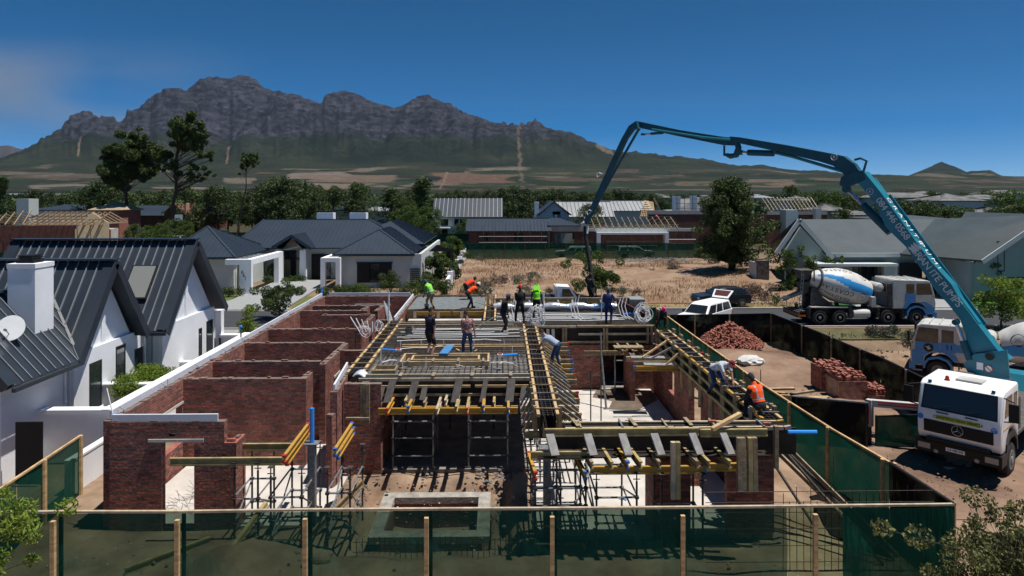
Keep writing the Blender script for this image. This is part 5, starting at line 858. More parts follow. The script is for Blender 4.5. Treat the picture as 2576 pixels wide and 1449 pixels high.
# ---- right front bay -----------------------------------------------------------------
XR0 = 1.2
RP = thing('brick_shell', 'red brick piers and walls of the unroofed front right room', 'house', (4.5, 24, 0))
def rw(a, b, z1, holes=(), z0=0.): w = MB(); wallq(w, a, b, z0, z1, .22, holes); return mk('wall', w, M['brick'], RP)
rw((4.15, 18.25), (5.12, 18.25), 2.3); rw((6.1, 18.25), (7.34, 18.25), 2.35); rw((4.26, 18.37), (4.26, 19.3), 2.3); rw((7.35, 18.37), (7.28, 31.6), 2.25, [(5.9, 7.4, .0, 2.1), (9.5, 10.6, .9, 2.1)]); rw((5.0, 18.37), (5.0, 18.9), 2.3)
rw((3.1, 32.0), (4.75, 32.0), 2.2); rw((5.95, 32.0), (7.4, 32.0), 2.2); rw((1.1, 32.05), (3.1, 32.05), 2.2, [(.3, 1.2, 0, 2.1)]); rw((5.95, 31.88), (5.9, 30.0), 2.15)
rw((6.2, 24.0), (6.2, 21.2), .95); rw((4.75, 34.5), (5.9, 34.5), 2.4); rw((-4.6, 36.5), (7.3, 36.5), 2.5); rw((7.3, 32.1), (7.3, 41), 2.6)
# deep edge form at the back of the bay
BKF = thing('edge_formwork', 'deep dark edge form with rails at the rear of the front right room', 'formwork', (4.5, 31.8, 2.1)); mk('panel', MB().box(1.7, 7.2, 31.75, 31.8, 2.2, 3.05), M['ply'], BKF)
for z_, x0, x1, m_ in ((3.06, 1.7, 3.6, 'timber_pale'), (3.08, 3.65, 7.25, 'timber'), (2.72, 3.7, 7.1, 'timber_pale'), (2.35, 3.0, 6.9, 'timber_old')): mk('rail', MB().box(x0, x1, 31.66, 31.745, z_-.05, z_+.045), M[m_], BKF)
for u in (1378, 1391): plank((ux(u, 31.6), 31.6, 2.98), (ux(u+1, 31.6), 31.5, 2.45), 'pale plank upright on the rear edge form', 'plank', .14, .03, (0,1,0), group='pale planks on the rear edge form')
for u in (1417, 1424, 1520, 1527, 1630, 1640, 1650): timber((ux(u, 31.5), 31.55, 3.12), (ux(u, 31.5), 31.55, 1.9 if u in (1520, 1527) else 2.3), 'upright yoke timber on the rear edge form', 'timber_old', .1, .1, (0,1,0), group='yoke timbers on the rear edge form')
for z5y, x0, x1 in ((2.05, 3.3, 6.9),): ibeam((ux(1470, 30.9), 31.0, 2.0), (ux(1635, 30.9), 31.0, 2.0), 'horizontal beam slung below the rear edge form', 'timber_old')
for u in (1560, 1585, 1610): ibeam((ux(u, 30.9), 30.2, 2.2), (ux(u, 30.9), 31.7, 2.2), 'short beam end under the small rear platform', 'timber_old', None, 'beam ends under the small rear platform')
plank((ux(1545, 30.5), 30.6, 2.36), (ux(1618, 30.5), 30.6, 2.36), 'dark working platform plank under the rear edge form', 'timber_old', .5, .05)
PR = MB(); t0_ = G(1525, 1028, .1); PR.tube([(t0_.x, t0_.y, .1), (ux(1513, t0_.y+.6), t0_.y+.6, 2.2)], .045, 8).tube([(ux(1513, t0_.y+.6), t0_.y+.6, 2.2), (ux(1511, t0_.y+.8), t0_.y+.8, 3.2)], .035, 8).box(t0_.x-.12, t0_.x+.12, t0_.y-.12, t0_.y+.12, .1, .115); single('steel_prop', PR, M['steel'], 'long leaning steel prop inside the front right room', 'prop', smooth=True)
for i_, (u, v, h) in enumerate([(1486, 1062, 1.25), (1512, 1063, 1.25)]): p_ = G(u, v, .1); single('starter_bar', MB().tube([(p_.x, p_.y, .1), (p_.x, p_.y, 2.2)], .028, 6), M['steel_dark'], ['left of two dark poles standing on the room floor', 'right of two dark poles standing on the room floor'][i_], 'pole')
single('cross_pole', MB().tube([(G(1486, 1062, .1).x, G(1486, 1062).y+.0, 1.9), (G(1512, 1063, .1).x+.02, G(1512, 1063).y, 1.9)], .025, 6), M['steel_dark'], 'short horizontal pole joining the two dark poles', 'pole')
b = MB()
for z_ in (.6, 1.6): b.tube([(ux(1543, 31.2), 31.2, z_), (ux(1590, 31.2), 31.2, z_)], .03, 6)
b.tube([(ux(1547, 31.2), 31.2, .1), (ux(1547, 31.2), 31.2, 2.2)], .035, 6); single('doorway_scaffold', b, M['steel'], 'steel scaffold pole and rails in the dark rear doorway', 'scaffold')
# side beams and planks at right of bay
for i_, (yy, x0, m_, cp) in enumerate([(28.6, 5.35, 'timber_pale', None), (27.8, 5.4, 'timber_old', 'capred'), (27.0, 5.35, 'yellow', 'capblue')]): ibeam((x0, yy, 2.3), (7.2, yy, 2.3), ['pale beam reaching left from the right side form', 'grey beam with red tips left of the right side form', 'yellow beam with blue tips left of the right side form'][i_], m_, cp)
plank((5.5, 28.4, 2.43), (6.9, 28.3, 2.43), 'far grey plank laid on the side beams', 'plank', .4, .03); plank((5.8, 27.2, 2.43), (7.0, 27.1, 2.43), 'near grey plank laid on the side beams', 'plank', .4, .03)
for i_, (a, b) in enumerate([((7.15, 28.9, 3.0), (5.95, 28.2, 2.46)), ((7.2, 28.0, 2.95), (6.2, 27.9, 2.46)), ((7.25, 27.0, 3.0), (6.6, 26.9, 2.46))]): timber(a, b, ['far slanting strut onto the grey planks', 'middle grey strut onto the grey planks', 'near slanting strut onto the grey planks'][i_], 'timber' if i_ != 1 else 'plank', .06, .07)
k = 0; y_ = 19.2
while y_ < 30.5:
    for j in range(3): timber((7.5-.30, y_+.13*j, 3.12+random.uniform(-.08,.1)), (7.5-.30, y_+.13*j, random.uniform(1.55, 1.75) if y_ < 27 else 1.9), 'upright timber on the inner face of the right side form', random.choice(['timber_old', 'timber_old', 'yellow_old', 'plank']), .08, .1, (1,0,0), 'inner upright timbers of the right side form')
    for j in range(2): timber((7.5+.30, y_+.2*j, 3.22), (7.5+.30, y_+.2*j, 2.2), 'upright timber on the outer face of the right side form', 'timber_old', .12, .1, (1,0,0), 'outer upright timbers of the right side form')
    y_ += 1.22; k += 1
for z_ in (2.75, 2.4): timber((7.17, 19, z_), (7.13, 30.6, z_), 'long rail behind the inner uprights', 'yellow_old', .05, .1, group='rails along the right side form')
for yy in (29.2, 28.2, 27.4): ibeam((7.8, yy, 2.55), (8.5, yy, 2.55), 'beam end sticking out toward the green fence', 'yellow_old', 'capred', 'beam ends toward the green fence')
# right front: layers of beams and planks
YFR = 17.9
FP = thing('edge_formwork', 'dark front edge form panel of the front right room', 'formwork', (4.5, YFR, 2.5)); mk('panel', MB().box(1.3, 7.85, YFR-.02, YFR+.03, 2.35, 3.05), M['ply'], FP); mk('soffit', MB().box(1.0, 3.0, 17.3, 17.87, 2.5, 2.53).box(3.01, 7.0, 17.5, 17.87, 2.44, 2.47), M['ply'], FP)
ibeam((ux(1371, 17.6), 17.72, 3.02), (ux(1762, 17.6), 17.72, 3.02), 'long faded beam along the top of the front form, left length', 'yellow_old'); ibeam((ux(1764, 17.6), 17.70, 2.99), (ux(1934, 17.6), 17.70, 2.99), 'faded beam along the top of the front form, right length', 'yellow_old')
for i_, z6x in enumerate((328, 610, 868, 1108, 1393, 1623)):
    x_ = ux((2000+z6x/1.887)*.639, 17.4); plank((x_-.06, 17.52, 3.05), (x_+.06, 17.2, 2.62), 'light grey plank brace slanting down the front form', 'plank', .26, .04, (0,.3,1), group='light plank braces on the front form')
for i_, (z6x, m_, cp) in enumerate([(622, 'timber_old', None), (770, 'yellow_old', None), (888, 'yellow', 'capblue'), (985, 'yellow_old', None), (1122, 'timber_old', None), (1403, 'timber_old', None), (1490, 'yellow_old', None), (1645, 'yellow_old', None), (205, 'yellow', 'capred'), (575, 'yellow', 'capblue')]):
    x_ = ux((2000+z6x/1.887)*.639, 17.0); low_ = i_ > 7; z_ = 2.33 if low_ else 2.45; ibeam((x_, 16.95 if not low_ else 17.0, z_-.15*low_), (x_-.12, 18.4, z_-.15*low_), 'joist end pointing out under the front form', m_, cp, 'joist ends under the front form')
ibeam((ux(1485, 17.2), 17.25, 2.22), (ux(1770, 17.2), 17.25, 2.22), 'long yellow primary beam under the front joists', 'yellow'); ibeam((ux(1772, 17.2), 17.35, 2.24), (ux(1882, 17.2), 17.35, 2.24), 'shorter yellow primary beam at the right front corner', 'yellow', 'capblue'); ibeam((ux(1335, 17.4), 17.4, 2.55), (ux(1478, 17.4), 17.4, 2.55), 'faded beam at the foot of the long centre form', 'yellow_old')
for u in (1859, 1869, 1886, 1898): timber((ux(u, 17.1), 17.1, 3.08), (ux(u+4, 17.0), 17.05, 1.75), 'heavy upright yoke timber at the right front corner', 'timber_old' if u != 1886 else 'yellow_old', .11, .12, (0,1,0), group='yoke timbers at the right front corner')
for u in (1693, 1705): timber((ux(u, 17.1), 17.1, 2.98), (ux(u, 17.1), 17.1, 1.55), 'upright yoke timber at the middle front pier', 'yellow_old' if u > 1700 else 'timber_pale', .11, .12, (0,1,0), group='yoke timbers at the middle front pier')
timber((ux(1952, 17.6), 17.6, 3.2), (ux(1952, 17.6), 17.6, 2.1), 'upright board at the extreme right of the front form', 'timber_old', .1, .14, (0,1,0))
timber((ux(1790, 17.6), 17.55, 3.14), (ux(1866, 17.8), 17.9, 3.42), 'pale offcut timber propped up on the front form', 'timber', .12, .09)
for u, x2 in ((1440, 1455), (1585, 1600), (1725, 1740)): plank((ux(u, 18.4), 18.5, 3.13), (ux(x2, 17.9), 17.9, 3.12), 'dark batten tied across the front form', 'timber_old', .1, .03)
for x_, y_, z_ in ((5.6, 18.1, 3.1), (7.0, 17.9, 3.1)): single('loose_brick', MB().box(x_, x_+.2, y_, y_+.1, z_, z_+.07), M['brick_loose'], ['half brick lying on the front form beside the dark batten', 'half brick near the right end of the front form'][x_ > 6], 'brick')
pipe('blue pipe sticking out level from the right front corner', [(7.55, 17.7, 3.0), (8.15, 17.68, 3.0), (8.3, 17.68, 3.0)], .055, 'bpipe')
for i_, (a, b) in enumerate([((7.7, 18.3, 2.3), (9.5, 16.7, .05)), ((7.7, 18.9, 2.4), (9.9, 16.9, .05)), ((7.7, 20.0, 1.9), (8.7, 18.6, .05))]): pipe(['near raking shore on the sand beside the right corner pier', 'far raking shore on the sand beside the right corner pier', 'short raking shore behind the long ones'][i_], [a, b], .04, 'steel_dark', 'prop', 'raking_shore')
for i_, (a, b) in enumerate([((7.75, 18.6, 2.45), (10.1, 17.1, .05)), ((7.8, 19.2, 2.0), (9.7, 17.5, .1))]): timber(a, b, ['brown timber shore beside the steel shores', 'second brown timber shore beside the steel shores'][i_], 'timber_old', .08, .1)
# ---- columns, scaffolds ----------------------------------------------------------------
def column(label, x, y, z1, w=.2): 
    T = thing('steel_column', label, 'column', (x, y, 0)); h = w/2; mk('shaft', MB().box(x-h, x+h, y-h, y+h, 0, z1), M['steel'], T); mk('cap_plate', MB().box(x-h-.1, x+h+.1, y-h-.06, y+h+.06, z1, z1+.02), M['steel'], T); return T
cx_ = ux(785, 18.6); column('grey steel column with cap plate in front of the left rooms', cx_, 18.6, 2.47); pipe('bright blue upright pipe on top of the left steel column', [(cx_, 18.6, 2.49), (cx_, 18.6, 3.42)], .06, 'bpipe'); column('grey steel column below the foot of the long centre form', ux(1376, 18.2), 18.2, 2.45)
def scaff(label, x0, x1, y0, y1, h, nx=2, ny=2, lifts=(.55, 1.3), r=.028, jack=True, braces=True, m='steel_dark', name='scaffold_tower'):
    T = thing(name, label, 'scaffold', ((x0+x1)/2, (y0+y1)/2, 0)); xs = [x0+(x1-x0)*i/(nx-1) for i in range(nx)]; ys = [y0+(y1-y0)*i/(ny-1) for i in range(ny)]
    for x in xs:
        for y in ys:
            mk('standard', MB().tube([(x, y, .03), (x, y, h)], r, 6), M[m], T)
            if jack: mk('base_jack', MB().tube([(x, y, h), (x, y, h+.22)], r*.6, 6).box(x-.07, x+.07, y-.07, y+.07, h+.22, h+.235).tube([(x-.09, y, h+.06), (x+.09, y, h+.06)], .014, 4), M['steel_dark'], T)
    for z in lifts:
        for y in ys: mk('ledger', MB().tube([(x0, y, z), (x1, y, z)], r*.9, 6), M['steel'], T)
        for x in xs: mk('transom', MB().tube([(x, y0, z+.06), (x, y1, z+.06)], r*.9, 6), M['steel'], T)
    cp = MB()
    for x in xs:
        for y in ys:
            for z in lifts: cp.box(x-.05, x+.05, y-.05, y+.05, z-.03, z+.03)
    mk('couplers', cp, M['steel_dark'], T)
    if braces:
        mk('brace', MB().tube([(x0, y0-.02, lifts[0]), (x0+.01, y1, lifts[-1])], r*.8, 6), M['steel'], T); mk('brace', MB().tube([(x1, y1, lifts[0]), (x1, y0, lifts[-1])], r*.8, 6), M['steel'], T)
    return T
scaff('scaffold tower left of the front steel column', ux(694, 18), ux(770, 18), 17.6, 19.4, 2.0, 2, 2, (.35, .85, 1.45)); scaff('scaffold tower right of the front steel column', ux(838, 18.3), ux(893, 18.3), 17.7, 19.3, 1.95, 2, 2, (.35, .9, 1.5)); scaff('small scaffold frame standing in front of the door wall', ux(604, 18.6), ux(662, 18.6), 18.2, 19.5, 1.9, 2, 2, (.5, 1.15))
scaff('left scaffold bay inside the dark opening under the slab', ux(986, 22.6), ux(1088, 22.6), 22.8, 24.4, 1.85, 2, 2, (.5, 1.1, 1.65), .03, m='steel'); scaff('right scaffold bay inside the dark opening under the slab', ux(1178, 22.6), ux(1277, 22.6), 22.8, 24.4, 1.85, 2, 2, (.5, 1.1, 1.65), .03, m='steel'); scaff('scaffold bay farther back in the dark room', -3.6, -.2, 26.5, 28.5, 1.9, 3, 2, (.6, 1.4), .028)
scaff('dense scaffold tower below the long centre form, left bay', ux(1345, 17.6), ux(1470, 17.6), 17.3, 19.6, 1.95, 3, 3, (.35, .8, 1.3, 1.75)); scaff('scaffold tower on the white floor left of the middle pier', ux(1495, 17.6), ux(1560, 17.6)+.35, 17.2, 19.3, 1.95, 2, 2, (.9, 1.55)); scaff('scaffold tower at the right front beside the doorway', ux(1660, 17.3), ux(1762, 17.3), 17.1, 17.95, 1.95, 2, 2, (1.05,)); scaff('scaffold tower deep below the long centre form', 1.3, 2.4, 21.5, 26.5, 1.9, 2, 4, (.5, 1.1, 1.6))
# left front beams
ibeam((ux(428, 18.2), 18.2, 2.15), (ux(712, 18.2), 18.2, 2.15), 'long faded beam in front of the brick doorway', 'yellow_old', None); ibeam((ux(590, 19.3), 19.3, 2.12), (ux(744, 19.3), 19.3, 2.12), 'faded beam with red tip behind the long one', 'yellow_old', 'capred')
for i_, (a, b, cp, dx) in enumerate([((714, 1152), (776, 1068), 'capred', 0), ((722, 1158), (778, 1078), 'capred', .0), ((842, 1135), (886, 1066), 'capblue', 0), ((850, 1142), (890, 1078), 'capblue', 0)]):
    z_ = 2.42 if i_ % 2 == 0 else 2.24; p_, q_ = G(a[0], a[1]+4, z_), G(b[0], b[1]+4, z_); ibeam((p_.x+.0, p_.y, z_), (q_.x, q_.y, z_), ['upper yellow beam with red tip left of the blue pipe', 'lower yellow beam under the red tipped pair', 'upper yellow beam with blue tip right of the blue pipe', 'lower yellow beam of the blue tipped pair'][i_], 'yellow', cp)
ibeam((ux(876, 18.6)-1.0, 17.8, .15), (ux(908, 18.9), 19.2, 1.15), 'yellow ended beam leaning on the ground right of the tower', 'timber_old'); ibeam((-9.0, 16.6, .12), (-7.6, 18.1, .12), 'beam lying on the sand behind the green net', 'yellow_old')
timber((-6.9, 16.5, .05), (-6.3, 18.6, .85), 'timber leaning up from the sand behind the net', 'yellow_old', .1, .12)
# ---- rear: poured slab, platform with conduits, upstand forms ---------------------------
SL = thing('poured_slab', 'freshly poured grey concrete slab at the back left of the deck', 'slab', (-2.6, 38.5, 2.8)); X, Y = np.meshgrid(np.linspace(-4.95, -.62, 50), np.linspace(37.0, 41.6, 50)); Z = 2.99+(fbm(X*3, Y*3, 3, 4)-.5)*.07
o_ = grid_obj('surface', X, Y, Z, M['wetcon']); o_.parent = SL; o_.matrix_basis = wm(SL).inverted(); del o_['kind']; mk('form', MB().box(-4.98, -.6, 36.93, 36.98, 2.5, 3.03).box(-4.98, -.6, 41.62, 41.7, 2.5, 3.1), M['timber_old'], SL); mk('soffit', MB().box(-4.95, -.62, 37, 41.6, 2.7, 2.78), M['ply'], SL)
ibeam((-4.6, 36.8, 2.82), (-2.6, 36.8, 2.82), 'yellow beam along the front of the wet slab, left', 'yellow'); ibeam((-2.5, 36.8, 2.82), (-.75, 36.8, 2.82), 'yellow beam along the front of the wet slab, right', 'yellow')
for k in range(4): plank((-4.5+k*1.25, 36.68, 2.95), (-4.5+k*1.25, 36.66, 2.6), 'short pale batten on the wet slab form', 'timber_pale', .16, .03, (0,1,0), group='short battens on the wet slab form')
plank((-4.8, 36.3, 2.55), (-.8, 36.3, 2.55), 'long white plank below the wet slab form', 'concrete', .5, .05); plank((-4.7, 35.9, 2.4), (-.9, 35.9, 2.4), 'brown plank just below the long white plank', 'timber_old', .12, .1)
beamform('beam_formwork', 'cross form between the wet slab and the conduit platform', (-.45, 33.0), (-.45, 41.5), .4, 3.12, 2.5, ties=2)
PL = thing('rear_deck', 'dark deck strewn with white conduits behind the front right room', 'deck', (3.2, 34.5, 2.9)); mk('deck', MB().box(-.2, 7.3, 32.4, 37.2, 2.85, 2.95), M['ply'], PL)
b = MB()
for k in range(38): b.tube([(-.1+k*.2, 32.5, 3.0), (-.1+k*.2, 37.1, 3.0)], .012, 4, cap=False)
for k in range(23): b.tube([(-.15, 32.5+k*.2, 3.02), (7.2, 32.5+k*.2, 3.02)], .012, 4, cap=False)
mk('mesh', b, M['rebar'], PL)
UPF = thing('upstand_formwork', 'long rear upstand form with yellow rails and grey braces behind the workers', 'formwork', (3.2, 37.3, 2.9)); mk('panel', MB().box(-.2, 7.2, 37.6, 37.65, 2.9, 3.5), M['ply'], UPF)
for z_, m_ in ((3.47, 'timber_old'), (3.33, 'yellow_old'), (3.05, 'timber_pale')): mk('rail', MB().box(-.2, 7.1, 37.45, 37.59, z_-.06, z_+.06), M[m_], UPF)
for x0, x1 in ((.2, 2.4), (2.6, 5.0), (5.1, 6.4)): mk('beam', MB().box(x0, x1, 37.38, 37.44, 3.1, 3.24), M['yellow'], UPF)
for i_ in range(9): x_ = .1+i_*.78; mk('brace', MB().bar((x_, 37.34, 3.44), (x_+.08, 37.1, 3.1), .13, .04, (0,.3,1)), M['plank'] if i_ % 3 else M['timber_old'], UPF)
mk('end_panel', MB().prism([(6.5, 37.35, 2.96), (7.35, 34.2, 2.96), (7.35, 34.2, 3.2), (6.5, 37.35, 3.5)], (.05, 0.02, 0)), mat('red_brown_ply', (.16,.055,.04), .7, var=.2), UPF)
for i_ in range(2): timber((-.62, 37.1+.2*i_, 3.9), (-.62, 37.1+.2*i_, 2.3), 'pale upright post beside the wet slab', 'timber', .12, .1, (0,1,0), group='pale posts beside the wet slab')
FR = thing('foil_roll', 'long silver wrapped insulation roll tied along the rear deck', 'roll', (3.2, 36.6, 3.1)); pts = [(-.3+.3*i_, 36.5+.05*math.sin(i_), 3.2+.03*math.sin(i_*1.3)) for i_ in range(23)]; R_ = [.10+.13*abs(math.sin((i_+.5)*math.pi/4.4))**.5 for i_ in range(23)]
mk('roll', MB().tube(pts, R_, 12), M['foil'], FR, smooth=True); 
for i_ in (4, 9, 13, 18): mk('tie', MB().tube([(pts[i_][0]-.02, pts[i_][1], pts[i_][2]), (pts[i_][0]+.02, pts[i_][1], pts[i_][2])], R_[i_]+.012, 10), M['bpipe'], FR)
for i_ in range(7): y_ = 33.3+i_*.33; conduit([(-.1+.3*(i_ % 3), y_, 3.06), (2.2, y_+random.uniform(-.1,.1), 3.08), (4.4, y_+random.uniform(-.1,.1), 3.07), (6.2-.3*(i_ % 2), y_+random.uniform(-.2,.3), 3.06)], 'long white conduit on the rear deck', .022, group='long white conduits on the rear deck')
def coil(label, c, R, n, sx=1., tilt=0, r=.012):
    b = MB()
    for k in range(n):
        rr = R*random.uniform(.5, 1.0); o = V3((random.uniform(-.2,.2)*R, random.uniform(-.1,.1), random.uniform(-.15,.1)*R)); tl = tilt+random.uniform(-.5, .5); w_ = random.uniform(.5, 1.1); ph_ = random.uniform(0, 6)
        b.tube([V3(c)+o+V3((rr*sx*w_*math.cos(t)*(1+.15*math.sin(2*t+ph_)), rr*math.sin(t)*math.sin(tl)*.6, rr*math.sin(t)*math.cos(tl)*(1+.12*math.sin(3*t+ph_)))) for t in [i*math.pi/11 for i in range(23)]], r, 5, cap=False)
    return single('conduit_coil', b, M['pvc'], label, 'coil', smooth=True)
coil('big tangled coil of white conduit left of the man in grey shirt', (ux(1348, 31.9), 31.9, 3.5), .60, 15, .75); coil('coil of white conduit hanging at the right end of the rear deck', (ux(1618, 33), 33.2, 3.38), .55, 14, .85, .5); coil('small coil of white conduit at the brick wall left of the slab', (ux(920, 30.0), 30.0, 3.25), .32, 6, .95); coil('tiny white coil beside the slab\'s left rear corner', (ux(952, 31.6), 31.6, 3.2), .25, 5)
for i_, (u, yy) in enumerate([(1285, 33.6), (1292, 33.8), (1360, 34), (1440, 34.2), (1448, 34.0), (1456, 34.2), (1560, 34.4), (1568, 34.3), (1577, 34.2), (1300, 33.5)]):
    x_ = ux(u, yy); conduit([(x_+.25, yy-.5, 3.02), (x_, yy-.2, 3.15), (x_-.1, yy, 3.6), (x_+.04, yy+.1, 3.95+.1*(i_ % 3))], 'white conduit tail bending up from the rear deck', .02, group='upright conduit tails on the rear deck')
for i_ in range(8): conduit([(ux(1262+i_*5, 31), 32.1, 3.1), (ux(1268+i_*7, 31), 31.0-.1*i_, 3.12), (ux(1255+i_*11, 30), 30.2+.12*i_, 3.12)], 'white conduit fanning over the mesh behind the worker', .016, group='white conduits fanning over the rear mesh')
for i_ in range(7): a_ = G(880+i_*9, 800+5*i_, 3.6); conduit([(ux(905+i_*8, 30.5), 30.5, 3.1), (ux(880+i_*14, 30.5), 30.6, 3.75-.05*i_)], 'white conduit sticking up by the left rooms', .022, group='conduits sticking up by the left rooms')
for i_ in range(5): conduit([(ux(978+i_*3, 33.5), 33.4, 2.9), (ux(966+i_*3, 33.5), 33.5, 4.0-.1*i_)], 'white conduit bundle by the tall white pipe', .03, group='conduit bundle by the tall white pipe')
pipe('white post with bracket upright in front of the green capped man', [(ux(1367, 36), 36, 2.95), (ux(1367, 36), 36, 4.1)], .05, 'pvc', 'post', 'white_post'); pipe('slim white pole left of the man in blue overalls', [(ux(1513, 33.6), 33.6, 2.95), (ux(1513, 33.6), 33.6, 4.55)], .025)
pipe('blue pipe lying at the right end of the rear deck', [(ux(1570, 34.6), 34.6, 3.12), (ux(1600, 34.6), 34.7, 3.15)], .06, 'bpipe')
single('storage_box', MB().box(ux(1590, 40), ux(1620, 40), 40, 41.2, 1.8, 2.9).box(ux(1586, 40), ux(1622, 40), 39.95, 41.25, 2.9, 3.05), mat('grey_green_lid', (.22,.25,.25), .6, var=.1), 'grey green storage bin with lid beyond the rear deck', 'bin')
single('red_trestle', MB().tube([(ux(1150, 42.3), 42.3, 2.4), (ux(1150, 42.3), 42.3, 3.05), (ux(1175, 42.3), 42.3, 3.05)], .03, 6).tube([(ux(1160, 42.3), 42.3, 2.7), (ux(1178, 42.3), 42.3, 2.7)], .03, 6), M['capred'], 'small red tubular trestle behind the wet slab', 'trestle')
single('pale_board', MB().box(ux(1092, 43), ux(1235, 43), 42.6, 45.0, 2.30, 2.36), M['timber_pale'], 'wide pale board platform behind the wet slab', 'board')
# ---- plunge pool --------------------------------------------------------------------
PO = thing('plunge_pool', 'square plunge pool shell with pale concrete rim and brick sides', 'pool', (-1.9, 19.6, 0)); a0, a1_, b0_, b1_ = -3.5, -.25, 18.25, 21.0; w_ = .36
mk('rim', MB().box(a0, a1_, b0_, b0_+w_, -.12, .07).box(a0, a1_, b1_-w_, b1_, -.12, .07).box(a0, a0+w_, b0_+w_+.001, b1_-w_-.001, -.12, .07).box(a1_-w_, a1_, b0_+w_+.001, b1_-w_-.001, -.12, .07), mat('rough_rim', (.30,.28,.25), .95, var=.3, scale=4, bump=.6, detail=9), PO)
wl = MB(); wallq(wl, (a0+.3, b1_-.29), (a1_-.3, b1_-.29), -.9, -.121, .1); wallq(wl, (a0+.3, b0_+.29), (a1_-.3, b0_+.29), -.9, -.121, .1); wallq(wl, (a0+.29, b0_+.35), (a0+.29, b1_-.35), -.9, -.121, .1); wallq(wl, (a1_-.29, b0_+.35), (a1_-.29, b1_-.35), -.9, -.121, .1); mk('side', wl, M['brick'], PO)
def rubble(name, label, n, f, s0, s1, m, jit=.3, cat=None, kind='stuff'):
    b = MB()
    for _ in range(n): x, y, z = f(); s = random.uniform(s0, s1); b.ico((x, y, z+s*.3), s, jit, (1, random.uniform(.6, 1), random.uniform(.5, .8)))
    return single(name, b, M[m], label, cat or 'rubble', kind=kind)
rg = random.gauss
rubble('rubble', 'stones and broken concrete lying round the pool and slab edge', 260, lambda: random.choice([(rg(-4.4, .5), rg(20.7, .5), .15), (rg(-.2, .4), rg(21.6, .3), .25), (rg(-6.0, .9), rg(17.3, .5), .15), (rg(-2, 1.5), rg(22.0, .25), .05), (rg(-7.5, 1.2), rg(16.8, .3), .1), (rg(-.1, .5), rg(20, 1), .0)]), .02, .08, 'concrete_dark')
rubble('debris', 'pale litter and mortar crumbs over the site sand', 700, lambda: (random.uniform(-11.5, 10), random.uniform(15, 22.3) if random.random() < .7 else random.uniform(22, 45), .03), .008, .035, 'concrete'); rubble('rubble', 'scattered red brick bits over the sand', 260, lambda: (random.uniform(-11, 10), random.uniform(16.4, 22), .02), .015, .06, 'brick_loose'); rubble('gravel', 'small pale stones over the clay yard', 900, lambda: (random.uniform(10.8, 17), random.uniform(20, 41), .12), .01, .05, 'sand')
rubble('gravel', 'stones over the rough verge by the mixer trucks', 900, lambda: (lambda x, y: (x, y, .12-float(dip(np.array(x), np.array(y)))))(random.uniform(17.8, 40), random.uniform(18, 43)), .015, .09, 'sand')
def brickheap(n, f, name, label, kind=None, cat='bricks'):
    b = MB()
    for _ in range(n):
        p = V3(f()); d = V3((random.uniform(-1,1), random.uniform(-1,1), random.uniform(-.6,.6))).normalized(); b.bar(p-d*.11, p+d*.11, .105, .073, (random.uniform(-1,1), random.uniform(-1,1), 1))
    return single(name, b, M['brick_loose'], label, cat, kind=kind)
def heapf():
    r = random.random()**.6; t = random.uniform(0, 2*math.pi); x, y = 13.35+1.9*r*math.cos(t), 39.3+1.35*r*math.sin(t); return (x, y, .45+(1.35*(1-r)**.8+.05)*random.uniform(.55, 1)+.05)
brickheap(1500, heapf, 'brick_heap', 'tall heap of loose red bricks in the black fenced yard', 'stuff')
bp_ = G(1885, 922); BG = MB(); BG.ico((bp_.x-.45, bp_.y-1.3, .62), .62, .16, (1.15, .8, .48), sub=3); single('bulk_bag', BG, M['canvas'], 'crumpled white bulk bag at the foot of the brick heap', 'bag', smooth=True)
for i_, (x_, y_, w, d_, h) in enumerate([(15.6, 30.4, 1.2, 1.15, 1.05), (15.45, 31.7, 1.2, 1.1, 1.1), (16.65, 29.9, .85, 1.0, .5)]):
    T = thing('brick_pallet', ['front stack of red bricks half wrapped in torn plastic', 'stack of red bricks just behind the wrapped one', 'lower wrapped brick stack right of the tall ones'][i_], 'brick pallet', (x_, y_, .1)); b = MB(); z_ = .18
    while z_ < h+.1:
        xx = x_-w/2
        while xx < x_+w/2-.1:
            for yy in (y_-d_/2, y_+d_/2-.22): b.box(xx+.003, xx+.106, yy+random.uniform(-.02,.02), yy+.22, z_, z_+.072)
            xx += .11
        b.box(x_-w/2-.004, x_+w/2, y_-d_/2+.23, y_+d_/2-.23, z_, z_+.070); z_ += .075
    for _ in range(60): p = V3((x_+random.uniform(-.5,.5)*w*.9, y_+random.uniform(-.5,.5)*d_*.9, z_+.03+random.uniform(0,.12))); d2_ = V3((rg(0,.3), 1, rg(0,.12))).normalized(); b.bar(p-d2_*.11, p+d2_*.11, .105, .073)
    mk('bricks', b, M['brick_loose'], T)
    if i_ != 1: mk('wrap', MB().box(x_-w/2-.03, x_+w/2+.03, y_-d_/2-.05, y_+d_/2+.03, .14, h*.93), M['wrap'], T)
for k in range(13):
    a_ = random.uniform(-.5, .9) if k > 5 else random.uniform(-.15, .15); c_ = V3((rg(12.0, .55), rg(28.2, .5), .42+.05*k)); d_ = V3((math.cos(a_), math.sin(a_)*1.0, random.uniform(-.08,.1))); l_ = random.uniform(.5, 1.1); timber(c_-d_*l_, c_+d_*l_, 'loose timber lying in the pile beside the green fence', 'timber' if k % 3 else 'timber_old', .14, .08, group='loose timbers piled beside the green fence')
for i_, (x_, y_) in enumerate([(12.3, 35.1), (12.4, 33.6), (12.6, 32.5), (12.9, 31.2)]): single('iron_stake', MB().tube([(x_-1.6+.25*i_, y_, .1), (x_-1.6+.25*i_, y_, 1.15)], .02, 5), M['rebar'], 'dark iron stake standing beyond the green fence', 'stake', 'iron stakes beyond the green fence')
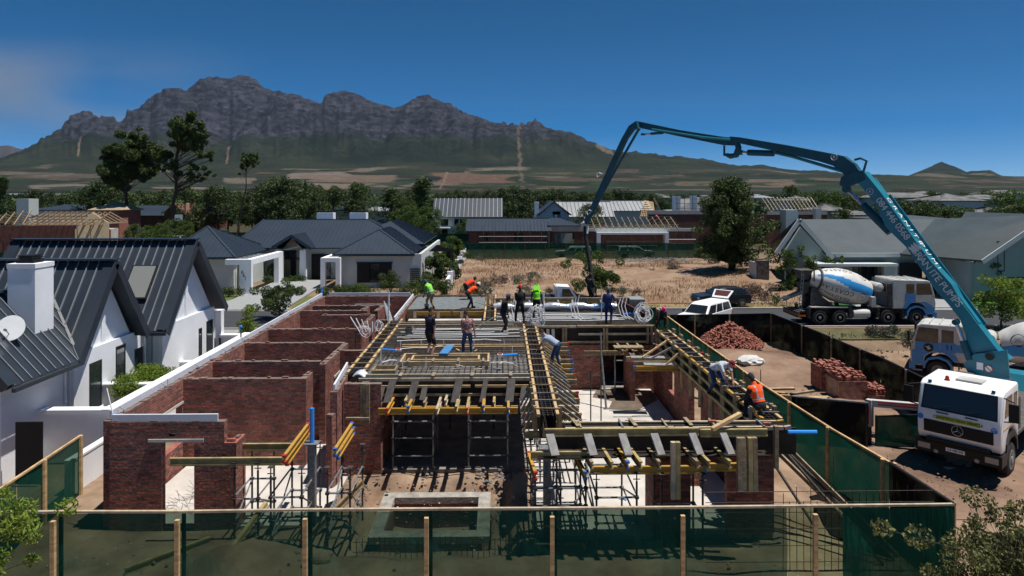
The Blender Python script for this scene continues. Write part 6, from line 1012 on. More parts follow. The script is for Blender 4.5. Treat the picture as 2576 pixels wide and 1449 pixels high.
# rebar grids near the front net
b = MB(); 
for k in range(22): b.tube([(6.9+k*.17, 16.45, .05), (6.9+k*.17+random.uniform(-.02,.02), 16.45, random.choice([1.75, 1.95, 2.1]))], .009, 4)
for z_ in (.3, .7, 1.1, 1.5, 1.75, 2.0): b.tube([(5.0, 16.43, z_), (10.6, 16.43, z_+random.uniform(-.03,.03))], .009, 4)
single('rebar_grid', b, M['rebar'], 'rusty reinforcement grid standing behind the right part of the front net', 'reinforcement'); b = MB()
for k in range(34): b.tube([(-3.6+k*.14, 17.35+.15*math.sin(k*.5), 0.05), (-3.6+k*.14, 17.3+.15*math.sin(k*.5), .5)], .009, 4)
for z_ in (.15, .4): b.tube([(-3.7, 17.35, z_), (-1, 17.5, z_), (1.2, 17.3, z_)], .009, 4)
single('rebar_grid', b, M['rebar'], 'low row of bent reinforcement bars in front of the pool', 'reinforcement')
single('boulder', MB().ico((G(850, 1405).x-.4, 17.1, .1), .22, .15, (1.4, .8, .7), sub=2), M['sand'], 'round boulder on the sand behind the net', 'boulder'); rp = MB()
st_ = G(1568, 1255, .115)
for k in range(3): a_ = k*math.pi/3; rp.bar((st_.x-.13*math.cos(a_), st_.y-.13*math.sin(a_), .11), (st_.x+.13*math.cos(a_), st_.y+.13*math.sin(a_), .11), .035, .004)
single('paint_mark', rp, M['blue'], 'blue star spray mark on the pale room floor', 'mark')
b = MB()
for _ in range(40): x_, y_ = rg(-9.2, .3), rg(20.6, .6); a_ = random.uniform(0, 6.28); b.tube([(x_, y_, .1), (x_+.35*math.cos(a_), y_+.35*math.sin(a_), .12+random.random()*.25)], .008, 4)
single('wire_scrap', b, M['plank'], 'tangle of pale wire offcuts inside the doorway', 'wire')
# ---- fences ---------------------------------------------------------------------------
def netpanel(mb, a, b, z0, z1, wav=.03, st=.25, sag=0.):
    a = V3(a); b = V3(b); L = (b-a).length; n = max(2, int(L/st)); d = (b-a)/L; nn = V3((-d.y, d.x, 0)); rows = 7; vs = []; ph = random.uniform(0, 6)
    for i in range(n+1):
        s = L*i/n
        for j in range(rows):
            z = z0+(z1-z0)*j/(rows-1); t = 1-j/(rows-1)*.7; vs.append(a+d*s+nn*(wav*t*(math.sin(s*2.3+ph+j*.4)+.6*math.sin(s*5.1+j)+.4*math.sin(j*1.7+s*.6)))+V3((0, 0, z-(sag*(math.sin(s*2)**2) if j == rows-1 else 0))))
    mb.add(vs, [(i*rows+j, (i+1)*rows+j, (i+1)*rows+j+1, i*rows+j+1) for i in range(n) for j in range(rows-1)])
def fence(label, pts, ztop, net, posts, rail='timber', postm='timber', side=1, pr=.045, name='net_fence', over=.05, square=False, rails=True):
    T = thing(name, label, 'fence', (pts[0][0], pts[0][1], 0))
    for (a, b) in zip(pts, pts[1:]):
        m_ = MB(); netpanel(m_, (a[0], a[1], 0), (b[0], b[1], 0), .02, ztop); mk('net', m_, M[net], T, smooth=True)
        if rails: n_ = max(1, int((V3((b[0]-a[0], b[1]-a[1], 0))).length/2.7)); P_ = [V3((a[0]+(b[0]-a[0])*i/n_, a[1]+(b[1]-a[1])*i/n_, ztop+.03+(random.uniform(-.022, .03) if 0 < i < n_ else 0))) for i in range(n_+1)]; rb_ = MB(); [rb_.bar(P_[i], P_[i+1], .07, .05) for i in range(n_)]; mk('rail', rb_, M[rail], T)
    for (x, y) in posts:
        b = MB(); (b.box(x-pr, x+pr, y-pr*.6, y+pr*.6, 0, ztop-.05) if square else b.tube([(x, y, 0), (x, y, ztop+over)], pr, 8)); mk('post', b, M[postm], T)
    return T
fx = [ux(u, 16.0) for u in (135, 447, 768, 1073, 1389, 1717, 2050)]
T = fence('translucent green shade net fence across the front of the site', [(-13.2, 16.07), (ux(1980, 16.07), 16.07)], 1.78, 'netgreen', [(x+.08, 16.14) for x in fx], rail='timber_pale', postm='black', pr=.05, over=-.02)
for x in fx: mk('front_post', MB().box(x-.05, x+.05, 15.93, 16.02, 0, 1.66), M['timber'], T)
m_ = MB(); netpanel(m_, (ux(1980, 16.07)+.01, 16.07, 0), (ux(2128, 16.07), 16.07, 0), .02, 1.78); mk('faded_net', m_, M['netold'], T, smooth=True)
m_ = MB(); netpanel(m_, (ux(2120, 16.02), 16.03, 0), (10.82, 16.03, 0), .02, 1.77, .05); mk('dense_net', m_, M['netgreen2'], T, smooth=True); mk('rail', MB().bar((ux(1980, 16.07), 16.07, 1.81), (10.85, 16.07, 1.82), .07, .05), M['timber_pale'], T)
fence('green net fence with sloping rail at the left end of the site', [(-12.8, 21.15), (-12.55, 18.0), (-12.35, 14.5)], 1.8, 'netfar', [(-12.78, 21.1), (-12.62, 19.2), (-12.45, 16.9)], pr=.07)
fence('long green net fence running back along the right of the site', [(10.25, 44.0), (10.2, 34), (10.22, 26.3), (10.48, 21.2), (10.76, 18.6)], 1.8, 'netgreen2', [(10.25-.06, y) for y in (43.8, 41, 38.2, 35.6, 33, 30.4, 28.2, 26.2)]+[(10.28, 24.0), (10.40, 21.4), (10.68, 18.8)], pr=.06, square=False)
fence('short black net fence panel at the right front corner', [(10.76, 18.6), (10.85, 16.05)], 1.8, 'netblack', [(10.85, 18.5), (10.87, 16.1)], rail='black')
fence('black net fence along the street side and right of the yard', [(10.3, 41.6), (16.9, 42.05), (17.15, 36.3), (17.3, 30.6), (17.0, 24.3)], 1.8, 'netblack', [(10.4, 41.5), (12, 41.65), (14.2, 41.8), (16.85, 41.95), (17.0, 38), (17.1, 34.8), (17.2, 32.2), (17.12, 28.4), (17.0, 25.6)], rail='black', postm='timber_old')
fence('see through black net fence crossing the yard', [(10.85, 25.1), (13.25, 24.25)], 1.7, 'netblack', [(10.95, 25.0), (13.2, 24.3)], rail='steel', postm='black'); fence('dark green net panel behind the outrigger', [(13.55, 24.3), (16.6, 24.5)], 1.2, 'netgreen2', [(13.6, 24.35)], rail='black', postm='black')
single('silt_cover', MB().prism([(9.4, 20.5, .05), (10.1, 20.8, .06), (10.3, 18.2, .05), (9.9, 17.0, .07), (8.9, 18.2, .05)], (0,0,.02)), M['netblack'], 'black net sheet lying on the sand by the green fence', 'sheet')
fence('distant green net fence closing the dry plot', [(-5.2, 96.3), (8, 96.6), (20, 96.3), (31, 96.4)], 2.3, 'netfar', [(x, 96.4) for x in np.arange(-5, 31, 2.9)], rail='netgreen2', postm='steel_dark')
fence('green fence before the brick gable houses at far left', [(X_(372, 131), 131), (X_(510, 131), 131), (X_(640, 131), 131)], 2.0, 'netfar', [(X_(u, 131), 131.1) for u in range(380, 640, 26)], rail='netgreen2', postm='steel_dark')
fence('green fence at the far left street corner', [(X_(-20, 84), 84), (X_(60, 84), 84)], 2.2, 'netfar', [(X_(20, 84), 84.1)], rail='netgreen2', postm='steel_dark'); fence('green fence strip beside the bare plot', [(X_(1068, 98), 98), (X_(1106, 98), 98)], 1.8, 'netfar', [(X_(1080, 98), 98.1)], rail='netgreen2'); fence('green fence before the two storey house', [(X_(1060, 122), 122), (X_(1180, 122), 122)], 2.2, 'netfar', [(X_(1100, 122), 122.1)], rail='netgreen2')
fence('green net fence behind the brick rooms at the street side', [(-13.0, 43.2), (-10.9, 43.0)], 1.8, 'netgreen2', [(-12.6, 43.2)]); fence('green net fence at the back right of the site', [(7.6, 43.4), (10.2, 44)], 1.9, 'netgreen2', [(8.9, 43.7)])
# ================================================================== VEHICLES
def lmk(name, mb, m, parent, smooth=False): return mk(name, mb, M[m] if isinstance(m, str) else m, parent, world=False, smooth=smooth)
def wheel(parent, x, y, r, w, side, rimm='rim', tyre='rubber', lugs=True):
    """side: +1 outer face at +y, -1 outer face at -y"""
    t = MB(); t.lathe([(0, r*.56), (.01, r*.9), (.05, r*.99), (w*.25, r), (w-.05, r), (w-.01, r*.92), (w, r*.56)], (x, y-side*w/2, r), (0, side, 0), 28)
    o = lmk('wheel', t, tyre, parent, True); b = MB(); b.lathe([(w-.10, r*.55), (w+.004, r*.57), (w+.004, r*.50), (w-.07, r*.40), (w-.06, r*.22), (w+.02, r*.2), (w+.03, r*.02)], (x, y-side*w/2, r), (0, side, 0), 24)
    if lugs:
        for k in range(8): a = k*math.pi/4; b.ico((x+r*.3*math.cos(a), y+side*(w/2-.03), r+r*.3*math.sin(a)), .02)
    lmk('rim', b, rimm, o); return o
def car(name, label, kind, paint, loc, rz, group=None, small=False):
    T = thing(name, label, 'car' if kind != 'pickup' else 'pickup truck', loc, rz, group); W2 = .9
    if kind == 'suv': L, H, prof, gh = 4.5, 1.62, [(-2.2,.35),(2.25,.35),(2.3,.75),(2.15,.98),(1.2,1.08),(-2.1,1.1),(-2.25,.8)], [(-2.05,1.1),(1.1,1.08),(.35,1.55),(-.2,1.62),(-1.5,1.58),(-1.9,1.4)]
    elif kind == 'sedan': L, H, prof, gh = 4.4, 1.45, [(-2.15,.3),(2.2,.3),(2.25,.6),(2.05,.82),(1.0,.92),(-1.7,.95),(-2.2,.85)], [(-1.6,.95),(.95,.92),(.25,1.4),(-.9,1.42)]
    elif kind == 'van': L, H, prof, gh = 4.8, 1.9, [(-2.35,.35),(2.35,.35),(2.4,.9),(1.9,1.1),(-2.4,1.15)], [(-2.38,1.15),(1.85,1.1),(1.2,1.85),(-2.3,1.9)]
    else: L, H, prof, gh = 5.2, 1.75, [(-2.6,.45),(2.55,.45),(2.6,.85),(2.45,1.05),(1.35,1.12),(-2.6,1.14)], [(-2.55,1.14),(1.25,1.12),(.55,1.65),(.1,1.75),(-2.45,1.72)]
    b = MB(); n = len(prof); vs = []
    for s in (-1, 1): vs += [(x, s*(W2 if z > .5 else W2-.06), z) for x, z in prof]
    b.add(vs, [tuple(range(n)), tuple(range(2*n-1, n-1, -1))]+[(j, i, i+n, j+n) for i in range(n) for j in [(i+1) % n]])
    m = len(gh); vs = []
    for s in (-1, 1): vs += [(x, s*(W2-.04 if z < 1.2 else W2-.2), z) for x, z in gh]
    b.add(vs, [tuple(range(m)), tuple(range(2*m-1, m-1, -1))]+[(j, i, i+m, j+m) for i in range(m) for j in [(i+1) % m]])
    bo = lmk('body', b, paint, T)
    if not small:
        md = bo.modifiers.new('b', 'BEVEL'); md.width = .05; md.segments = 2; md.limit_method = 'ANGLE'
    # windows on the sides, windscreen, rear
    xs = [(g[0], g[1]) for g in gh]; zb, zt = 1.14 if kind != 'sedan' else .97, H-.12
    def xat(z, front):   # x of the greenhouse edge at height z
        pts = [gh[1], gh[2]] if front else [gh[0], gh[-1]]; t = (z-pts[0][1])/max(1e-3, (pts[1][1]-pts[0][1])); t = min(1, max(0, t)); return pts[0][0]+(pts[1][0]-pts[0][0])*t
    x0b, x0t = xat(zb, 0)+.12, xat(zt, 0)+.15; x1b, x1t = xat(zb, 1)-.12, xat(zt, 1)-.12
    yb, yt = W2-.035, W2-.185; cuts = [0, .36, .66, 1]
    for s in (-1, 1):
        for a, c_ in zip(cuts, cuts[1:]):
            g = MB(); e = .018; pb = lambda t: x0b+(x1b-x0b)*t; pt = lambda t: x0t+(x1t-x0t)*t
            P = [(pb(a+e), s*(yb+.012), zb), (pb(c_-e), s*(yb+.012), zb), (pt(c_-e), s*(yt+.012), zt), (pt(a+e), s*(yt+.012), zt)]; g.prism(P if s < 0 else P[::-1], (0, -s*.01, 0)); lmk('window', g, 'glass', T)
    fz0, fz1 = gh[1][1]+.05, gh[2][1]-.02; fx = lambda z: gh[1][0]+(gh[2][0]-gh[1][0])*(z-gh[1][1])/(gh[2][1]-gh[1][1])+.02
    lmk('windscreen', MB().prism([(fx(fz0), -W2+.14, fz0), (fx(fz0), W2-.14, fz0), (fx(fz1), W2-.27, fz1), (fx(fz1), -W2+.27, fz1)], (.012, 0, .008)), 'glass', T)
    rx = min(gh[0][0], gh[-1][0]); lmk('rear_window', MB().prism([(gh[0][0]-.015, -W2+.2, gh[0][1]+.08), (gh[0][0]-.015, W2-.2, gh[0][1]+.08), (gh[-1][0]-.01, W2-.3, gh[-1][1]-.08), (gh[-1][0]-.01, -W2+.3, gh[-1][1]-.08)], (-.012, 0, 0)), 'glass', T)
    for s in (-1, 1):
        lmk('headlight', MB().box(prof[2][0]-.12, prof[2][0]+.012, s*.78-.12, s*.78+.12, .72, .86), 'grill', T); lmk('tail_light', MB().box(prof[-1][0]-.012, prof[-1][0]+.1, s*.8-.1, s*.8+.1, .8, 1.0), 'redlamp', T); lmk('mirror', MB().box(gh[1][0]-.35, gh[1][0]-.2, s*(W2+.02), s*(W2+.17), zb-.02, zb+.14) if s > 0 else MB().box(gh[1][0]-.35, gh[1][0]-.2, -W2-.17, -W2-.02, zb-.02, zb+.14), 'black', T)
        for x in (L/2-.85, -L/2+.85): wheel(T, x, s*(W2-.1), .35, .22, s, lugs=False)
    lmk('grille', MB().box(prof[2][0]-.05, prof[2][0]+.015, -.5, .5, .5, .72), 'black', T)
    return T
pk = car('pickup_truck', 'white pickup with canopy and raised canopy door, nose towards the black fence', 'pickup', 'white', (14.15, 46.9, .03), math.atan2(-.72, -.69))
lmk('canopy_door', MB().prism([(-2.5, -.62, 1.78), (-2.5, .62, 1.78), (-3.15, .72, 2.25), (-3.15, -.72, 2.25)], (.03, 0, .04)), 'white', pk); lmk('canopy_glass', MB().prism([(-2.6, -.5, 1.86), (-2.6, .5, 1.86), (-3.05, .58, 2.19), (-3.05, -.58, 2.19)], (-.03, 0, -.03)).prism([(-2.6, -.5, 1.90), (-2.6, .5, 1.90), (-3.05, .58, 2.23), (-3.05, -.58, 2.23)], (.005, 0, .03)), mat('reddish_glass', (.10,.04,.04), .2, var=0), pk)
car('suv', 'charcoal SUV parked on the sandy verge across the street', 'suv', 'suvpaint', (18.3, 55.9, .02), math.pi+.1)
car('parked_car', 'white pickup behind the distant green net, left of the hose', 'pickup', 'white', (X_(1442, 99), 99, 0), math.pi, small=True); car('parked_car', 'white pickup behind the distant green net, in front of the white portal', 'pickup', 'white', (X_(1598, 99), 99, 0), 0, small=True)
car('parked_car', 'dark blue hatchback by the green fence under the tall pines', 'suv', 'blue', (X_(252, 124), 124, 0), 0, small=True); car('parked_car', 'white sedan before the smooth blue roofed brick house', 'sedan', 'white', (X_(338, 126), 126, 0), 0, small=True); car('parked_car', 'white van behind the tall pine trunk', 'van', 'white', (X_(427, 124), 124, 0), math.pi, small=True); car('parked_car', 'white pickup with canopy just left of the garage roof', 'pickup', 'white', (X_(455, 104), 104, 0), math.pi, small=True); car('parked_car', 'second white vehicle half hidden behind the canopied pickup', 'pickup', 'white', (X_(436, 110), 110, 0), math.pi, small=True)
# small flatbed
FB = thing('flatbed_truck', 'small white flatbed truck with dark load bed beyond the rear deck', 'truck', (4.0, 54.2, .03), 0)
lmk('cab', MB().prism([(.5,-.85,.5),(2.1,-.85,.5),(2.15,-.85,1.1),(1.55,-.85,1.95),(.55,-.85,2.0)], (0,1.7,0)), 'white', FB); lmk('windscreen', MB().prism([(2.13,-.7,1.2),(2.13,.7,1.2),(1.63,.65,1.9),(1.63,-.65,1.9)], (.03,0,.02)), 'glass', FB); lmk('window', MB().prism([(.95,-.87,1.2),(1.9,-.87,1.2),(1.5,-.87,1.8),(.95,-.87,1.8)], (0,.01,0)), 'glass', FB); lmk('bed', MB().box(-2.3,.45,-.9,.9,.7,.8).box(-2.3,.45,-.9,-.86,.8,1.15).box(-2.3,.45,.86,.9,.8,1.15), 'plank', FB); lmk('bed_rail', MB().box(-2.3,.45,-.92,-.901,1.0,1.1), 'white', FB); lmk('load', MB().box(-2.2,.3,-.8,.8,.81,1.05), 'black', FB); lmk('headboard', MB().box(.42,.49,-.85,.85,.8,2.0), 'white', FB)
for x in (1.3, -1.5): wheel(FB, x, -.75, .32, .2, -1, lugs=False); wheel(FB, x, .75, .32, .2, 1, lugs=False)
# ---- mixer truck ------------------------------------------------------------------------
DRP = [(0, .42), (.12, .50), (.35, .62), (1.1, .98), (1.9, 1.2), (2.6, 1.24), (3.4, 1.14), (4.1, .92), (4.35, .80), (4.36, .3)]
def drum_r(t): return float(np.interp(t, [p[0] for p in DRP], [p[1] for p in DRP]))
def mixer(label, loc, rz):
    T = thing('mixer_truck', label, 'mixer truck', loc, rz)
    for x in (0, -2.03, -5.5, -6.92):
        for s in (-1, 1): wheel(T, x, s*1.02, .54, .34 if x > -3 else .5, s)
    ch = MB(); ch.box(-8.0, 1.0, -.45, -.3, .75, 1.05).box(-8.0, 1.0, .3, .45, .75, 1.05)
    for x in (-7.6, -6.2, -4.5, -3.0, -1.2, .5): ch.box(x, x+.15, -.3, .3, .78, 1.0)
    lmk('chassis', ch, 'dusty', T)
    lmk('axle', MB().tube([(0,-1,.54),(0,1,.54)], .09, 8).tube([(-2.03,-1,.54),(-2.03,1,.54)], .09, 8).tube([(-5.5,-1,.54),(-5.5,1,.54)], .12, 8).tube([(-6.92,-1,.54),(-6.92,1,.54)], .12, 8), 'dusty', T)
    # cab
    def side(P, y): return [(x, y, z) for x, z in P]
    cab = MB(); prof = [(-1.7, 1.15), (-.75, 1.15), (-.6, 1.35), (-.3, 1.55), (.3, 1.55), (.62, 1.3), (.72, .75), (1.3, .75), (1.36, 1.5), (1.28, 2.1), (1.02, 3.02), (.8, 3.12), (-1.65, 3.2), (-1.72, 3.1)]
    cab.prism(side(prof, -1.2), (0, 2.4, 0)); co_ = lmk('cab', cab, 'offwhite', T); md = co_.modifiers.new('b', 'BEVEL'); md.width = .05; md.segments = 2; md.limit_method = 'ANGLE'
    for s in (-1, 1):
        y = s*1.2
        def pan(P, off=.012, th=.012, inv=False): Q = [(x, s*(1.2+off), z) for x, z in P]; return MB().prism(Q, (0, -s*th, 0))
        lmk('door', pan([(-.08, 1.62), (.95, 1.62), (1.12, 2.05), (1.1, 2.1), (-.08, 2.1)], .02, .02), 'offwhite', T); lmk('door_window', pan([(-.02, 2.12), (1.12, 2.12), (.92, 2.92), (-.02, 2.92)]), 'glass', T); lmk('side_window', pan([(-.75, 2.2), (-.18, 2.2), (-.18, 2.88), (-.75, 2.88)]), 'glass', T)
        lmk('blue_panel', pan([(-.85, 1.62), (-.12, 1.62), (-.12, 2.18), (-.85, 2.18)], .014, .014), 'blue', T); lmk('blue_band', pan([(-1.0, 1.2), (-.72, 1.2), (-.55, 1.42), (-.28, 1.6), (.3, 1.6), (.66, 1.32), (.75, .8), (1.25, .8), (1.25, 1.2), (.9, 1.45), (.4, 1.72), (-.45, 1.72), (-.85, 1.52)], .018, .018), 'blue', T)
        lmk('mudguard', MB().prism([(x, s*1.22, z) for x, z in [(.62,.62),(.60,.85),(.42,1.12),(0,1.24),(-.42,1.12),(-.6,.85),(-.62,.62),(-.72,.62),(-.7,.95),(-.48,1.22),(0,1.36),(.48,1.22),(.7,.95),(.72,.62)]], (0, -s*.5, 0)), 'blue', T)
        lmk('mirror', MB().box(1.35, 1.45, *sorted((s*1.32, s*1.55)), 2.1, 2.7).tube([(1.2, s*1.2, 2.75), (1.4, s*1.4, 2.75)], .02, 5).tube([(1.2, s*1.2, 2.0), (1.4, s*1.4, 2.1)], .02, 5), 'black', T)
        lmk('step', MB().box(.75, 1.25, *sorted((s*1.0, s*1.24)), .45, .52), 'steel', T); lmk('headlight', MB().box(1.3, 1.38, *sorted((s*.75, s*1.1)), .85, 1.05), 'grill', T)
        lmk('fender', MB().box(-7.5, -4.9, *sorted((s*.72, s*1.26)), 1.22, 1.27), 'rim', T)
        lmk('flap', MB().box(-7.62, -7.58, *sorted((s*.72, s*1.24)), .45, 1.2).box(-2.72, -2.68, *sorted((s*.8, s*1.2)), .5, 1.2).box(-1.0, -.96, *sorted((s*.8, s*1.2)), .4, 1.2), 'dusty', T)
    lmk('windscreen', MB().prism([(1.27, -1.08, 2.12), (1.27, 1.08, 2.12), (1.04, 1.02, 2.95), (1.04, -1.02, 2.95)], (.03, 0, .01)), 'glass', T)
    lmk('bumper', MB().box(1.1, 1.42, -1.2, 1.2, .5, .88), 'blue', T); lmk('grille', MB().box(1.36, 1.40, -.8, .8, 1.1, 1.7), 'black', T)
    rb_ = MB()
    for k in range(11): rb_.box(-1.775, -1.722, -1.1+k*.2, -1.05+k*.2, 1.3, 3.0)
    for k in range(5): rb_.box(-1.6+k*.5, -1.56+k*.5, -1.1, 1.1, 3.175, 3.215)
    lmk('rear_ribs', rb_, 'offwhite', T); lmk('rear_window', MB().box(-1.79, -1.776, -.45, .25, 2.25, 2.8), 'black', T); lmk('air_stack', MB().box(-1.95, -1.73, -1.15, -.85, 1.3, 2.9).tube([(-1.9, 1.0, 1.2), (-1.9, 1.0, 3.1)], .09, 8), 'dusty', T)
    lmk('water_tank', MB().lathe([(0, .1), (.06, .28), (.2, .34), (1.3, .34), (1.45, .28), (1.5, .1)], (-2.35, -.75, 2.55), (0, 1, 0), 18), 'offwhite', T, True)
    lmk('fuel_tank', MB().lathe([(0, .1), (.02, .3), (1.18, .3), (1.2, .1)], (-4.5, -.95, .78), (1, 0, 0), 16).lathe([(0, .1), (.02, .3), (1.18, .3), (1.2, .1)], (-4.5, .95, .78), (1, 0, 0), 16), 'offwhite', T, True)
    lmk('deck', MB().box(-3.2, -1.85, -1.15, 1.15, 1.2, 1.26).box(-3.2, -2.9, -.5, .5, 1.26, 2.0).box(-4.75, -4.55, -1.1, -.8, .45, 1.3).box(-4.75, -4.55, .8, 1.1, .45, 1.3), 'dusty', T)
    lmk('control_box', MB().box(-3.15, -2.85, -1.1, -.75, 1.27, 1.95), 'offwhite', T)
    # drum
    ang = math.radians(-14.5); D0 = V3((-7.15, 0, 3.2)); ax = V3((math.cos(ang), 0, math.sin(ang))); sy = V3((0, -1, 0)); uz_ = ax.cross(sy)*-1
    if uz_.z < 0: uz_ = -uz_
    def dp(t, ph, off=0): r = drum_r(t)+off; return D0+ax*t+(sy*math.cos(ph)+uz_*math.sin(ph))*r   # ph=0 faces -y, 90deg = top
    ts = [0, .12, .35]+[.35+.125*i for i in range(1, 32)]+[4.35, 4.36]; n = 72; vs = [dp(t, 2*math.pi*j/n) for t in ts for j in range(n)]; b = MB(); fs = []; ms = []
    for i in range(len(ts)-1):
        for j in range(n):
            fs.append((i*n+j, i*n+(j+1) % n, (i+1)*n+(j+1) % n, (i+1)*n+j)); t = (ts[i]+ts[i+1])/2; ph = math.degrees(2*math.pi*(j+.5)/n); blue = 0
            for c0_ in (0, 180):
                d_ = ((ph-c0_+180) % 360)-180; cen = 34-26/(1+math.exp(-(t-1.9)*2.2)); wd = 5+11*min(1, max(0, (t-.2)/2.8)); blue |= abs(d_-cen) < wd and t > .25
            ms.append(1 if blue else 0)
    fs += [tuple(range(n)), tuple((len(ts)-1)*n+j for j in range(n))[::-1]]; ms += [2, 2]; b.add(vs, fs); b.m = ms
    dr = mk('drum', b, [M['drumwhite'], M['drumblue'], M['dusty']], T, world=False, smooth=True)
    lmk('drum_ring', MB().lathe([(.55, .75), (.56, .82), (.66, .86), (.67, .78)], D0, ax, 36), 'dusty', dr)
    def wrap(s, size, t0, ph0, flip=True, sp=1.1):
        o = text(s, size, Matrix.Identity(4), 'black', dr, name='lettering', ext=0, sp=sp, world=False); me = o.data
        for v in me.vertices:
            x, y = v.co.x, v.co.y
            if flip: x, y = -x, -y
            t = min(4.2, max(.1, t0+x)); v.co = dp(t, math.radians(ph0)+y/1.15, .008)
        return o
    for c0_ in (0, 180):
        wrap('COASTAL', .44, 1.75, c0_-17, True, 1.25); wrap('READYMIX', .40, 1.75, c0_-42, True, 1.15); wrap('COASTAL', .42, 1.6, c0_+66, True, 1.25)
        for tt, pp, rr in ((3.55, -22, .34), (3.5, 62, .3)):
            k = MB(); c_ = [dp(tt+rr*math.cos(a), math.radians(c0_+pp)+rr*math.sin(a)/1.1, .006) for a in [i*math.pi/10 for i in range(20)]]; k.add(c_, [tuple(range(20))]); lmk('round_badge', k, 'black', dr)
            k = MB(); c_ = [dp(tt+rr*x, math.radians(c0_+pp)+rr*y/1.1, .014) for x, y in [(-.55,-.3),(-.2,.1),(-.45,.5),(.05,.2),(.6,.35),(.3,-.05),(.5,-.5),(0,-.25)]]; k.add(c_, [tuple(range(8))]); lmk('badge_mark', k, 'offwhite', dr)
    # rear pedestal, hopper, chute, ladder
    p = MB(); 
    for s in (-1, 1): p.prism([(-7.3, s*.55, 1.06), (-5.3, s*.55, 1.06), (-6.4, s*.5, 1.9), (-6.75, s*.45, 2.55), (-7.2, s*.45, 2.55)], (0, s*.08, 0))
    p.box(-7.1, -6.8, -.5, .5, 2.3, 2.45); lmk('pedestal', p, 'dusty', T); lmk('front_pedestal', MB().box(-3.1, -2.8, -.4, .4, 1.06, 2.2), 'dusty', T)
    h = MB(); h.prism([(-8.0, -.5, 3.75), (-7.05, -.5, 3.75), (-7.3, -.3, 3.1), (-7.7, -.3, 3.1)], (0, 1.0, 0)); h.tube([(-7.0, -.55, 3.9), (-7.0, -.55, 3.0)], .05, 6).tube([(-7.0, .55, 3.9), (-7.0, .55, 3.0)], .05, 6).box(-8.05, -7.0, -.6, .6, 3.74, 3.8); lmk('hopper', h, 'dusty', T)
    lmk('discharge', MB().prism([(-7.8, -.4, 2.9), (-7.2, -.4, 3.0), (-7.3, -.25, 2.2), (-7.7, -.25, 2.1)], (0, .8, 0)).tube([(-7.55, 0, 2.3), (-7.5, 0, 1.2)], .12, 8), 'dusty', T)
    lmk('chute', MB().prism([(-7.4, -.25, 2.15), (-7.4, .25, 2.15), (-9.1, .2, 1.55), (-9.1, -.2, 1.55)], (0, 0, .04)).prism([(-7.4, -.25, 2.15), (-9.1, -.2, 1.55), (-9.1, -.2, 1.75), (-7.4, -.25, 2.4)], (0, .03, 0)).prism([(-7.4, .25, 2.15), (-9.1, .2, 1.55), (-9.1, .2, 1.75), (-7.4, .25, 2.4)], (0, -.03, 0)), 'plank', T)
    l = MB(); l.tube([(-8.15, -.7, .9), (-7.95, -.7, 3.8)], .025, 5).tube([(-8.15, -1.05, .9), (-7.95, -1.05, 3.8)], .025, 5)
    for k in range(9): z = 1.1+k*.3; x = -8.15+.2*(z-.9)/2.9; l.tube([(x, -.7, z), (x, -1.05, z)], .02, 5)
    lmk('ladder', l, 'steel', T); lmk('rear_bumper', MB().box(-8.5, -8.3, -1.2, 1.2, .55, .95).box(-8.3, -7.9, -1.1, 1.1, .9, 1.0), 'dusty', T); lmk('reflector_bar', MB().box(-8.512, -8.501, -1.1, 1.1, .68, .82).box(-8.45, -7.9, -1.213, -1.201, .6, .74), 'orange', T)
    return T
M['drumwhite'] = mat('drum_white', (.58,.57,.54), .45, var=.12, scale=1.5, detail=8, spec=.4); M['drumblue'] = mat('drum_blue', (.03,.26,.60), .4, var=.08)
mixer('blue and white mixer truck standing on the street, rear chute to the left', (29.45, 48.75, .03), 0)
mb2 = mixer('blue and white mixer truck half hidden behind the pump boom, number 11 on its door', (25.45, 38.9, -1.27), math.atan2(.62, -.78))
text('11', .42, basis((-.55, 1.225, 1.92), (-1,0,0), (0,1,0)), 'black', mb2, name='door_number', world=False)
for s in (1,):
    k = MB(); k.lathe([(0, .24), (.008, .24)], (.45, 1.231, 1.82), (0, 1, 0), 20); lmk('door_badge', k, 'black', mb2); lmk('badge_mark', MB().prism([(.3,1.242,1.78),(.42,1.242,1.85),(.38,1.242,1.97),(.5,1.242,1.87),(.62,1.242,1.9),(.5,1.242,1.78),(.48,1.242,1.68)], (0,.006,0)), 'offwhite', mb2)
lmk('door_blue', MB().box(-.1, 1.10, 1.222, 1.23, 1.60, 2.12).box(.74, 1.27, 1.222, 1.23, .8, 1.598).box(-1.68, -.2, 1.202, 1.212, 1.7, 2.12), 'blue', mb2)
# ---- pump truck ----------------------------------------------------------------------------
HD = V3((-.755, -.655, 0)).normalized(); PT = thing('pump_truck', 'white cabbed concrete pump truck with a long teal folding boom', 'pump truck', (14.9, 21.9, .03), math.atan2(HD.y, HD.x)); PM = RM[PT.name]
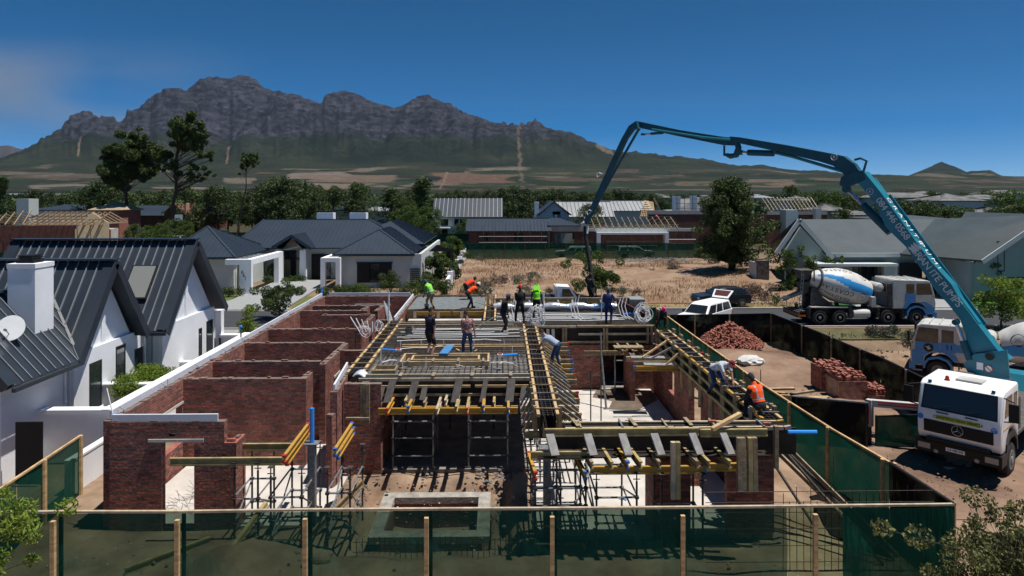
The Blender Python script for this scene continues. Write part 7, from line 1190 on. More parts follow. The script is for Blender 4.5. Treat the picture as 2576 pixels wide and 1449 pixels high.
# local: x=0 front bumper, +x forward, so the body runs to -x
cp = [(-.15, 1.0), (-.02, 1.25), (0, 1.75), (-.05, 2.05), (-.28, 2.80), (-.5, 2.90), (-2.1, 2.95), (-2.2, 2.85), (-2.2, 1.15), (-2.1, 1.1), (-1.95, 1.35), (-1.6, 1.62), (-1.0, 1.62), (-.65, 1.35), (-.55, 1.0)]
b = MB(); b.prism([(x, -1.18, z) for x, z in cp], (0, 2.36, 0)); o = lmk('cab', b, 'white', PT); md = o.modifiers.new('b', 'BEVEL'); md.width = .07; md.segments = 3; md.limit_method = 'ANGLE'; md.angle_limit = math.radians(25); o.data.polygons.foreach_set('use_smooth', [True]*len(o.data.polygons))
def fxz(z): return float(np.interp(z, [1.25, 1.75, 2.05, 2.80], [-.02, 0, -.05, -.28]))
def fpan(y0, y1, z0, z1, off, th, ins=0.): return MB().prism([(fxz(z0)+off, y0, z0), (fxz(z0)+off, y1, z0), (fxz(z1)+off, y1-ins, z1), (fxz(z1)+off, y0+ins, z1)], (-th, 0, 0))
lmk('seal', fpan(-1.08, 1.08, 2.03, 2.79, .012, .012, .04), 'black', PT); lmk('windscreen', fpan(-1.03, 1.03, 2.08, 2.75, .018, .012, .04), 'glass', PT)
lmk('grille', fpan(-.98, .98, 1.28, 1.68, .016, .016), 'black', PT); g = MB()
for k in range(6): z = 1.33+k*.062; g.prism([(fxz(z)+.024, -.94, z), (fxz(z)+.024, .94, z), (fxz(z)+.024, .94, z+.02), (fxz(z)+.024, -.94, z+.02)], (-.006, 0, 0))
lmk('grille_bars', g, 'frame', PT); g = MB(); c_ = V3((fxz(1.5)+.035, 0, 1.5)); g.tube([c_+V3((0, .16*math.cos(a), .16*math.sin(a))) for a in [i*math.pi/12 for i in range(25)]], .013, 6)
for k in range(3): a = math.pi/2+k*2*math.pi/3; g.tube([c_, c_+V3((0, .15*math.cos(a), .15*math.sin(a)))], [.022, .008], 6)
lmk('front_emblem', g, 'chrome', PT)
ll = V3((1, 0, .05)); lb = MB(); lb.prism([(fxz(1.72)+.014, -.62, 1.74), (fxz(1.72)+.014, .62, 1.74), (fxz(1.9)+.014, .62, 1.88), (fxz(1.9)+.014, -.62, 1.88)], (-.01, 0, 0)); lo = lmk('warning_label', lb, 'yellowlabel', PT); text('CONSTRUCTION VEHICLE', .118, basis((fxz(1.81)+.02, 0, 1.81), (0, 1, 0), (1, 0, .06)), 'black', lo, world=False)
lmk('bumper', MB().box(-.55, .06, -1.22, 1.22, .62, .98).box(-.3, .04, -.9, .9, .99, 1.1), 'black', PT); lo = lmk('number_plate', MB().box(.061, .07, -.32, .22, .78, .90), 'white', PT); text('CA 988-440', .09, basis((.073, -.05, .84), (0,1,0), (1,0,0)), 'black', lo, world=False)
for y in (-.95, .95): lmk('headlight', MB().box(.055, .075, y-.18, y+.18, .72, .9), 'grill', PT)
for y in (-.6, .55): lmk('fog_light', MB().lathe([(0, .06), (.03, .07), (.05, .05)], (.05, y, .70), (1,0,0), 12), 'grill', PT)
for y in (-.9, .9): lmk('marker_lamp', MB().box(-.40, -.33, y-.05, y+.05, 2.86, 2.92), 'green_l', PT)
lmk('beacon', MB().lathe([(0, .09), (.02, .09), (.03, .06), (.1, .065), (.14, .03)], (-.75, -.5, 2.92), (0,0,1), 14), 'redlamp', PT); lmk('roof_hatch', MB().box(-1.5, -.9, -.3, .45, 2.93, 2.98), 'offwhite', PT)
for a, b_ in ((-.72, -.25), (.1, .6)): lmk('wiper', MB().tube([(fxz(2.1)+.04, a, 2.08), (fxz(2.25)+.04, b_, 2.22)], .012, 5).box(fxz(1.97)+.0, fxz(1.97)+.03, a+.1, a+.45, 1.95, 1.98), 'black', PT)
for y, t_ in ((1.0, 'PM 7'), (-1.08, '')):
    k = lmk('round_sticker', MB().lathe([(0, .09), (.006, .09)], (fxz(1.78)+.004, y, 1.74), (1,0,0.03), 18), 'bpipe', PT)
    if t_: text('PM', .085, basis((fxz(1.8)+.016, y, 1.77), (0,1,0), (1,0,.04)), 'white', k, world=False); text('7', .08, basis((fxz(1.7)+.016, y, 1.70), (0,1,0), (1,0,.04)), 'white', k, world=False)
for s in (-1, 1):
    def pan(P, off=.012, th=.012): return MB().prism([(x, s*(1.18+off), z) for x, z in P], (0, -s*th, 0))
    lmk('door_window', pan([(-.42, 2.1), (-1.35, 2.1), (-1.35, 2.7), (-.6, 2.7)]), 'glass', PT); lmk('side_window', pan([(-1.55, 2.2), (-2.0, 2.2), (-2.0, 2.68), (-1.55, 2.68)]), 'glass', PT); lmk('door_line', pan([(-.3, 1.7), (-1.42, 1.7), (-1.42, 1.73), (-.3, 1.73)], .006, .006), 'amber', PT); lmk('handle', pan([(-1.1, 1.9), (-1.3, 1.9), (-1.3, 1.95), (-1.1, 1.95)], .03, .03), 'black', PT)
    lmk('mirror', MB().box(-.2, -.1, *sorted((s*1.35, s*1.62)), 2.1, 2.65).tube([(-.35, s*1.18, 2.75), (-.15, s*1.5, 2.7)], .02, 5).tube([(-.35, s*1.18, 2.0), (-.15, s*1.5, 2.1)], .02, 5), 'black', PT)
    for x in (-1.32, -5.9, -7.2): wheel(PT, x, s*1.0, .56, .36, s)
    lmk('mudguard', MB().prism([(x, s*1.2, z) for x, z in [(-.7,.75),(-.78,1.1),(-1.05,1.3),(-1.6,1.3),(-1.88,1.1),(-1.95,.75),(-2.08,.75),(-2.0,1.2),(-1.65,1.45),(-1.0,1.45),(-.65,1.2),(-.56,.75)]], (0, -s*.45, 0)), 'black', PT)
ch = MB(); ch.box(-9.0, -.5, -.45, -.3, .8, 1.1).box(-9.0, -.5, .3, .45, .8, 1.1).box(-9.0, -2.3, -1.15, 1.15, 1.12, 1.22).box(-2.9, -2.35, -1.1, 1.1, 1.22, 2.3); lmk('chassis', ch, 'dusty', PT); lmk('exhaust', MB().tube([(-2.3, .95, 1.2), (-2.3, .95, 2.95)], .08, 8).lathe([(0,.2),(.3,.22),(.55,.2)], (-2.45, -.7, 2.7), (0,1,0), 14), 'dusty', PT)
lmk('hopper', MB().prism([(-9.0,-.7,1.1),(-9.0,.7,1.1),(-9.5,.8,1.8),(-9.5,-.8,1.8)], (.9,0,0)), 'teal', PT)
# turret and boom, world coordinates
TP = V3(tuple(PM @ V3((-3.1, 0, 0)))); BHd = V3((5.2-TP.x, 39.6-TP.y, 0)).normalized(); BN = V3((-BHd.y, BHd.x, 0)); 
if BN.y > 0: BN = -BN
def bp(u, v, off=0.):
    """photo pixel -> point in the vertical plane of the boom (moved sideways by off)"""
    o = V3((0, 0, HC)); d = atd(u, v, 1.)-o; d0 = TP+BN*off; t = (d0-o).dot(BN)/d.dot(BN); return o+d*t
lmk2 = lambda n, b, m, p=PT, smooth=False: mk(n, b, M[m], p, smooth=smooth)
tz = bp(2499, 893); lmk2('turret', MB().prism([bp(2425, 915, -.3), bp(2452, 890, -.3), bp(2535, 880, -.3), bp(2542, 952, -.3), bp(2445, 952, -.3)], BN*.07).prism([bp(2425, 915, .27), bp(2452, 890, .27), bp(2535, 880, .27), bp(2542, 952, .27), bp(2445, 952, .27)], BN*.07).lathe([(0, .55), (.6, .5), (.9, .42)], (TP.x, TP.y, 1.2), (0,0,1), 20), 'teal')
lmk2('pivot_pin', MB().tube([tz-BN*.45, tz+BN*.42], .13, 16), 'black')
def section(name, top, bot, w, off=0., mt='teal'):
    """box girder: lists of photo points along its upper and lower edge, in the boom plane"""
    n = len(top); vs = []
    for (u, v), (u2, v2) in zip(top, bot):
        for q in ((u, v), (u2, v2)):
            for s in (-1, 1): p = bp(q[0], q[1], off+w/2)+BN*((s-1)*w/2); vs.append(p)
    fs = []
    for i in range(n-1): a, c_ = i*4, i*4+4; fs += [(a, a+1, c_+1, c_), (a+2, c_+2, c_+3, a+3), (a, c_, c_+2, a+2), (a+1, a+3, c_+3, c_+1)]
    fs += [(0, 2, 3, 1), ((n-1)*4, (n-1)*4+1, (n-1)*4+3, (n-1)*4+2)]; b = MB(); b.add(vs, fs); return lmk2(name, b, mt)
# lower section
sA = section('lower_boom', [(2172.8,431),(2217,486),(2264,551),(2300,602),(2341,657),(2394,716),(2416,757),(2464,822),(2512,884),(2540,905)], [(2154,456),(2171,475),(2202,512),(2227,570),(2279,621),(2352,728),(2386,766),(2414,801),(2428,840),(2450,925)], .46)
text_o = []
def along(u0, v0, u1, v1, s, size, side=True, sp=1.):
    p, q = bp(u0, v0, .23), bp(u1, v1, .23); x = (q-p).normalized(); n = BN if side else x.cross(BN)*-1
    if not side and n.z < 0: n = -n
    c_ = (p+q)/2+n*.006; return text(s, size, basis(c_, x, n), 'letterwhite', sA, ext=.004, sp=sp)
M['letterwhite'] = mat('white_lettering', (.62,.66,.68), .5, var=0)
along(2214.8, 509, 2277, 591.5, '084 446 0568', .36, sp=.95); along(2316, 649, 2393, 743, 'GRAN ITE PUMPS', .36, sp=.92)
def lgo(u, v, sz):
    c_ = bp(u, v, .232); x = (bp(2393,743)-bp(2316,649)).normalized(); y = BN.cross(x).normalized(); k = MB()
    for j in range(3): k.prism([c_+x*(-.20+.02*j)+y*(.12-.12*j), c_+x*(.12)+y*(.20-.10*j), c_+x*(.20)+y*(.13-.10*j), c_+x*(-.10)+y*(.05-.12*j)], BN*.006)
    k.bar(c_+x*.42-y*.22, c_+x*.42+y*.22, .02, .006, BN); lmk2('boom_logo', k, 'letterwhite', sA)
lgo(2300, 624, .4)
for lt, (u, v) in (('A', (2188, 482)), ('B', (2098, 395))):
    c_ = bp(u, v, .245 if lt == 'A' else .2); k = MB(); k.tube([c_+(V3((0,0,1))*math.sin(a)+BHd*math.cos(a))*.13 for a in [i*math.pi/9 for i in range(19)]], .012, 4); ko = lmk2('letter_ring', k, 'letterwhite', sA); text(lt, .17, basis(c_+BN*.004, -BHd, BN), 'letterwhite', ko)
pA, qA = bp(2217,486,.23)-BN*.23, bp(2464,822,.23)-BN*.23; xA = (qA-pA).normalized(); nA = xA.cross(BN).normalized(); nA = nA if nA.z > 0 else -nA
for t0_, t1_, s_ in ((.07, .38, 'GRANITE'), (.42, .64, 'PUMPS')):
    P0, P1 = pA.lerp(qA, t0_), pA.lerp(qA, t1_); k = text(s_, .40, basis((P0+P1)/2+nA*.012, xA, nA), 'white', sA, ext=.003, sp=1.45)
lmk2('top_rib', MB().bar(pA.lerp(qA, .02)+nA*.04-BN*.26, pA.lerp(qA, 1.0)+nA*.04-BN*.26, .05, .12, nA).bar(pA.lerp(qA, .72)+nA*.02, pA.lerp(qA, .98)+nA*.02, .28, .02, nA), 'teal', sA)
c_ = bp(2487, 928, .35); lmk2('warning_disc', MB().lathe([(0, .13), (.006, .13)], c_, BN, 20), 'white', sA); lmk2('disc_ring', MB().tube([c_+BN*.012+(V3((0,0,1))*math.sin(a)+BHd*math.cos(a))*.12 for a in [i*math.pi/9 for i in range(19)]], .014, 4).tube([c_+BN*.012+V3((0,0,.08))+BHd*.08, c_+BN*.012-V3((0,0,.08))-BHd*.08], .014, 4), 'capred', sA); lmk2('notice', MB().bar(bp(2465, 912, .35), bp(2465, 930, .35), .2, .01, BN), 'white', sA)
def cyl(u0, v0, u1, v1, off, r0=.11, r1=.05, f=.55):
    a, c_ = bp(u0, v0, off), bp(u1, v1, off); m_ = a.lerp(c_, f); o = lmk2('cylinder', MB().tube([a, m_], r0, 12), 'teal_dark', PT, True); lmk2('rod', MB().tube([m_, c_], r1, 8), 'chrome', o, True); lmk2('clevis', MB().tube([c_-BN*.12, c_+BN*.12], r0*.9, 8), 'teal_dark', o)
cyl(2240, 584, 2130, 476, -.1, .17, .08, .62); cyl(2440, 905, 2405, 810, .3, .12, .07, .5)
section('second_boom', [(2172,440),(2157,425),(2148,412),(2122,393),(2078,384),(1972,364),(1858,345),(1836,343)], [(2140,462),(2126,443),(2117,432),(2095,417),(2060,406),(1972,385),(1858,360),(1838,357)], .30, 0, 'teal_dark')
section('third_boom', [(1850,346),(1823,345),(1709,327),(1599,304)], [(1848,366),(1819,365),(1709,343),(1610,322)], .24, -.34, 'teal_dark')
section('fourth_boom', [(1600,304),(1582,316),(1564,347),(1533,413),(1504,478),(1466,562)], [(1604,322),(1591,327),(1575,349),(1543,417),(1513,482),(1474,565)], .2, -.1, 'teal_dark')
lk = MB(); pts = [bp(*q) for q in ((1853,352),(1858,372),(1852,390),(1838,393),(1826,389))]; lk.tube(pts, [.13,.15,.15,.13,.08], 8); lk.tube([bp(1822, 392), bp(1822, 366)], .05, 6); lmk2('elbow_link', lk, 'teal_dark'); cyl(1946, 386, 1862, 383, 0, .14, .06, .75); cyl(1668, 334, 1618, 338, -.36, .07, .04, .6)
lmk2('elbow_plate', MB().prism([bp(2118, 445, .2), bp(2146, 433, .2), bp(2173, 429, .2), bp(2178, 452, .2), bp(2127, 475, .2), bp(2113, 464, .2)], BN*.06).prism([bp(2118, 445, -.26), bp(2146, 433, -.26), bp(2173, 429, -.26), bp(2178, 452, -.26), bp(2127, 475, -.26), bp(2113, 464, -.26)], BN*.06), 'teal_dark')
lmk2('delivery_pipe', MB().tube([bp(2120,431,.0), bp(1994,394,.0), bp(1950,384,.0)], .07, 8).tube([bp(1760,345,-.1), bp(1840,352,-.1), bp(1870,350,-.1)], .06, 8).tube([bp(1640,325,-.1), bp(1800,350,-.1)], .05, 8), 'teal', smooth=True)
lmk2('drop_pipe', MB().tube([bp(1610,322,.15), bp(1604,330,.15), bp(1536,449,.15), bp(1478,560,.15)], .07, 8).tube([bp(2172,432,.2), bp(2180,405,.1), bp(2165,398,.1), bp(2150,402,.1)], .05, 8), 'teal_dark', smooth=True)
lmk2('side_pipe', MB().tube([bp(2200,450,-.5), bp(2300,590,-.5), bp(2400,728,-.5), bp(2500,860,-.5), bp(2524,892,-.5)], .075, 8), 'teal', smooth=True)
for (u, v) in ((1515, 438), (1490, 532)): lmk2('rag', MB().tube([bp(u,v,.2), bp(u-8,v-4,.25), bp(u-14,v,.2), bp(u-12,v+8,.2), bp(u-5,v+3,.25)], .025, 5), 'pvc')
hb = bp(1470, 566); hose = thing('rubber_hose', 'black rubber end hose hanging from the boom tip down to the rear deck', 'hose', tuple(hb), 0); e_ = V3((5.35, 39.0, 3.35)); mk('hose', MB().tube([hb+V3((.05,0,.1)), hb+V3((.05,-.1,-.6)), hb.lerp(e_, .45)+V3((.1,0,-.3)), hb.lerp(e_, .8)+V3((.12,0,-.2)), e_], [.11,.11,.12,.12,.13], 10), M['rubber'], hose, smooth=True); mk('coupling', MB().tube([hb+V3((-.12,0,.15)), hb+V3((.12,0,-.1)), hb+V3((.08,-.05,-.5))], .14, 10), M['offwhite'], hose, smooth=True)
# outrigger
OT = V3((0,0,0)); lg = V3((13.55, 24.7, 0)); a_ = V3((15.6, 23.95, 1.62)); lmk2('outrigger', MB().bar(lg+V3((0,0,1.6)), a_+V3((.6,-.2,0)), .2, .24).bar(lg+V3((0,0,.75)), lg+V3((0,0,1.72)), .2, .2, BHd), 'offwhite'); d_ = (a_-lg-V3((0,0,1.6))).normalized(); s_ = V3((d_.y, -d_.x, 0)).normalized(); s_ = s_ if s_.y < 0 else -s_
k = MB()
for z in (.07, -.02): k.bar(lg+V3((0,0,1.6+z))+s_*.105+d_*.25, a_+V3((0,0,z))+s_*.105, .01, .04)
for x in (-.05, .05): k.bar(lg+V3((x,0,.85))+s_*.105, lg+V3((x,0,1.5))+s_*.105, .03, .01, s_)
lmk2('red_stripe', k, 'capred'); lmk2('outrigger_foot', MB().tube([lg+V3((0,0,.1)), lg+V3((0,0,.75))], .07, 8).box(lg.x-.25, lg.x+.25, lg.y-.25, lg.y+.25, .05, .1), 'black')
single('blue_drum', MB().lathe([(0,.25),(.8,.25)], (TP.x+.9, TP.y+.4, 1.35), (0,0,1), 14), M['blue'], 'small blue drum beside the pump turret', 'drum'); single('white_sheet', MB().prism([(14.6,23.4,.08),(16.2,23.6,.08),(16.0,22.6,.07),(14.9,22.4,.08)], (0,0,.02)), M['canvas'], 'pale sheet on the ground under the pump truck cab', 'sheet')
# ================================================================== PEOPLE
SKIN = [mat('dark_skin', (.055,.028,.018), .55, var=.1), mat('light_skin', (.42,.22,.15), .55, var=.1)]
def clothm(n, c, c2=None, sc=20, var=.15): return mat(n, c, .9, var=var, scale=sc, col2=c2, obj=True)
C = dict(black=clothm('black_cloth', (.016,.016,.018)), dark=clothm('charcoal_cloth', (.03,.03,.034)), navy=clothm('navy_cloth', (.012,.013,.030)), jeans=clothm('denim', (.035,.07,.14)), blue=clothm('blue_overalls_cloth', (.022,.035,.13)), khaki=clothm('khaki_cloth', (.20,.15,.09)), grey=clothm('grey_blue_shirt', (.30,.35,.44)),
 white=clothm('mottled_white_shirt', (.62,.64,.68), (.28,.33,.42), 14), floral=clothm('floral_shirt', (.022,.02,.035), (.50,.26,.24), 16), teal=clothm('teal_shirt', (.05,.22,.19)), orange=clothm('orange_vest', (.90,.10,.015)), lime=clothm('lime_vest', (.25,.75,.04)), redo=clothm('red_orange_vest', (.75,.05,.02)), boot=clothm('boot_leather', (.02,.018,.016)), shoe=clothm('pale_shoe', (.45,.43,.38)), tan=clothm('tan_shoe', (.30,.20,.12)), refl=mat('reflective_tape', (.35,.36,.40), .4, var=.05), hair=mat('brown_hair', (.035,.02,.012), .8, var=.2),
 pink=mat('pink_helmet', (.85,.02,.22), .3, var=.03), red=clothm('red_cap_cloth', (.50,.02,.02)), green=clothm('green_cap_cloth', (.02,.22,.09)), cap=clothm('dark_cap_cloth', (.03,.035,.045)), bluecap=clothm('blue_cap_cloth', (.03,.06,.16)), whitehat=clothm('white_hat_cloth', (.55,.54,.50)), maroon=clothm('maroon_cap_cloth', (.22,.02,.03)), greycap=clothm('grey_cap_cloth', (.12,.17,.17)))
def ik(a, b, l1, l2, bend):
    a, b, bend = V3(a), V3(b), V3(bend); d = b-a; L = min(d.length, (l1+l2)*.995); dn = d.normalized(); x = (l1*l1-l2*l2+L*L)/(2*L); h = math.sqrt(max(0, l1*l1-x*x)); bp_ = (bend-dn*bend.dot(dn)); bp_ = bp_.normalized() if bp_.length > 1e-4 else V3((1,0,0))
    return a+dn*x+bp_*h, a+dn*L
def person(label, loc, yaw, shirt='black', trousers='black', shoes='boot', skin=0, hat=None, vest=None, hip=(0,0,.93), lean=0., side=0., feet=((-.12,0,.09),(.12,0,.09)), hands=((-.3,.08,.75),(.3,.08,.75)), head=(0,0,0), H=1.75, shorts=False, short_sleeve=True, knee=(0,1,0), hatcol='cap', stripes=True, elbow=(0,-1,-.3), twist=0., hood=None):
    k = H/1.75; P = V3(hip)*k; ln = math.radians(lean); sd = math.radians(side); up = V3((math.sin(sd), math.sin(ln)*math.cos(sd), math.cos(ln)*math.cos(sd))).normalized(); fw = V3((0, math.cos(ln), -math.sin(ln))); rt = up.cross(fw)*-1
    rt = fw.cross(up).normalized(); tw = math.radians(twist); rs = (rt*math.cos(tw)+fw*math.sin(tw)).normalized()
    neck = P+up*.50*k; chest = P+up*.34*k; waist = P+up*.14*k; hd = neck+(up*.10+V3((0,.02,.05))+V3(head))*k; hc = hd+(up*.10+V3((0,.03,.06))+V3(head)*.6).normalized()*.07*k
    T = thing('person', label, 'person', loc, yaw); bones = []; b = MB()
    def seg(p, q, r0, r1, reg, n=10): bones.append((V3(p), V3(q), (r0+r1)/2, reg)); b.tube([p, V3(p).lerp(V3(q), .5), q], [r0, (r0+r1)/2*1.03, r1], n); b.ico(p, r0*.99, sub=2); b.ico(q, r1*.99, sub=2)
    def ell(c, r, sq): b.ico(c, r, 0, sq, sub=3)
    # torso as stacked rings
    def ring(c, u, r_, f_, wr, wf): return [c+r_*wr*math.cos(a)+f_*wf*math.sin(a) for a in [i*2*math.pi/16 for i in range(16)]]
    R = [(P-up*.10*k, .12, .10), (P, .165, .125), (waist, .145, .11), (P+up*.24*k, .16, .12), (chest, .185, .13), (P+up*.44*k, .175, .11), (P+up*.49*k, .09, .075), (neck+up*.02*k, .055, .055)]
    vs = []; 
    for i, (c_, wr, wf) in enumerate(R): t = i/7; vs += ring(c_, up, (rt*(1-t)+rs*t).normalized(), fw, wr*k, wf*k)
    b.add(vs, [(i*16+j, i*16+(j+1) % 16, (i+1)*16+(j+1) % 16, (i+1)*16+j) for i in range(7) for j in range(16)]+[tuple(range(16))[::-1], tuple(7*16+j for j in range(16))])
    bones.append((P+up*.06*k, P+up*.46*k, .15*k, 'torso')); bones.append((P-up*.06*k, P+up*.0, .16*k, 'hips'))
    seg(neck-up*.02*k, hd, .055*k, .052*k, 'skin')
    hf = (V3((0,1,0))+V3((0,0,-math.sin(ln)*.8))+V3(head)*2).normalized(); hu = (V3((0,0,1))-hf*hf.z).normalized() if abs(hf.z) < .95 else up; hr = hf.cross(hu).normalized(); hc = hd+hu*.09*k+hf*.02*k
    hb_ = MB(); hb_.ico((0,0,0), 1, sub=3); fv = [hc+hr*v[0]*.075*k+hf*v[1]*.095*k+hu*v[2]*.118*k for v in hb_.v]; b.add(fv, hb_.f); bones.append((hc-hu*.03*k, hc+hu*.04*k, .09*k, 'skin'))
    b.ico(hc+hf*.1*k-hu*.015*k, .018*k, sub=1); b.ico(hc+hf*.065*k-hu*.075*k, .045*k, sub=2)
    for s in (-1, 1): b.ico(hc+hr*s*.077*k-hu*.01*k, .025*k, 0, (.5,.8,1.2), sub=1)
    tf = V3((0, 1, 0))
    for i, s in enumerate((-1, 1)):
        hj = P+rt*s*.09*k-up*.05*k; kn, an = ik(hj, V3(feet[i])*k, .43*k, .42*k, V3(knee)+V3((s*.15,0,0))); seg(hj, kn, .088*k, .058*k, 'thigh'); seg(kn, an, .056*k, .038*k, 'shin')
        toe = an+V3((s*.03, .15, -.045))*k; seg(an+V3((0,-.03,-.035))*k, toe, .042*k, .034*k, 'foot')
        sh = P+up*.455*k+rs*s*.185*k; el, wr = ik(sh, V3(hands[i])*k, .29*k, .26*k, V3(elbow)+V3((s*.3,0,0))); seg(sh, el, .052*k, .040*k, 'uarm'); seg(el, wr, .039*k, .026*k, 'farm')
        d = (wr-el).normalized(); sv = d.cross(V3((0,0,1)) if abs(d.z) < .9 else V3((0,1,0))).normalized(); nv = d.cross(sv); pm = wr+d*.085*k; bones.append((wr, wr+d*.17*k, .045*k, 'hand'))
        b.bar(wr, pm, .075*k, .03*k, nv); b.ico(wr+d*.04*k, .034*k, sub=1)
        for f_ in range(4): o = pm+sv*(-.027+.018*f_)*k-d*.01*k; L_ = (.075, .085, .08, .062)[f_]*k; b.tube([o, o+d*L_*.5+nv*.006*k, o+d*L_*.85+nv*.03*k], [.0095*k, .009*k, .007*k], 6)
        b.tube([wr+d*.03*k-sv*.03*k, wr+d*.07*k-sv*.055*k, wr+d*.10*k-sv*.05*k+nv*.02*k], [.012*k, .011*k, .009*k], 6)
    me = bpy.data.meshes.new('body'); me.from_pydata([tuple(p) for p in b.v], [], b.f); tmp = bpy.data.objects.new('tmp_body', me); COL.objects.link(tmp)
    md = tmp.modifiers.new('r', 'REMESH'); md.mode = 'VOXEL'; md.voxel_size = .0125; md = tmp.modifiers.new('s', 'SMOOTH'); md.iterations = 3; md.factor = .5
    dg = bpy.context.evaluated_depsgraph_get(); dg.update(); bm_ = bpy.data.meshes.new_from_object(tmp.evaluated_get(dg)); bpy.data.objects.remove(tmp)
    bm_.materials.clear(); bm_.materials.append(SKIN[skin]); bm_.name = 'body'; bm_.polygons.foreach_set('use_smooth', [True]*len(bm_.polygons)); bo = bpy.data.objects.new('body', bm_); link(bo, T)
    nv_ = len(bm_.vertices); co_ = np.empty(nv_*3); bm_.vertices.foreach_get('co', co_); co_ = co_.reshape(-1, 3); no_ = np.array([v.normal[:] for v in bm_.vertices])
    best = np.full(nv_, 9.); reg = np.zeros(nv_, int); tt = np.zeros(nv_); names = ['torso','hips','thigh','shin','foot','uarm','farm','hand','skin']
    for p, q, r, rg_ in bones:
        p, q = np.array(p), np.array(q); d = q-p; t = np.clip(((co_-p)@d)/(d@d), 0, 1); ds = np.linalg.norm(co_-(p+t[:,None]*d), axis=1)-r; m_ = ds < best; best[m_] = ds[m_]; reg[m_] = names.index(rg_); tt[m_] = t[m_]
    fs = [tuple(p.vertices) for p in bm_.polygons]; fa = np.array([[f[0], f[1], f[2], f[-1]] for f in fs])
    def shell(name, cond, off, m_, parent=T):
        fm = cond[fa].all(1); idx = np.unique(fa[fm]); 
        if len(idx) < 8: return None
        mp = {int(a): i for i, a in enumerate(idx)}; o = MB(); o.v = [tuple(co_[i]+no_[i]*off) for i in idx]; o.f = [tuple(mp[i] for i in fs[j]) for j in np.nonzero(fm)[0]]; o.m = [0]*len(o.f); return mk(name, o, m_, parent, world=False, smooth=True)
    isr = lambda *n: np.isin(reg, [names.index(a) for a in n])
    sl = isr('torso') | (isr('uarm') & ((tt < .75) | (not short_sleeve))) | (isr('farm') & (not short_sleeve) & (tt < .9)) | (isr('hips') & (tt > .5)); sc = shell('shirt', sl, .013, C[shirt])
    tr = isr('hips', 'thigh') | (isr('shin') & (not shorts)) if not shorts else (isr('hips') | (isr('thigh') & (tt < .93))); shell('trousers', tr, .017 if shorts else .012, C[trousers])
    shell('shoes', isr('foot') | (isr('shin') & (tt > (.93 if shoes != 'boot' else .72))), .013, C[shoes])
    if vest:
        x_ = (co_-np.array(P))@np.array(up); lat = (co_-np.array(P))@np.array(rt); v_ = shell('vest', isr('torso') & (x_ > .02) | (isr('uarm') & (tt < .12)), .026, C[vest])
        if stripes:
            shell('tape', isr('torso') & (np.abs(x_-.14*k) < .03), .031, C['refl'], v_); shell('tape', isr('torso') & (np.abs(np.abs(lat)-.09*k) < .022) & (x_ > .12*k), .031, C['refl'], v_)
    # hair or hat
    def cap_mesh(zcut, rs_, h=1.):
        o = MB(); o.ico((0,0,0), 1, sub=3); idx = [i for i, v in enumerate(o.v) if v[2]*.8-v[1]*.35*1 > zcut]; st = set(idx); mp = {a: i for i, a in enumerate(idx)}; r = MB(); r.v = [tuple(hc+hr*o.v[i][0]*.075*k*rs_+hf*o.v[i][1]*.095*k*rs_+hu*o.v[i][2]*.118*k*rs_*h) for i in idx]; r.f = [tuple(mp[i] for i in f) for f in o.f if all(i in st for i in f)]; r.m = [0]*len(r.f); return r
    if hat is None: mk('hair', cap_mesh(-.02, 1.09), C['hair'], T, world=False, smooth=True)
    else:
        hm = C[hatcol]; r = cap_mesh(.05 if hat != 'hood' else -.6, 1.18 if hat == 'helmet' else 1.13, 1.06)
        if hat == 'cap': r.prism([hc+hf*.085*k+hr*s*.06*k+hu*.05*k for s in (-1, 1)]+[hc+hf*.17*k+hr*.04*k+hu*.035*k, hc+hf*.17*k-hr*.04*k+hu*.035*k][::1], hu*.008*k)
        if hat in ('brim', 'helmet'):
            n = 20; rr = 1.75 if hat == 'brim' else 1.35; ri = [hc+hr*math.cos(a)*.085*k+hf*math.sin(a)*.105*k+hu*.03*k for a in [i*2*math.pi/n for i in range(n)]]; ro = [hc+hr*math.cos(a)*.08*k*rr+hf*math.sin(a)*.1*k*rr+hu*.012*k for a in [i*2*math.pi/n for i in range(n)]]; r.add(ri+ro, [(i, (i+1) % n, n+(i+1) % n, n+i) for i in range(n)])
        mk('hat', r, hm, T, world=False, smooth=True)
    if hood: o = MB(); o.prism([hc-hf*.11*k+hr*s*.12*k+hu*.03*k for s in (-1, 1)]+[neck-fw*.16*k+rt*.16*k, neck-fw*.16*k-rt*.16*k], (0,.0,.015)); mk('neck_flap', o, C[hood], T, world=False)
    return T
def at(u, v, z): p = G(u, v, z); return (p.x, p.y, z)
SZ = 3.10
person('standing man in dark polo and shorts with pale shoes, hand to his chin', at(1080, 900, SZ-.03), math.radians(-40), 'navy', 'black', 'shoe', 1, shorts=True, hip=(0,0,.93), lean=3, feet=((-.13,.02,.09),(.13,-.02,.09)), hands=((-.12,.26,1.36),(.22,.02,.82)), H=1.86, elbow=(0,.2,-1))
person('man in floral shirt and jeans seen from behind on the mesh', at(1176, 896, SZ-.03), math.radians(8), 'floral', 'jeans', 'tan', 1, hip=(0,0,.92), lean=5, feet=((-.17,-.06,.09),(.17,.14,.09)), hands=((-.16,.22,.92),(.30,.06,.80)), H=1.72, head=(-.05,.02,-.02))
person('man in grey shirt and jeans bending over the long centre form', (2.15, 26.6, 2.42), math.radians(62), 'grey', 'jeans', 'boot', 1, hip=(0,-.12,.93), lean=62, feet=((-.16,.08,.09),(.18,-.16,.09)), hands=((-.22,.62,.62),(.16,.66,.70)), H=1.82, elbow=(0,-.3,1))
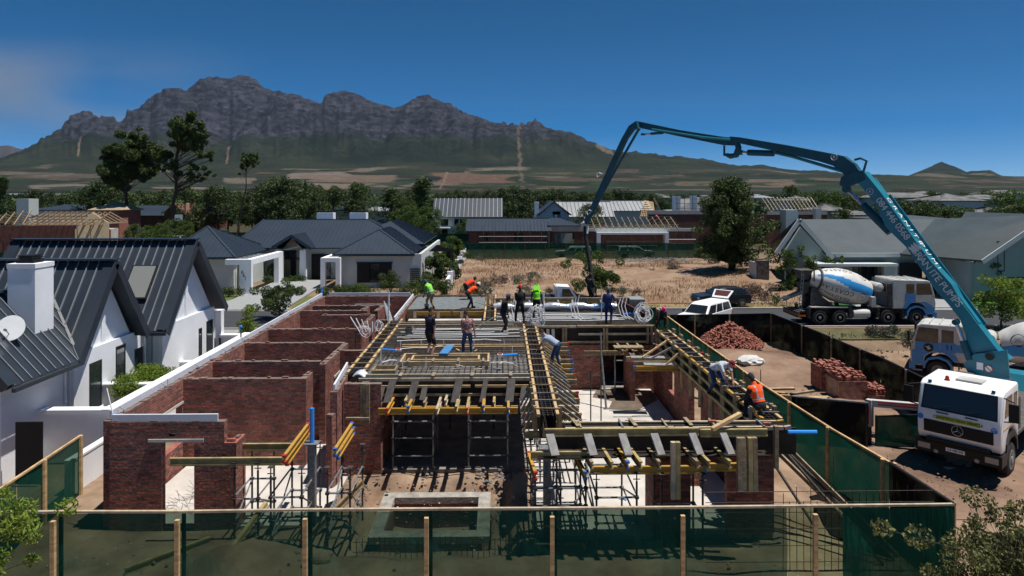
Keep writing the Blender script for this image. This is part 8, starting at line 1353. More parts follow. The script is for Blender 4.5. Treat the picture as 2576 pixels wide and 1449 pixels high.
person('man in black shirt and dark cap holding a green hose, facing right', at(1266, 842, SZ-.05), math.radians(-75), 'black', 'dark', 'boot', 0, 'cap', hatcol='bluecap', hip=(0,0,.93), lean=10, shorts=True, feet=((-.12,.12,.09),(.14,-.12,.09)), hands=((-.1,.38,.86),(.2,.18,.72)), H=1.82, head=(0,.06,-.06))
person('man in black with a red cap, back to us beside the conduits', at(1308, 815, SZ-.08), math.radians(5), 'black', 'black', 'boot', 0, 'cap', hatcol='red', hip=(0,0,.93), feet=((-.2,0,.09),(.2,.05,.09)), hands=((-.12,.3,1.02),(.18,.28,1.0)), H=1.84)
person('worker in lime vest and green cap with neck flap, back to us', at(1350, 803, 3.0), math.radians(12), 'black', 'black', 'boot', 0, 'helmet', 'lime', hatcol='green', hip=(0,0,.93), lean=8, feet=((-.13,0,.09),(.13,.05,.09)), hands=((-.2,.3,.95),(.34,.05,.72)), H=1.75, stripes=False, hood='lime')
person('worker in dark clothes with lime sash guiding the concrete hose', (5.15, 38.75, 3.0), math.radians(-60), 'dark', 'black', 'boot', 0, 'hood', hatcol='dark', vest=None, hip=(0,0,.93), lean=4, hands=((-.1,.42,1.2),(.12,.36,.98)), H=1.72, short_sleeve=False)
person('man in blue overalls and pale cap standing sideways at the right', at(1530, 816, 2.98), math.radians(-20), 'blue', 'blue', 'boot', 0, 'cap', hatcol='greycap', hip=(0,0,.93), feet=((-.1,0,.09),(.12,.0,.09)), hands=((-.2,.2,.95),(.28,.32,1.15)), H=1.78, short_sleeve=False)
person('worker in lime vest and blue hood bending on the wet slab', at(1082, 779, 2.98), math.radians(60), 'teal', 'khaki', 'boot', 0, 'hood', 'lime', hatcol='bluecap', hip=(0,-.1,.9), lean=30, feet=((-.14,.1,.09),(.14,-.15,.09)), hands=((-.18,.32,.62),(.16,.30,.66)), H=1.76, short_sleeve=False, head=(0,.05,-.05))
person('worker in orange vest and white sun hat raking the wet concrete', at(1186, 776, 2.98), math.radians(-72), 'dark', 'navy', 'boot', 0, 'brim', 'orange', hatcol='whitehat', hip=(0,-.2,.86), lean=58, feet=((-.15,.1,.09),(.15,-.25,.09)), hands=((-.1,.62,.62),(.12,.50,.66)), H=1.78, stripes=False)
person('worker in red orange vest stooping behind the sun hatted one', (G(1176, 764, 2.98).x, 40.6, 2.98), math.radians(-50), 'redo', 'black', 'boot', 0, 'cap', 'redo', hatcol='cap', hip=(0,-.2,.9), lean=70, feet=((-.14,.1,.09),(.14,-.1,.09)), hands=((-.1,.45,.4),(.12,.42,.4)), H=1.75, stripes=False)
single('rake', MB().tube([at(1196, 760, 3.9), at(1243, 773, 3.02)], .018, 6).bar(V3(at(1243, 773, 3.02))-V3((0,.2,0)), V3(at(1243, 773, 3.02))+V3((0,.2,0)), .04, .06), M['yellow_old'], 'yellow handled rake reaching over the wet concrete', 'rake'); single('bucket', MB().lathe([(0,.1),(.25,.14),(.26,.12)], (at(1076-6, 782, 3)[0], 37.2, 3.0), (0,0,1), 12), M['concrete'], 'pale bucket held by the hooded worker on the wet slab', 'bucket')
person('crouching worker in black with a bright pink helmet', (7.45, 31.4, 3.08), math.radians(190), 'black', 'black', 'boot', 0, 'helmet', hatcol='pink', hip=(0,-.15,.42), lean=45, feet=((-.2,.05,.09),(.2,.05,.09)), hands=((-.2,.42,.1),(.22,.45,.1)), H=1.75, head=(0,.05,-.08))
person('man in mottled white shirt and maroon cap leaning over the side form', (7.15, 21.9, 2.7), math.radians(-150), 'white', 'jeans', 'boot', 1, 'cap', hatcol='maroon', hip=(0,-.25,.85), lean=68, feet=((-.15,.0,.09),(.18,-.3,.09)), hands=((-.12,.42,.42),(.12,.5,.40)), H=1.80, elbow=(0,-.2,.5), head=(0,.04,-.08))
person('worker in orange reflective vest squatting on the corner of the form, back to us', (7.12, 18.6, 3.06), math.radians(25), 'dark', 'black', 'boot', 0, 'cap', 'orange', hatcol='cap', hip=(0,-.05,.40), lean=22, feet=((-.24,.22,.09),(.26,.12,.09)), hands=((-.30,.40,.42),(.30,.35,.40)), H=1.76, short_sleeve=False, head=(0,.02,-.03))
for i_, (u, v, m_) in enumerate([(1518, 920-325, 'redo'), (1604, 918-325+2, 'teal'), (1656, 880-325+5, 'redo')]):
    u, v = [(1517, 578), (1604, 578), (1655, 545)][i_]; Y_ = [114.5, 115, 126][i_]; p_ = YP(u, v, Y_); person(['distant worker in red on the bare truss house eave', 'distant worker in pale shirt crouching on the trusses', 'distant worker in red at the brick wall top behind the trusses'][i_], (p_.x, p_.y, p_.z-1.0), math.radians(20*i_), m_, 'black', 'boot', 0, 'cap', lean=[5, 40, 50][i_], hip=(0,0,.9), hands=((-.2,.3,.8),(.2,.3,.8)), H=1.78)
hz = V3(at(1240, 812, 3.6)); single('green_hose', MB().tube([(ux(1285, 31.5), 31.2, 3.95), (ux(1262, 31), 31.3, 3.75), (ux(1225, 30.5), 30.8, 3.5), (ux(1190, 30), 30.4, 3.2)], .02, 6), mat('hose_green', (.03,.10,.06), .5, var=0), 'thin green hose drooping from the dark capped man to the mesh', 'hose', smooth=True)
single('curved_sheet', MB().prism([(7.3, 20.2, 3.1), (7.9, 20.4, 3.05), (8.0, 19.6, 3.1), (7.7, 19.2, 3.0), (7.25, 19.5, 3.25)], (0,0,.02)), M['suvpaint'], 'curved dark waterproof sheet between the two men on the side form', 'sheet')
# ================================================================== TREES AND PLANTS
def leaves_mesh(name, P, size, mat_, elong=2., parent=None, up=0., flat=0., jit=.35, world=True):
    """one small rhombic leaf or needle tuft per point"""
    P = np.asarray(P, float); n = len(P); d = RNG.normal(size=(n, 3)); d[:, 2] += up; d /= np.linalg.norm(d, axis=1)[:, None]; e = RNG.normal(size=(n, 3)); e[:, 2] *= (1-flat); e -= (e*d).sum(1)[:, None]*d; e /= np.linalg.norm(e, axis=1)[:, None]+1e-9
    s = (np.asarray(size)*(1+RNG.uniform(-jit, jit, n)))[:, None]; w = s/elong
    V = np.stack([P-d*s*.5, P+e*w*.5+d*s*.05, P+d*s*.5, P-e*w*.5+d*s*.05], 1).reshape(-1, 3)
    if parent is not None and world: mi = np.array(wm(parent).inverted()); V = V@mi[:3,:3].T+mi[:3,3]
    me = bpy.data.meshes.new(name); me.vertices.add(4*n); me.vertices.foreach_set('co', V.astype(np.float32).ravel()); me.loops.add(4*n); me.loops.foreach_set('vertex_index', np.arange(4*n, dtype=np.int32)); me.polygons.add(n); me.polygons.foreach_set('loop_start', np.arange(0, 4*n, 4, dtype=np.int32)); me.polygons.foreach_set('loop_total', np.full(n, 4, np.int32)); me.update()
    me.materials.append(M[mat_] if isinstance(mat_, str) else mat_); o = bpy.data.objects.new(name, me); link(o, parent); return o
DM = 3.0
def clump_pts(cl, dens):
    out = []
    for c_, r in cl:
        r = np.array(r if hasattr(r, '__len__') else (r, r, r*.8)); n = max(6, int(dens*DM*float(np.prod(r))**(2/3.))); q = RNG.normal(size=(n, 3)); q /= np.linalg.norm(q, axis=1)[:, None]; q *= (RNG.uniform(.35, 1, n)**.5)[:, None]; out.append(np.array(c_)+q*r)
    return np.concatenate(out)
def limb(mb, a, b, r0, r1, k=4, wob=.08):
    a, b = V3(a), V3(b); L = (b-a).length; pts = [a.lerp(b, i/k)+V3((random.gauss(0, wob*L*.3), random.gauss(0, wob*L*.3), 0))*(0 if i in (0, k) else 1) for i in range(k+1)]; mb.tube(pts, [r0+(r1-r0)*i/k for i in range(k+1)], 6)
def tree(name, label, base, trunk_top, cl, lm, dens=120, size=.3, elong=2.5, r0=.2, bark='bark', group=None, up=0., cat='tree', limbs=True):
    T = thing(name, label, cat, tuple(base), 0, group); b = MB(); base = V3(base); tp = V3(trunk_top); limb(b, base-V3((0,0,.1)), tp, r0, r0*.35, 6, .05)
    if limbs:
        for c_, r in cl:
            c_ = V3(c_); h = (c_.z-base.z)/(tp.z-base.z+1e-6); t = min(.97, max(.15, h-.12)); limb(b, base.lerp(tp, t), c_, r0*.35*(1.1-t), r0*.08, 3, .1)
    mk('trunk', b, M[bark], T, smooth=True); leaves_mesh('crown', clump_pts(cl, dens), size, lm, elong, T, up); return T
# big pine right of the dry plot
pb_ = V3((25.2, 73.5, .5)); cl = []
for i in range(190):
    t = random.random()**.9; z = 2.2+t*8.2; R_ = 5.2*(1-abs(t-.30)*1.0)**.8 if t > .30 else 4.2+1.0*t/.3; R_ = max(.7, R_*(1-max(0, t-.78)*1.7)); a = random.uniform(0, 6.283); rr = R_*random.uniform(.25, 1)*(.80+.32*math.sin(a*3+z*1.3)); cl.append(((pb_.x+rr*math.cos(a), pb_.y+rr*math.sin(a), z+random.uniform(-.4, .4)), (random.uniform(.55, 1.05), random.uniform(.55, 1.05), random.uniform(.4, .75))))
for i in range(12): a = random.uniform(0, 6.28); cl.append(((pb_.x+.9*math.cos(a)*random.random(), pb_.y+.6*math.sin(a), 9.6+random.uniform(0, 1.2)), (.35, .35, .6)))
tree('pine_tree', 'large dark pine with a thick trunk standing on the dry plot', pb_, (25.0, 73.5, 9.5), cl, 'pine', 110, .34, 3.2, .42, up=.8)
# tall umbrella pines on the left, crowns lobed as in the photo
def pix_cl(lst, Y, dy=2.5):
    out = []
    for u, v, rp, k in lst:
        p = YP(u, v, Y); r = rp*Y/FPX
        for _ in range(k): q = V3((random.gauss(0, .5), random.gauss(0, .6), random.gauss(0, .45)))*r; rr = r*random.uniform(.36, .60); out.append(((p.x+q.x, Y+q.y*1.2, p.z+q.z), (rr, rr, rr*.8)))
    return out
Yp = 140; b0 = YP(318, 598, Yp); b0.z = 0; t0 = YP(322, 360, Yp)
tree('pine_tree', 'left tall pine with a broad rounded crown above the treeline', b0, t0, pix_cl([(330,345,22,9),(352,350,20,8),(300,370,26,12),(340,375,32,14),(375,385,20,8),(275,385,18,7),(285,415,28,13),(325,410,30,13),(365,415,24,9),(280,445,22,9),(320,440,26,10),(355,445,18,5),(300,462,16,4),(262,432,10,3)], Yp), 'pine', 130, .6, 3, .42, up=.5)
b0 = YP(428, 590, 132); b0.z = 0; t0 = YP(452, 330, 132)
tree('pine_tree', 'tallest pine with a leaning trunk and open lobed crown', b0, t0, pix_cl([(440,305,14,6),(470,310,22,9),(500,318,18,7),(440,335,20,8),(475,340,26,11),(508,340,13,5),(455,365,20,7),(490,368,20,7),(440,355,12,3),(405,375,16,6),(415,400,22,8),(395,405,12,4),(440,410,14,4),(500,385,16,5),(525,390,14,5),(535,382,7,2),(490,420,14,4),(510,432,12,4),(530,445,8,2),(480,445,13,4),(450,440,14,4),(500,448,10,3),(415,428,14,4)], 132), 'pine', 130, .6, 3, .40, up=.5)
b0 = YP(588, 575, 128); b0.z = 0; t0 = YP(622, 400, 128)
tree('pine_tree', 'thin leaning pine with a small tufted top', b0, t0, pix_cl([(618,392,9,5),(632,396,12,6),(645,400,9,4),(620,412,12,5),(640,415,10,4),(605,420,8,3),(612,432,7,2),(648,385,5,2)], 128), 'pine', 110, .6, 3, .16, up=.4)
# belt of pines: five prototypes, then copies
def proto(kind, seed):
    random.seed(seed); cl = []
    for i in range(70 if kind != 'cone' else 60):
        t = random.random(); a = random.uniform(0, 6.283)
        if kind == 'cone': z = .12+t*.86; R_ = .22*(1-t)**.7+.02
        elif kind == 'round': z = .22+t*.72; R_ = .36*math.sin(math.pi*min(1, .18+t*.8))**.6
        else: z = .30+t*.66; R_ = .40*math.sin(math.pi*min(1, .25+t*.7))**.5
        rr = R_*random.uniform(.3, 1)*(.8+.3*math.sin(2*a+seed)); s = random.uniform(.055, .10); cl.append(((rr*math.cos(a), rr*math.sin(a), z), (s, s, s*.85)))
    return cl
PR_ = []
for i, (kd, lm, lb) in enumerate([('round', 'pine2', 'dark rounded pine in the belt of trees behind the houses'), ('cone', 'pine2', 'dark pointed pine rising from the belt of trees'), ('wide', 'pine2', 'wide dark pine in the belt of trees behind the houses'), ('round', 'leafd', 'dull green leafy tree in the belt behind the houses'), ('wide', 'leaf', 'brighter green leafy tree among the houses')]):
    T = thing('belt_tree', lb, 'tree', (0,0,0), 0, lb.replace('tree in', 'trees in')+' (several)'); b = MB(); limb(b, (0,0,-.02), (0,0,.8), .022, .006, 4, .03); mk('trunk', b, M['bark'], T, world=False); leaves_mesh('crown', clump_pts(proto(kd, i*7+1), 4000), .034, lm, 2.2, T, .3, world=False); PR_.append([T, lb, 0])
random.seed(99)
def belt(u, vtop, Y, k, wid=1.):
    h = YP(u, vtop, Y).z; T, lb, cnt = PR_[k]; X_p = YP(u, 500, Y).x
    loc = (X_p, Y, -.1); sc = (h*wid*random.uniform(.9, 1.15), h*wid*random.uniform(.9, 1.15), h)
    if cnt == 0: T.location = loc; T.scale = sc; T.rotation_euler = (0, 0, random.uniform(0, 6.28))
    else: dup(T, loc, random.uniform(0, 6.28), scale=sc)
    PR_[k][2] += 1
for u, v, Y, k, w in [(5,440,120,1,.8),(60,482,190,0,1),(95,476,170,2,1),(130,480,200,0,1),(165,482,180,2,1.1),(190,476,165,0,1.1),(228,462,150,0,1.25),(262,455,148,2,1.1),(298,462,152,0,1.2),(325,485,165,2,1.2),(352,475,170,0,1.2),(388,480,180,2,1.1),(414,472,175,0,1.1),(466,462,142,0,1.1),(498,478,170,2,1.1),(520,472,152,0,1.2),(548,466,150,2,1.1),(575,474,160,0,1.1),(600,480,165,2,1.1),(635,470,160,0,1),(668,452,150,0,1.15),(698,443,145,2,1.1),(722,450,148,0,1.2),(752,452,158,2,1.1),(782,458,165,0,1.1),(800,462,150,0,1.1),(838,468,160,2,1.1),(866,474,178,0,1),(896,455,165,3,.9),(915,462,172,3,.9),(950,498,185,4,1),(985,472,150,1,1.6),(1003,480,148,0,1),(1030,474,158,0,1),(1062,445,152,1,1.5),(1052,462,160,0,.9),(1022,500,140,4,.9),(1034,516,128,4,1.1),(1078,518,132,4,1.1),(1100,482,190,0,1),
    (1128,478,185,0,1.2),(1160,476,188,2,1.2),(1195,478,182,0,1.2),(1228,474,190,0,1.2),(1262,470,178,0,1.2),(1292,468,185,2,1.1),(1322,472,180,0,1.2),(1350,476,190,0,1.2),(1380,474,186,2,1.2),(1410,472,182,0,1.2),(1440,478,190,0,1.2),(1466,482,188,2,1.2),(1500,480,192,0,1.2),(1530,478,186,0,1.2),(1560,476,190,2,1.2),(1590,478,188,0,1.2),(1618,482,192,0,1.2),(1645,486,186,2,1.2),(1665,495,170,0,1),(1702,486,200,0,1.2),(1735,490,205,2,1.2),(1500,508,130,0,.9),(1478,512,126,2,.8),
    (1990,463,190,3,.9),(2030,484,170,4,1),(2060,478,160,4,1),(2095,482,158,4,1.1),(2125,490,165,3,1.2),(2150,486,180,3,1.1),(2005,500,145,4,1.1),(2075,505,135,3,1),(2120,520,112,3,1),(2215,505,104,0,1.1),(2240,500,106,2,1.2),(2262,494,108,0,1),(2285,505,104,2,1.2),(2312,498,106,0,1),(2335,504,102,2,1.1),(2362,506,104,0,1),(2385,518,98,3,1.2),(2408,516,100,4,1.2),(2435,520,98,3,1.2),(2500,520,100,3,1.4),(2535,512,104,3,1.4),(2570,508,100,3,1.5),(2520,482,170,4,1.5),(2560,478,175,4,1.6),(2480,478,190,4,1.2),(2345,478,240,3,1.2),(2285,480,260,3,1.3),(2420,482,230,3,1.2),(2180,492,190,3,1.2),(440,548,124,4,1.1),(465,552,120,4,1),(375,566,112,4,1.2),(395,570,110,4,1),(340,560,116,3,1.2),(320,575,112,3,1),(405,560,108,4,.9),(365,578,104,4,1.1),(1000,560,120,4,.9),(1085,560,125,4,.9),(1170,548,125,4,.9),(1155,560,126,4,1),(-40,470,150,0,1.3),(2620,490,170,3,1.4)]: belt(u, v, Y, k, w*.95)
# far woods and hedgerows over the plain: nobody could count them
P = []
for _ in range(5200):
    Y = 210*(1/(1-random.random()*.93)); Y = min(Y, 2400); u = random.uniform(-150, 2800); p = YP(u, 500, Y)
    if vnoise(np.array(p.x/170), np.array(Y/120), 5) < .40: continue
    h = random.uniform(3, 8)+(Y/700); n_ = 7 if Y < 500 else 4
    for _ in range(n_): P.append((p.x+random.gauss(0, 2.5), Y+random.gauss(0, 2.5), random.uniform(.2, 1)*h))
P = np.array(P); wd = leaves_mesh('far_woods', P, np.clip(P[:,1]/110, 2.2, 8), 'pine2', 1.3); wd['kind'] = 'stuff'
DM = 6.0
# ---- garden plants
def bush(label, c_, r, lm='leaf', n=26, size=.16, dens=150, elong=2, name='bush', group=None, up=.3, sq=(1,1,.8), twigs=True):
    c_ = V3(c_); r = V3(r if hasattr(r, '__len__') else (r, r, r)); T = thing(name, label, 'bush', (c_.x, c_.y, c_.z-r.z), 0, group); cl = []
    for _ in range(n): q = V3((random.gauss(0,1), random.gauss(0,1), random.gauss(0,1))).normalized()*random.uniform(.3, .8); s = random.uniform(.22, .38)*(r.x+r.y+r.z)/3; cl.append(((c_.x+q.x*r.x, c_.y+q.y*r.y, c_.z+q.z*r.z), (s*sq[0], s*sq[1], s*sq[2])))
    if twigs:
        b = MB()
        for k, (q, s) in enumerate(cl[:10]): limb(b, (c_.x, c_.y, c_.z-r.z), q, .03*r.z, .008*r.z, 3, .1)
        mk('stem', b, M['bark'], T)
    leaves_mesh('foliage', clump_pts(cl, dens), size, lm, elong, T, up); return T
def gb(u, v, h=0.): p = G(u, v); return p
p = G(703, 803); p.z = 0; cl = [((p.x+random.gauss(0,.75), p.y+random.gauss(0,.7), 1.65+random.gauss(0,.5)), .42) for _ in range(34)]
tree('small_tree', 'small round street tree between the drive and the brick rooms', p, (p.x, p.y, 2.0), cl, 'leafd', 330, .13, 2, .06)
bush('leafy shrub with spiky shoots over the white boundary wall, beside the near gable', (-14.45, 28.3, 1.35), (.75, 2.9, .85), 'leafy', 60, .10, 420, 3, up=1.2)
bush('climbing shrub with pale flowers by the far corner of the second gable', (-14.2, 39.0, 1.7), (.5, .6, 1.6), 'leafy', 24, .10, 330, 2.5, up=.3); bush('low green shrub behind the white wall end near the street', (G(655,832).x-.3, 44.6, .6), (1.0, .8, .6), 'leafy', 22, .10, 330, 3, up=1)
pb2 = G(692, 706); bush('clipped round bush beside the entrance column', (pb2.x, pb2.y, 1.0), (1.1, 1.1, 1.0), 'leafd', 40, .12, 260, 2)
for i, (u, v, rx, rz_, lm, lb) in enumerate([(980, 738, 1.5, 1.15, 'leafd', 'dense dark green bush under the shuttered window'), (905, 745, 2.6, .55, 'leaf', 'low feathery hedge along the front of the grey house, right part'), (860, 747, 1.5, .55, 'leafd', 'low feathery hedge along the front of the grey house, left part'), (815, 748, 1.1, .5, 'leafd', 'grassy tuft left of the feathery hedge'), (575, 748, 1.0, .5, 'leafd', 'grassy bush at the garage corner'), (602, 746, .6, .5, 'leaf', 'small grassy tuft beside the pergola column'), (745, 708, 1.5, .3, 'leaf', 'low planting by the glass entrance'), (829, 700, .9, .9, 'leaf', 'small shrub inside the portal frame'), (1005, 752, 1.2, .6, 'leafd', 'low scrub right of the dense dark bush'), (1045, 752, 1.3, .9, 'leaf', 'green mound of shrubs behind the wet slab'), (1075, 745, 1.6, 1.1, 'leafd', 'dark shrubs at the foot of the roadside trees'), (1120, 745, 1.3, .9, 'leaf', 'fresh green shrub below the roadside trees')]):
    p = G(u, v); bush(lb, (p.x, p.y, rz_), (rx, rx*.6, rz_), lm, 26, .14, 200, 3, up=.8)
for i, (u, vt, vb, w, Y, lm, lb) in enumerate([(1148, 592, 655, 30, 88, 'leaf', 'bright green tree farthest along the white garden wall'), (1125, 612, 675, 30, 80, 'leaf', 'bright green tree second along the white garden wall'), (1100, 640, 720, 36, 70, 'leafd', 'dark olive tree nearest along the garden wall'), (1140, 645, 715, 26, 72, 'leafd', 'spreading dark tree overhanging the dry plot'), (1092, 618, 665, 18, 82, 'leafd', 'small tree beside the side pergola')]):
    a = YP(u, vt, Y); b_ = YP(u, vb, Y); w_ = w*Y/FPX; cl = [((a.x+random.gauss(0, w_*.42), Y+random.gauss(0, w_*.42), b_.z+(a.z-b_.z)*random.uniform(.15, .9)), w_*.30) for _ in range(30)]; tree('garden_tree', lb, (a.x, Y, 0), (a.x, Y, (a.z+b_.z)/2), cl, lm, 230, .2, 2.2, .07)
p = G(1500, 752); cl = [((p.x+random.gauss(0, 1.0), p.y+random.gauss(0, .9), random.uniform(.6, 3.9)), random.uniform(.3,.6)) for _ in range(40)]; tree('small_tree', 'young tree on the dry plot behind the concrete hose', (p.x, p.y, 0), (p.x, p.y, 3.6), cl, 'leaf', 190, .17, 2.2, .06)
sc_ = [(1205,742,1.7,'greyleaf'),(1180,750,1.2,'leafd'),(1252,722,1.5,'purple'),(1305,717,1.3,'greyleaf'),(1345,714,1.4,'greyleaf'),(1215,758,1.6,'greyleaf'),(1320,745,1.3,'greyleaf'),(1380,752,1.1,'greyleaf'),(1430,755,1.2,'greyleaf'),(1210,660,1.0,'greyleaf'),(1365,665,1.0,'greyleaf'),(1555,752,1.4,'greyleaf'),(1600,748,.9,'purple'),(1690,664,1.0,'purple'),(1750,700,1.0,'purple'),(1640,690,.7,'greyleaf'),(1790,672,1.0,'purple'),(1860,690,1.2,'purple'),(1700,690,1.6,'purple'),(1880,755,1.6,'purple'),(1915,760,1.7,'purple'),(1960,768,1.2,'leafd'),(1560,770,.6,'leaf')]
for i, (u, v, r, lm) in enumerate(sc_):
    p = G(u, v); bush({'greyleaf': 'low grey green scrub on the dry plot', 'purple': 'low brownish scrub on the dry plot', 'leafd': 'dark green scrub at the edge of the dry plot', 'leaf': 'fresh green weeds at the roadside'}[lm], (p.x, p.y, .45*r+.1), (r, r*.7, .45*r), lm, 16, .12, 170, 2.5, 'scrub', {'greyleaf': 'grey green scrubs on the dry plot', 'purple': 'brownish scrubs on the dry plot'}.get(lm), .8, twigs=False)
for (u, vt, vb, w, Y, lm, lb) in [(1990, 618, 735, 34, 62, 'leaf', 'leafy green tree left of the mixer truck hopper'), (2045, 640, 690, 26, 61, 'leaf', 'small green tree in front of the grey house veranda'), (2092, 645, 700, 24, 61.5, 'leaf', 'second small green tree in front of the veranda'), (2490, 655, 735, 26, 58.5, 'olive', 'thin young tree beside the garage wing'), (2522, 700, 800, 66, 46.2, 'leafy', 'bright street tree at the right edge, in front of the street')]:
    a = YP(u, vt, Y); b_ = YP(u, vb, Y); w_ = w*Y/FPX; cl = [((a.x+random.gauss(0, w_*.42), Y+random.gauss(0, w_*.42), b_.z+(a.z-b_.z)*random.uniform(.1, .95)), w_*.27) for _ in range(30)]; tree('garden_tree', lb, (a.x, Y, 0), (a.x, Y, (a.z+b_.z)/2+.3), cl, lm, 170, .17, 2, .08, 'bark_l')
for (u, v, rx, rz_, lm, lb) in [(2185, 722, 1.9, 1.5, 'silver', 'silvery leaved bush before the veranda window'), (2110, 722, 1.7, 1.3, 'silver', 'silvery grey bush behind the mixer drum'), (2060, 745, 1.3, .7, 'leafd', 'low green bush at the plot corner'), (1975, 745, 1.0, .7, 'leaf', 'green shrub below the leafy tree'), (2250, 738, 2.6, .35, 'leafd', 'low dark hedge before the white pillar'), (2230, 850, 1.3, .45, 'greyleaf', 'grey scrub on the verge left of the half hidden mixer truck'), (2190, 845, .8, .35, 'purple', 'brown scrub on the verge'), (2300, 860, 1.2, .35, 'greyleaf', 'scrub patch beside the cab of the half hidden mixer truck'), (2200, 905, .9, .15, 'purple', 'dead weeds on the rough verge')]:
    p = G(u, v); bush(lb, (p.x, p.y, rz_), (rx, rx*.6, rz_), lm, 24, .15 if lm != 'silver' else .22, 190, 3, up=.8, twigs=False)
# foreground plants
cl = []
for _ in range(240): q = V3((random.gauss(0,1), random.gauss(0,1), random.gauss(0,.9))); cl.append(((10.75+q.x*.85, 13.5+q.y*.55, 1.35+q.z*.66), random.uniform(.16,.3)))
for _ in range(30): a = random.uniform(0, 6.28); cl.append(((10.7+1.1*math.cos(a), 13.5+.6*math.sin(a), random.uniform(1.9, 2.75)), (.09, .09, .22)))
tree('olive_bush', 'olive brown bush filling the lower right corner by the fence end', (10.3, 13.5, 0), (10.3, 13.5, 1.9), cl, 'olive', 420, .085, 1.9, .07, 'bark', None, .8, 'bush')
cl = [((-10.05+random.gauss(0,.55), 12.9+random.gauss(0,.5), 2.75+random.gauss(0,.42)), random.uniform(.15,.28)) for _ in range(60)]
tree('leafy_branch', 'bright green leafy tree poking in at the lower left corner', (-11.2, 12.9, 0), (-10.7, 12.9, 2.7), cl, 'leafy', 420, .12, 3.2, .06, 'bark', None, -.4)
# dry grass over the plot and verges: one mass of blades
n = 17000; gxx = RNG.uniform(-5, 32.5, n); gyy = RNG.uniform(57.4, 96, n); dn = fbm(gxx*.18, gyy*.18, 4, 77); k_ = dn > .44; gxx, gyy = gxx[k_], gyy[k_]
zz_ = lot_z(gxx, gyy, .12, 1.)-.02; o_ = leaves_mesh('dry_grass', np.stack([gxx, gyy, zz_+.16], 1), .34, 'dry', 7, None, 3.5); o_['kind'] = 'stuff'
n = 9000; gxx = RNG.uniform(-8, 60, n); gyy = np.where(RNG.random(n) < .5, RNG.uniform(54.7, 57.6, n), RNG.uniform(42.9, 46.2, n)); k_ = (gyy > 50) & (gxx < 26) | (gyy < 50) & (gxx > 17.5); k_ &= fbm(gxx*.3, gyy*.3, 3, 12) > .5
o_ = leaves_mesh('verge_grass', np.stack([gxx[k_], gyy[k_], gxx[k_]*0+.15], 1), .24, 'olive', 6, None, 3.); o_['kind'] = 'stuff'
n = 7000; gxx = RNG.uniform(17.8, 45, n); gyy = RNG.uniform(20, 43, n); k_ = fbm(gxx*.25, gyy*.25, 3, 31) > .57; o_ = leaves_mesh('weeds', np.stack([gxx[k_], gyy[k_], .18-dip(gxx[k_], gyy[k_])], 1), .2, 'purple', 5, None, 2.); o_['kind'] = 'stuff'
b = MB()
for _ in range(120): x, y = random.gauss(19.5, 3.2), random.gauss(85, .9); a = random.uniform(-.5, .5); L_ = random.uniform(.3, 1.2); b.tube([(x, y, .9), (x+L_*math.cos(a), y+L_*math.sin(a), 1.0+random.uniform(0, .35))], .03, 4)
single('brushwood', b, M['plank'], 'grey heap of cut branches on the dry plot left of the big pine', 'branches', kind='stuff')
# labels: where several look alike, their place in the row tells them apart
ORD = 'first second third fourth fifth sixth seventh eighth ninth tenth'.split()
def ordn(i): return ORD[i] if i < 10 else '%d%s' % (i+1, {1:'st', 2:'nd', 3:'rd'}.get((i+1) % 10, 'th') if (i+1) % 100 not in (11, 12, 13) else 'th')
same = {}
for o in list(S.objects):
    if o.parent is None and o.get('category') and o.get('label'): same.setdefault(o['label'], []).append(o)
for lb, os_ in same.items():
    if len(os_) < 2: continue
    xs = [o.location.x/max(5, o.location.y)*30 for o in os_]; ys = [o.location.y for o in os_]; dep = (max(ys)-min(ys)) > 1.3*(max(xs)-min(xs)) and max(ys) < 60
    for i, o in enumerate(sorted(os_, key=(lambda o: o.location.y) if dep else (lambda o: o.location.x/max(5, o.location.y)))): o['label'] = lb+', '+(ordn(i)+' from the '+('front' if dep else 'left'))
    if not os_[0].get('group'):
        for o in os_: o['group'] = lb
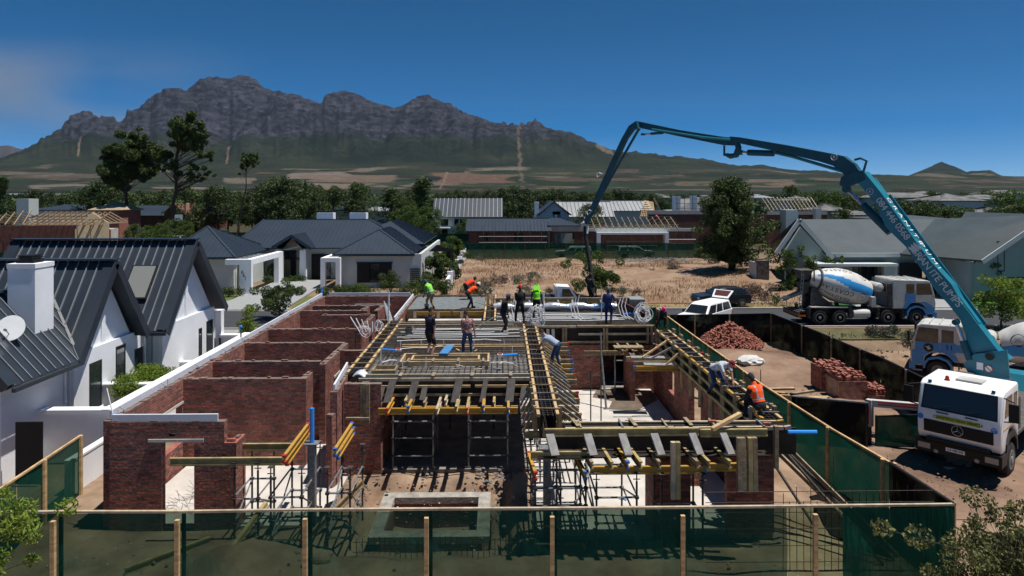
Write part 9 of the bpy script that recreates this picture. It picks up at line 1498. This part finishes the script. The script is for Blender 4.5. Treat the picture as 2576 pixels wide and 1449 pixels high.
# ------------------------------------------------------------------ haze
def haze(name, box_, dens, col, aniso=0.2):
    b = MB().box(*box_); m = bpy.data.materials.new(name); m.use_nodes = True; nt = m.node_tree; nt.nodes.clear()
    o = N(nt, 'ShaderNodeOutputMaterial'); v = N(nt, 'ShaderNodeVolumePrincipled'); v.inputs['Color'].default_value = c4(col); v.inputs['Density'].default_value = dens; v.inputs['Anisotropy'].default_value = aniso
    nt.links.new(v.outputs[0], o.inputs['Volume']); ob = mk(name, b, m); ob['kind'] = 'stuff'; return ob, nt, v
haze('haze', (-17000, 17000, -3000, 16500, -12, 2300), 1.05e-5, (.60,.78,1.))
SMK, nt, v = haze('smoke', (-19000, -5500, 16700, 18600, 1100, 4300), 0, (1.,.82,.56), .3); L = nt.links.new; SMK['label'] = 'thin brown wildfire smoke drifting above the mountain at far left'
tc = N(nt, 'ShaderNodeNewGeometry'); mp = N(nt, 'ShaderNodeVectorMath', operation='MULTIPLY'); mp.inputs[1].default_value = (.00022, .0002, .0006); L(tc.outputs['Position'], mp.inputs[0]); n = N(nt, 'ShaderNodeTexNoise', i_Scale=1., i_Detail=3.); L(mp.outputs[0], n.inputs[0])
def rng(axis, a, b_, c_, d_):
    sp = N(nt, 'ShaderNodeSeparateXYZ'); L(tc.outputs['Position'], sp.inputs[0]); m1 = N(nt, 'ShaderNodeMapRange', interpolation_type='SMOOTHSTEP'); m2 = N(nt, 'ShaderNodeMapRange', interpolation_type='SMOOTHSTEP')
    for m_, p, q in ((m1, a, b_), (m2, d_, c_)): m_.inputs['From Min'].default_value = p; m_.inputs['From Max'].default_value = q; L(sp.outputs[axis], m_.inputs[0])
    x = N(nt, 'ShaderNodeMath', operation='MULTIPLY'); L(m1.outputs[0], x.inputs[0]); L(m2.outputs[0], x.inputs[1]); return x
f1, f2 = rng(0, -19500, -19100, -10500, -5800), rng(2, 1200, 1900, 2600, 4200); a = N(nt, 'ShaderNodeMath', operation='MULTIPLY'); L(f1.outputs[0], a.inputs[0]); L(f2.outputs[0], a.inputs[1])
m3 = N(nt, 'ShaderNodeMapRange'); m3.inputs['From Min'].default_value = .25; m3.inputs['From Max'].default_value = .7; m3.inputs['To Max'].default_value = 3.2e-4; L(n.outputs[0], m3.inputs[0]); b2 = N(nt, 'ShaderNodeMath', operation='MULTIPLY'); L(a.outputs[0], b2.inputs[0]); L(m3.outputs[0], b2.inputs[1]); L(b2.outputs[0], v.inputs['Density'])
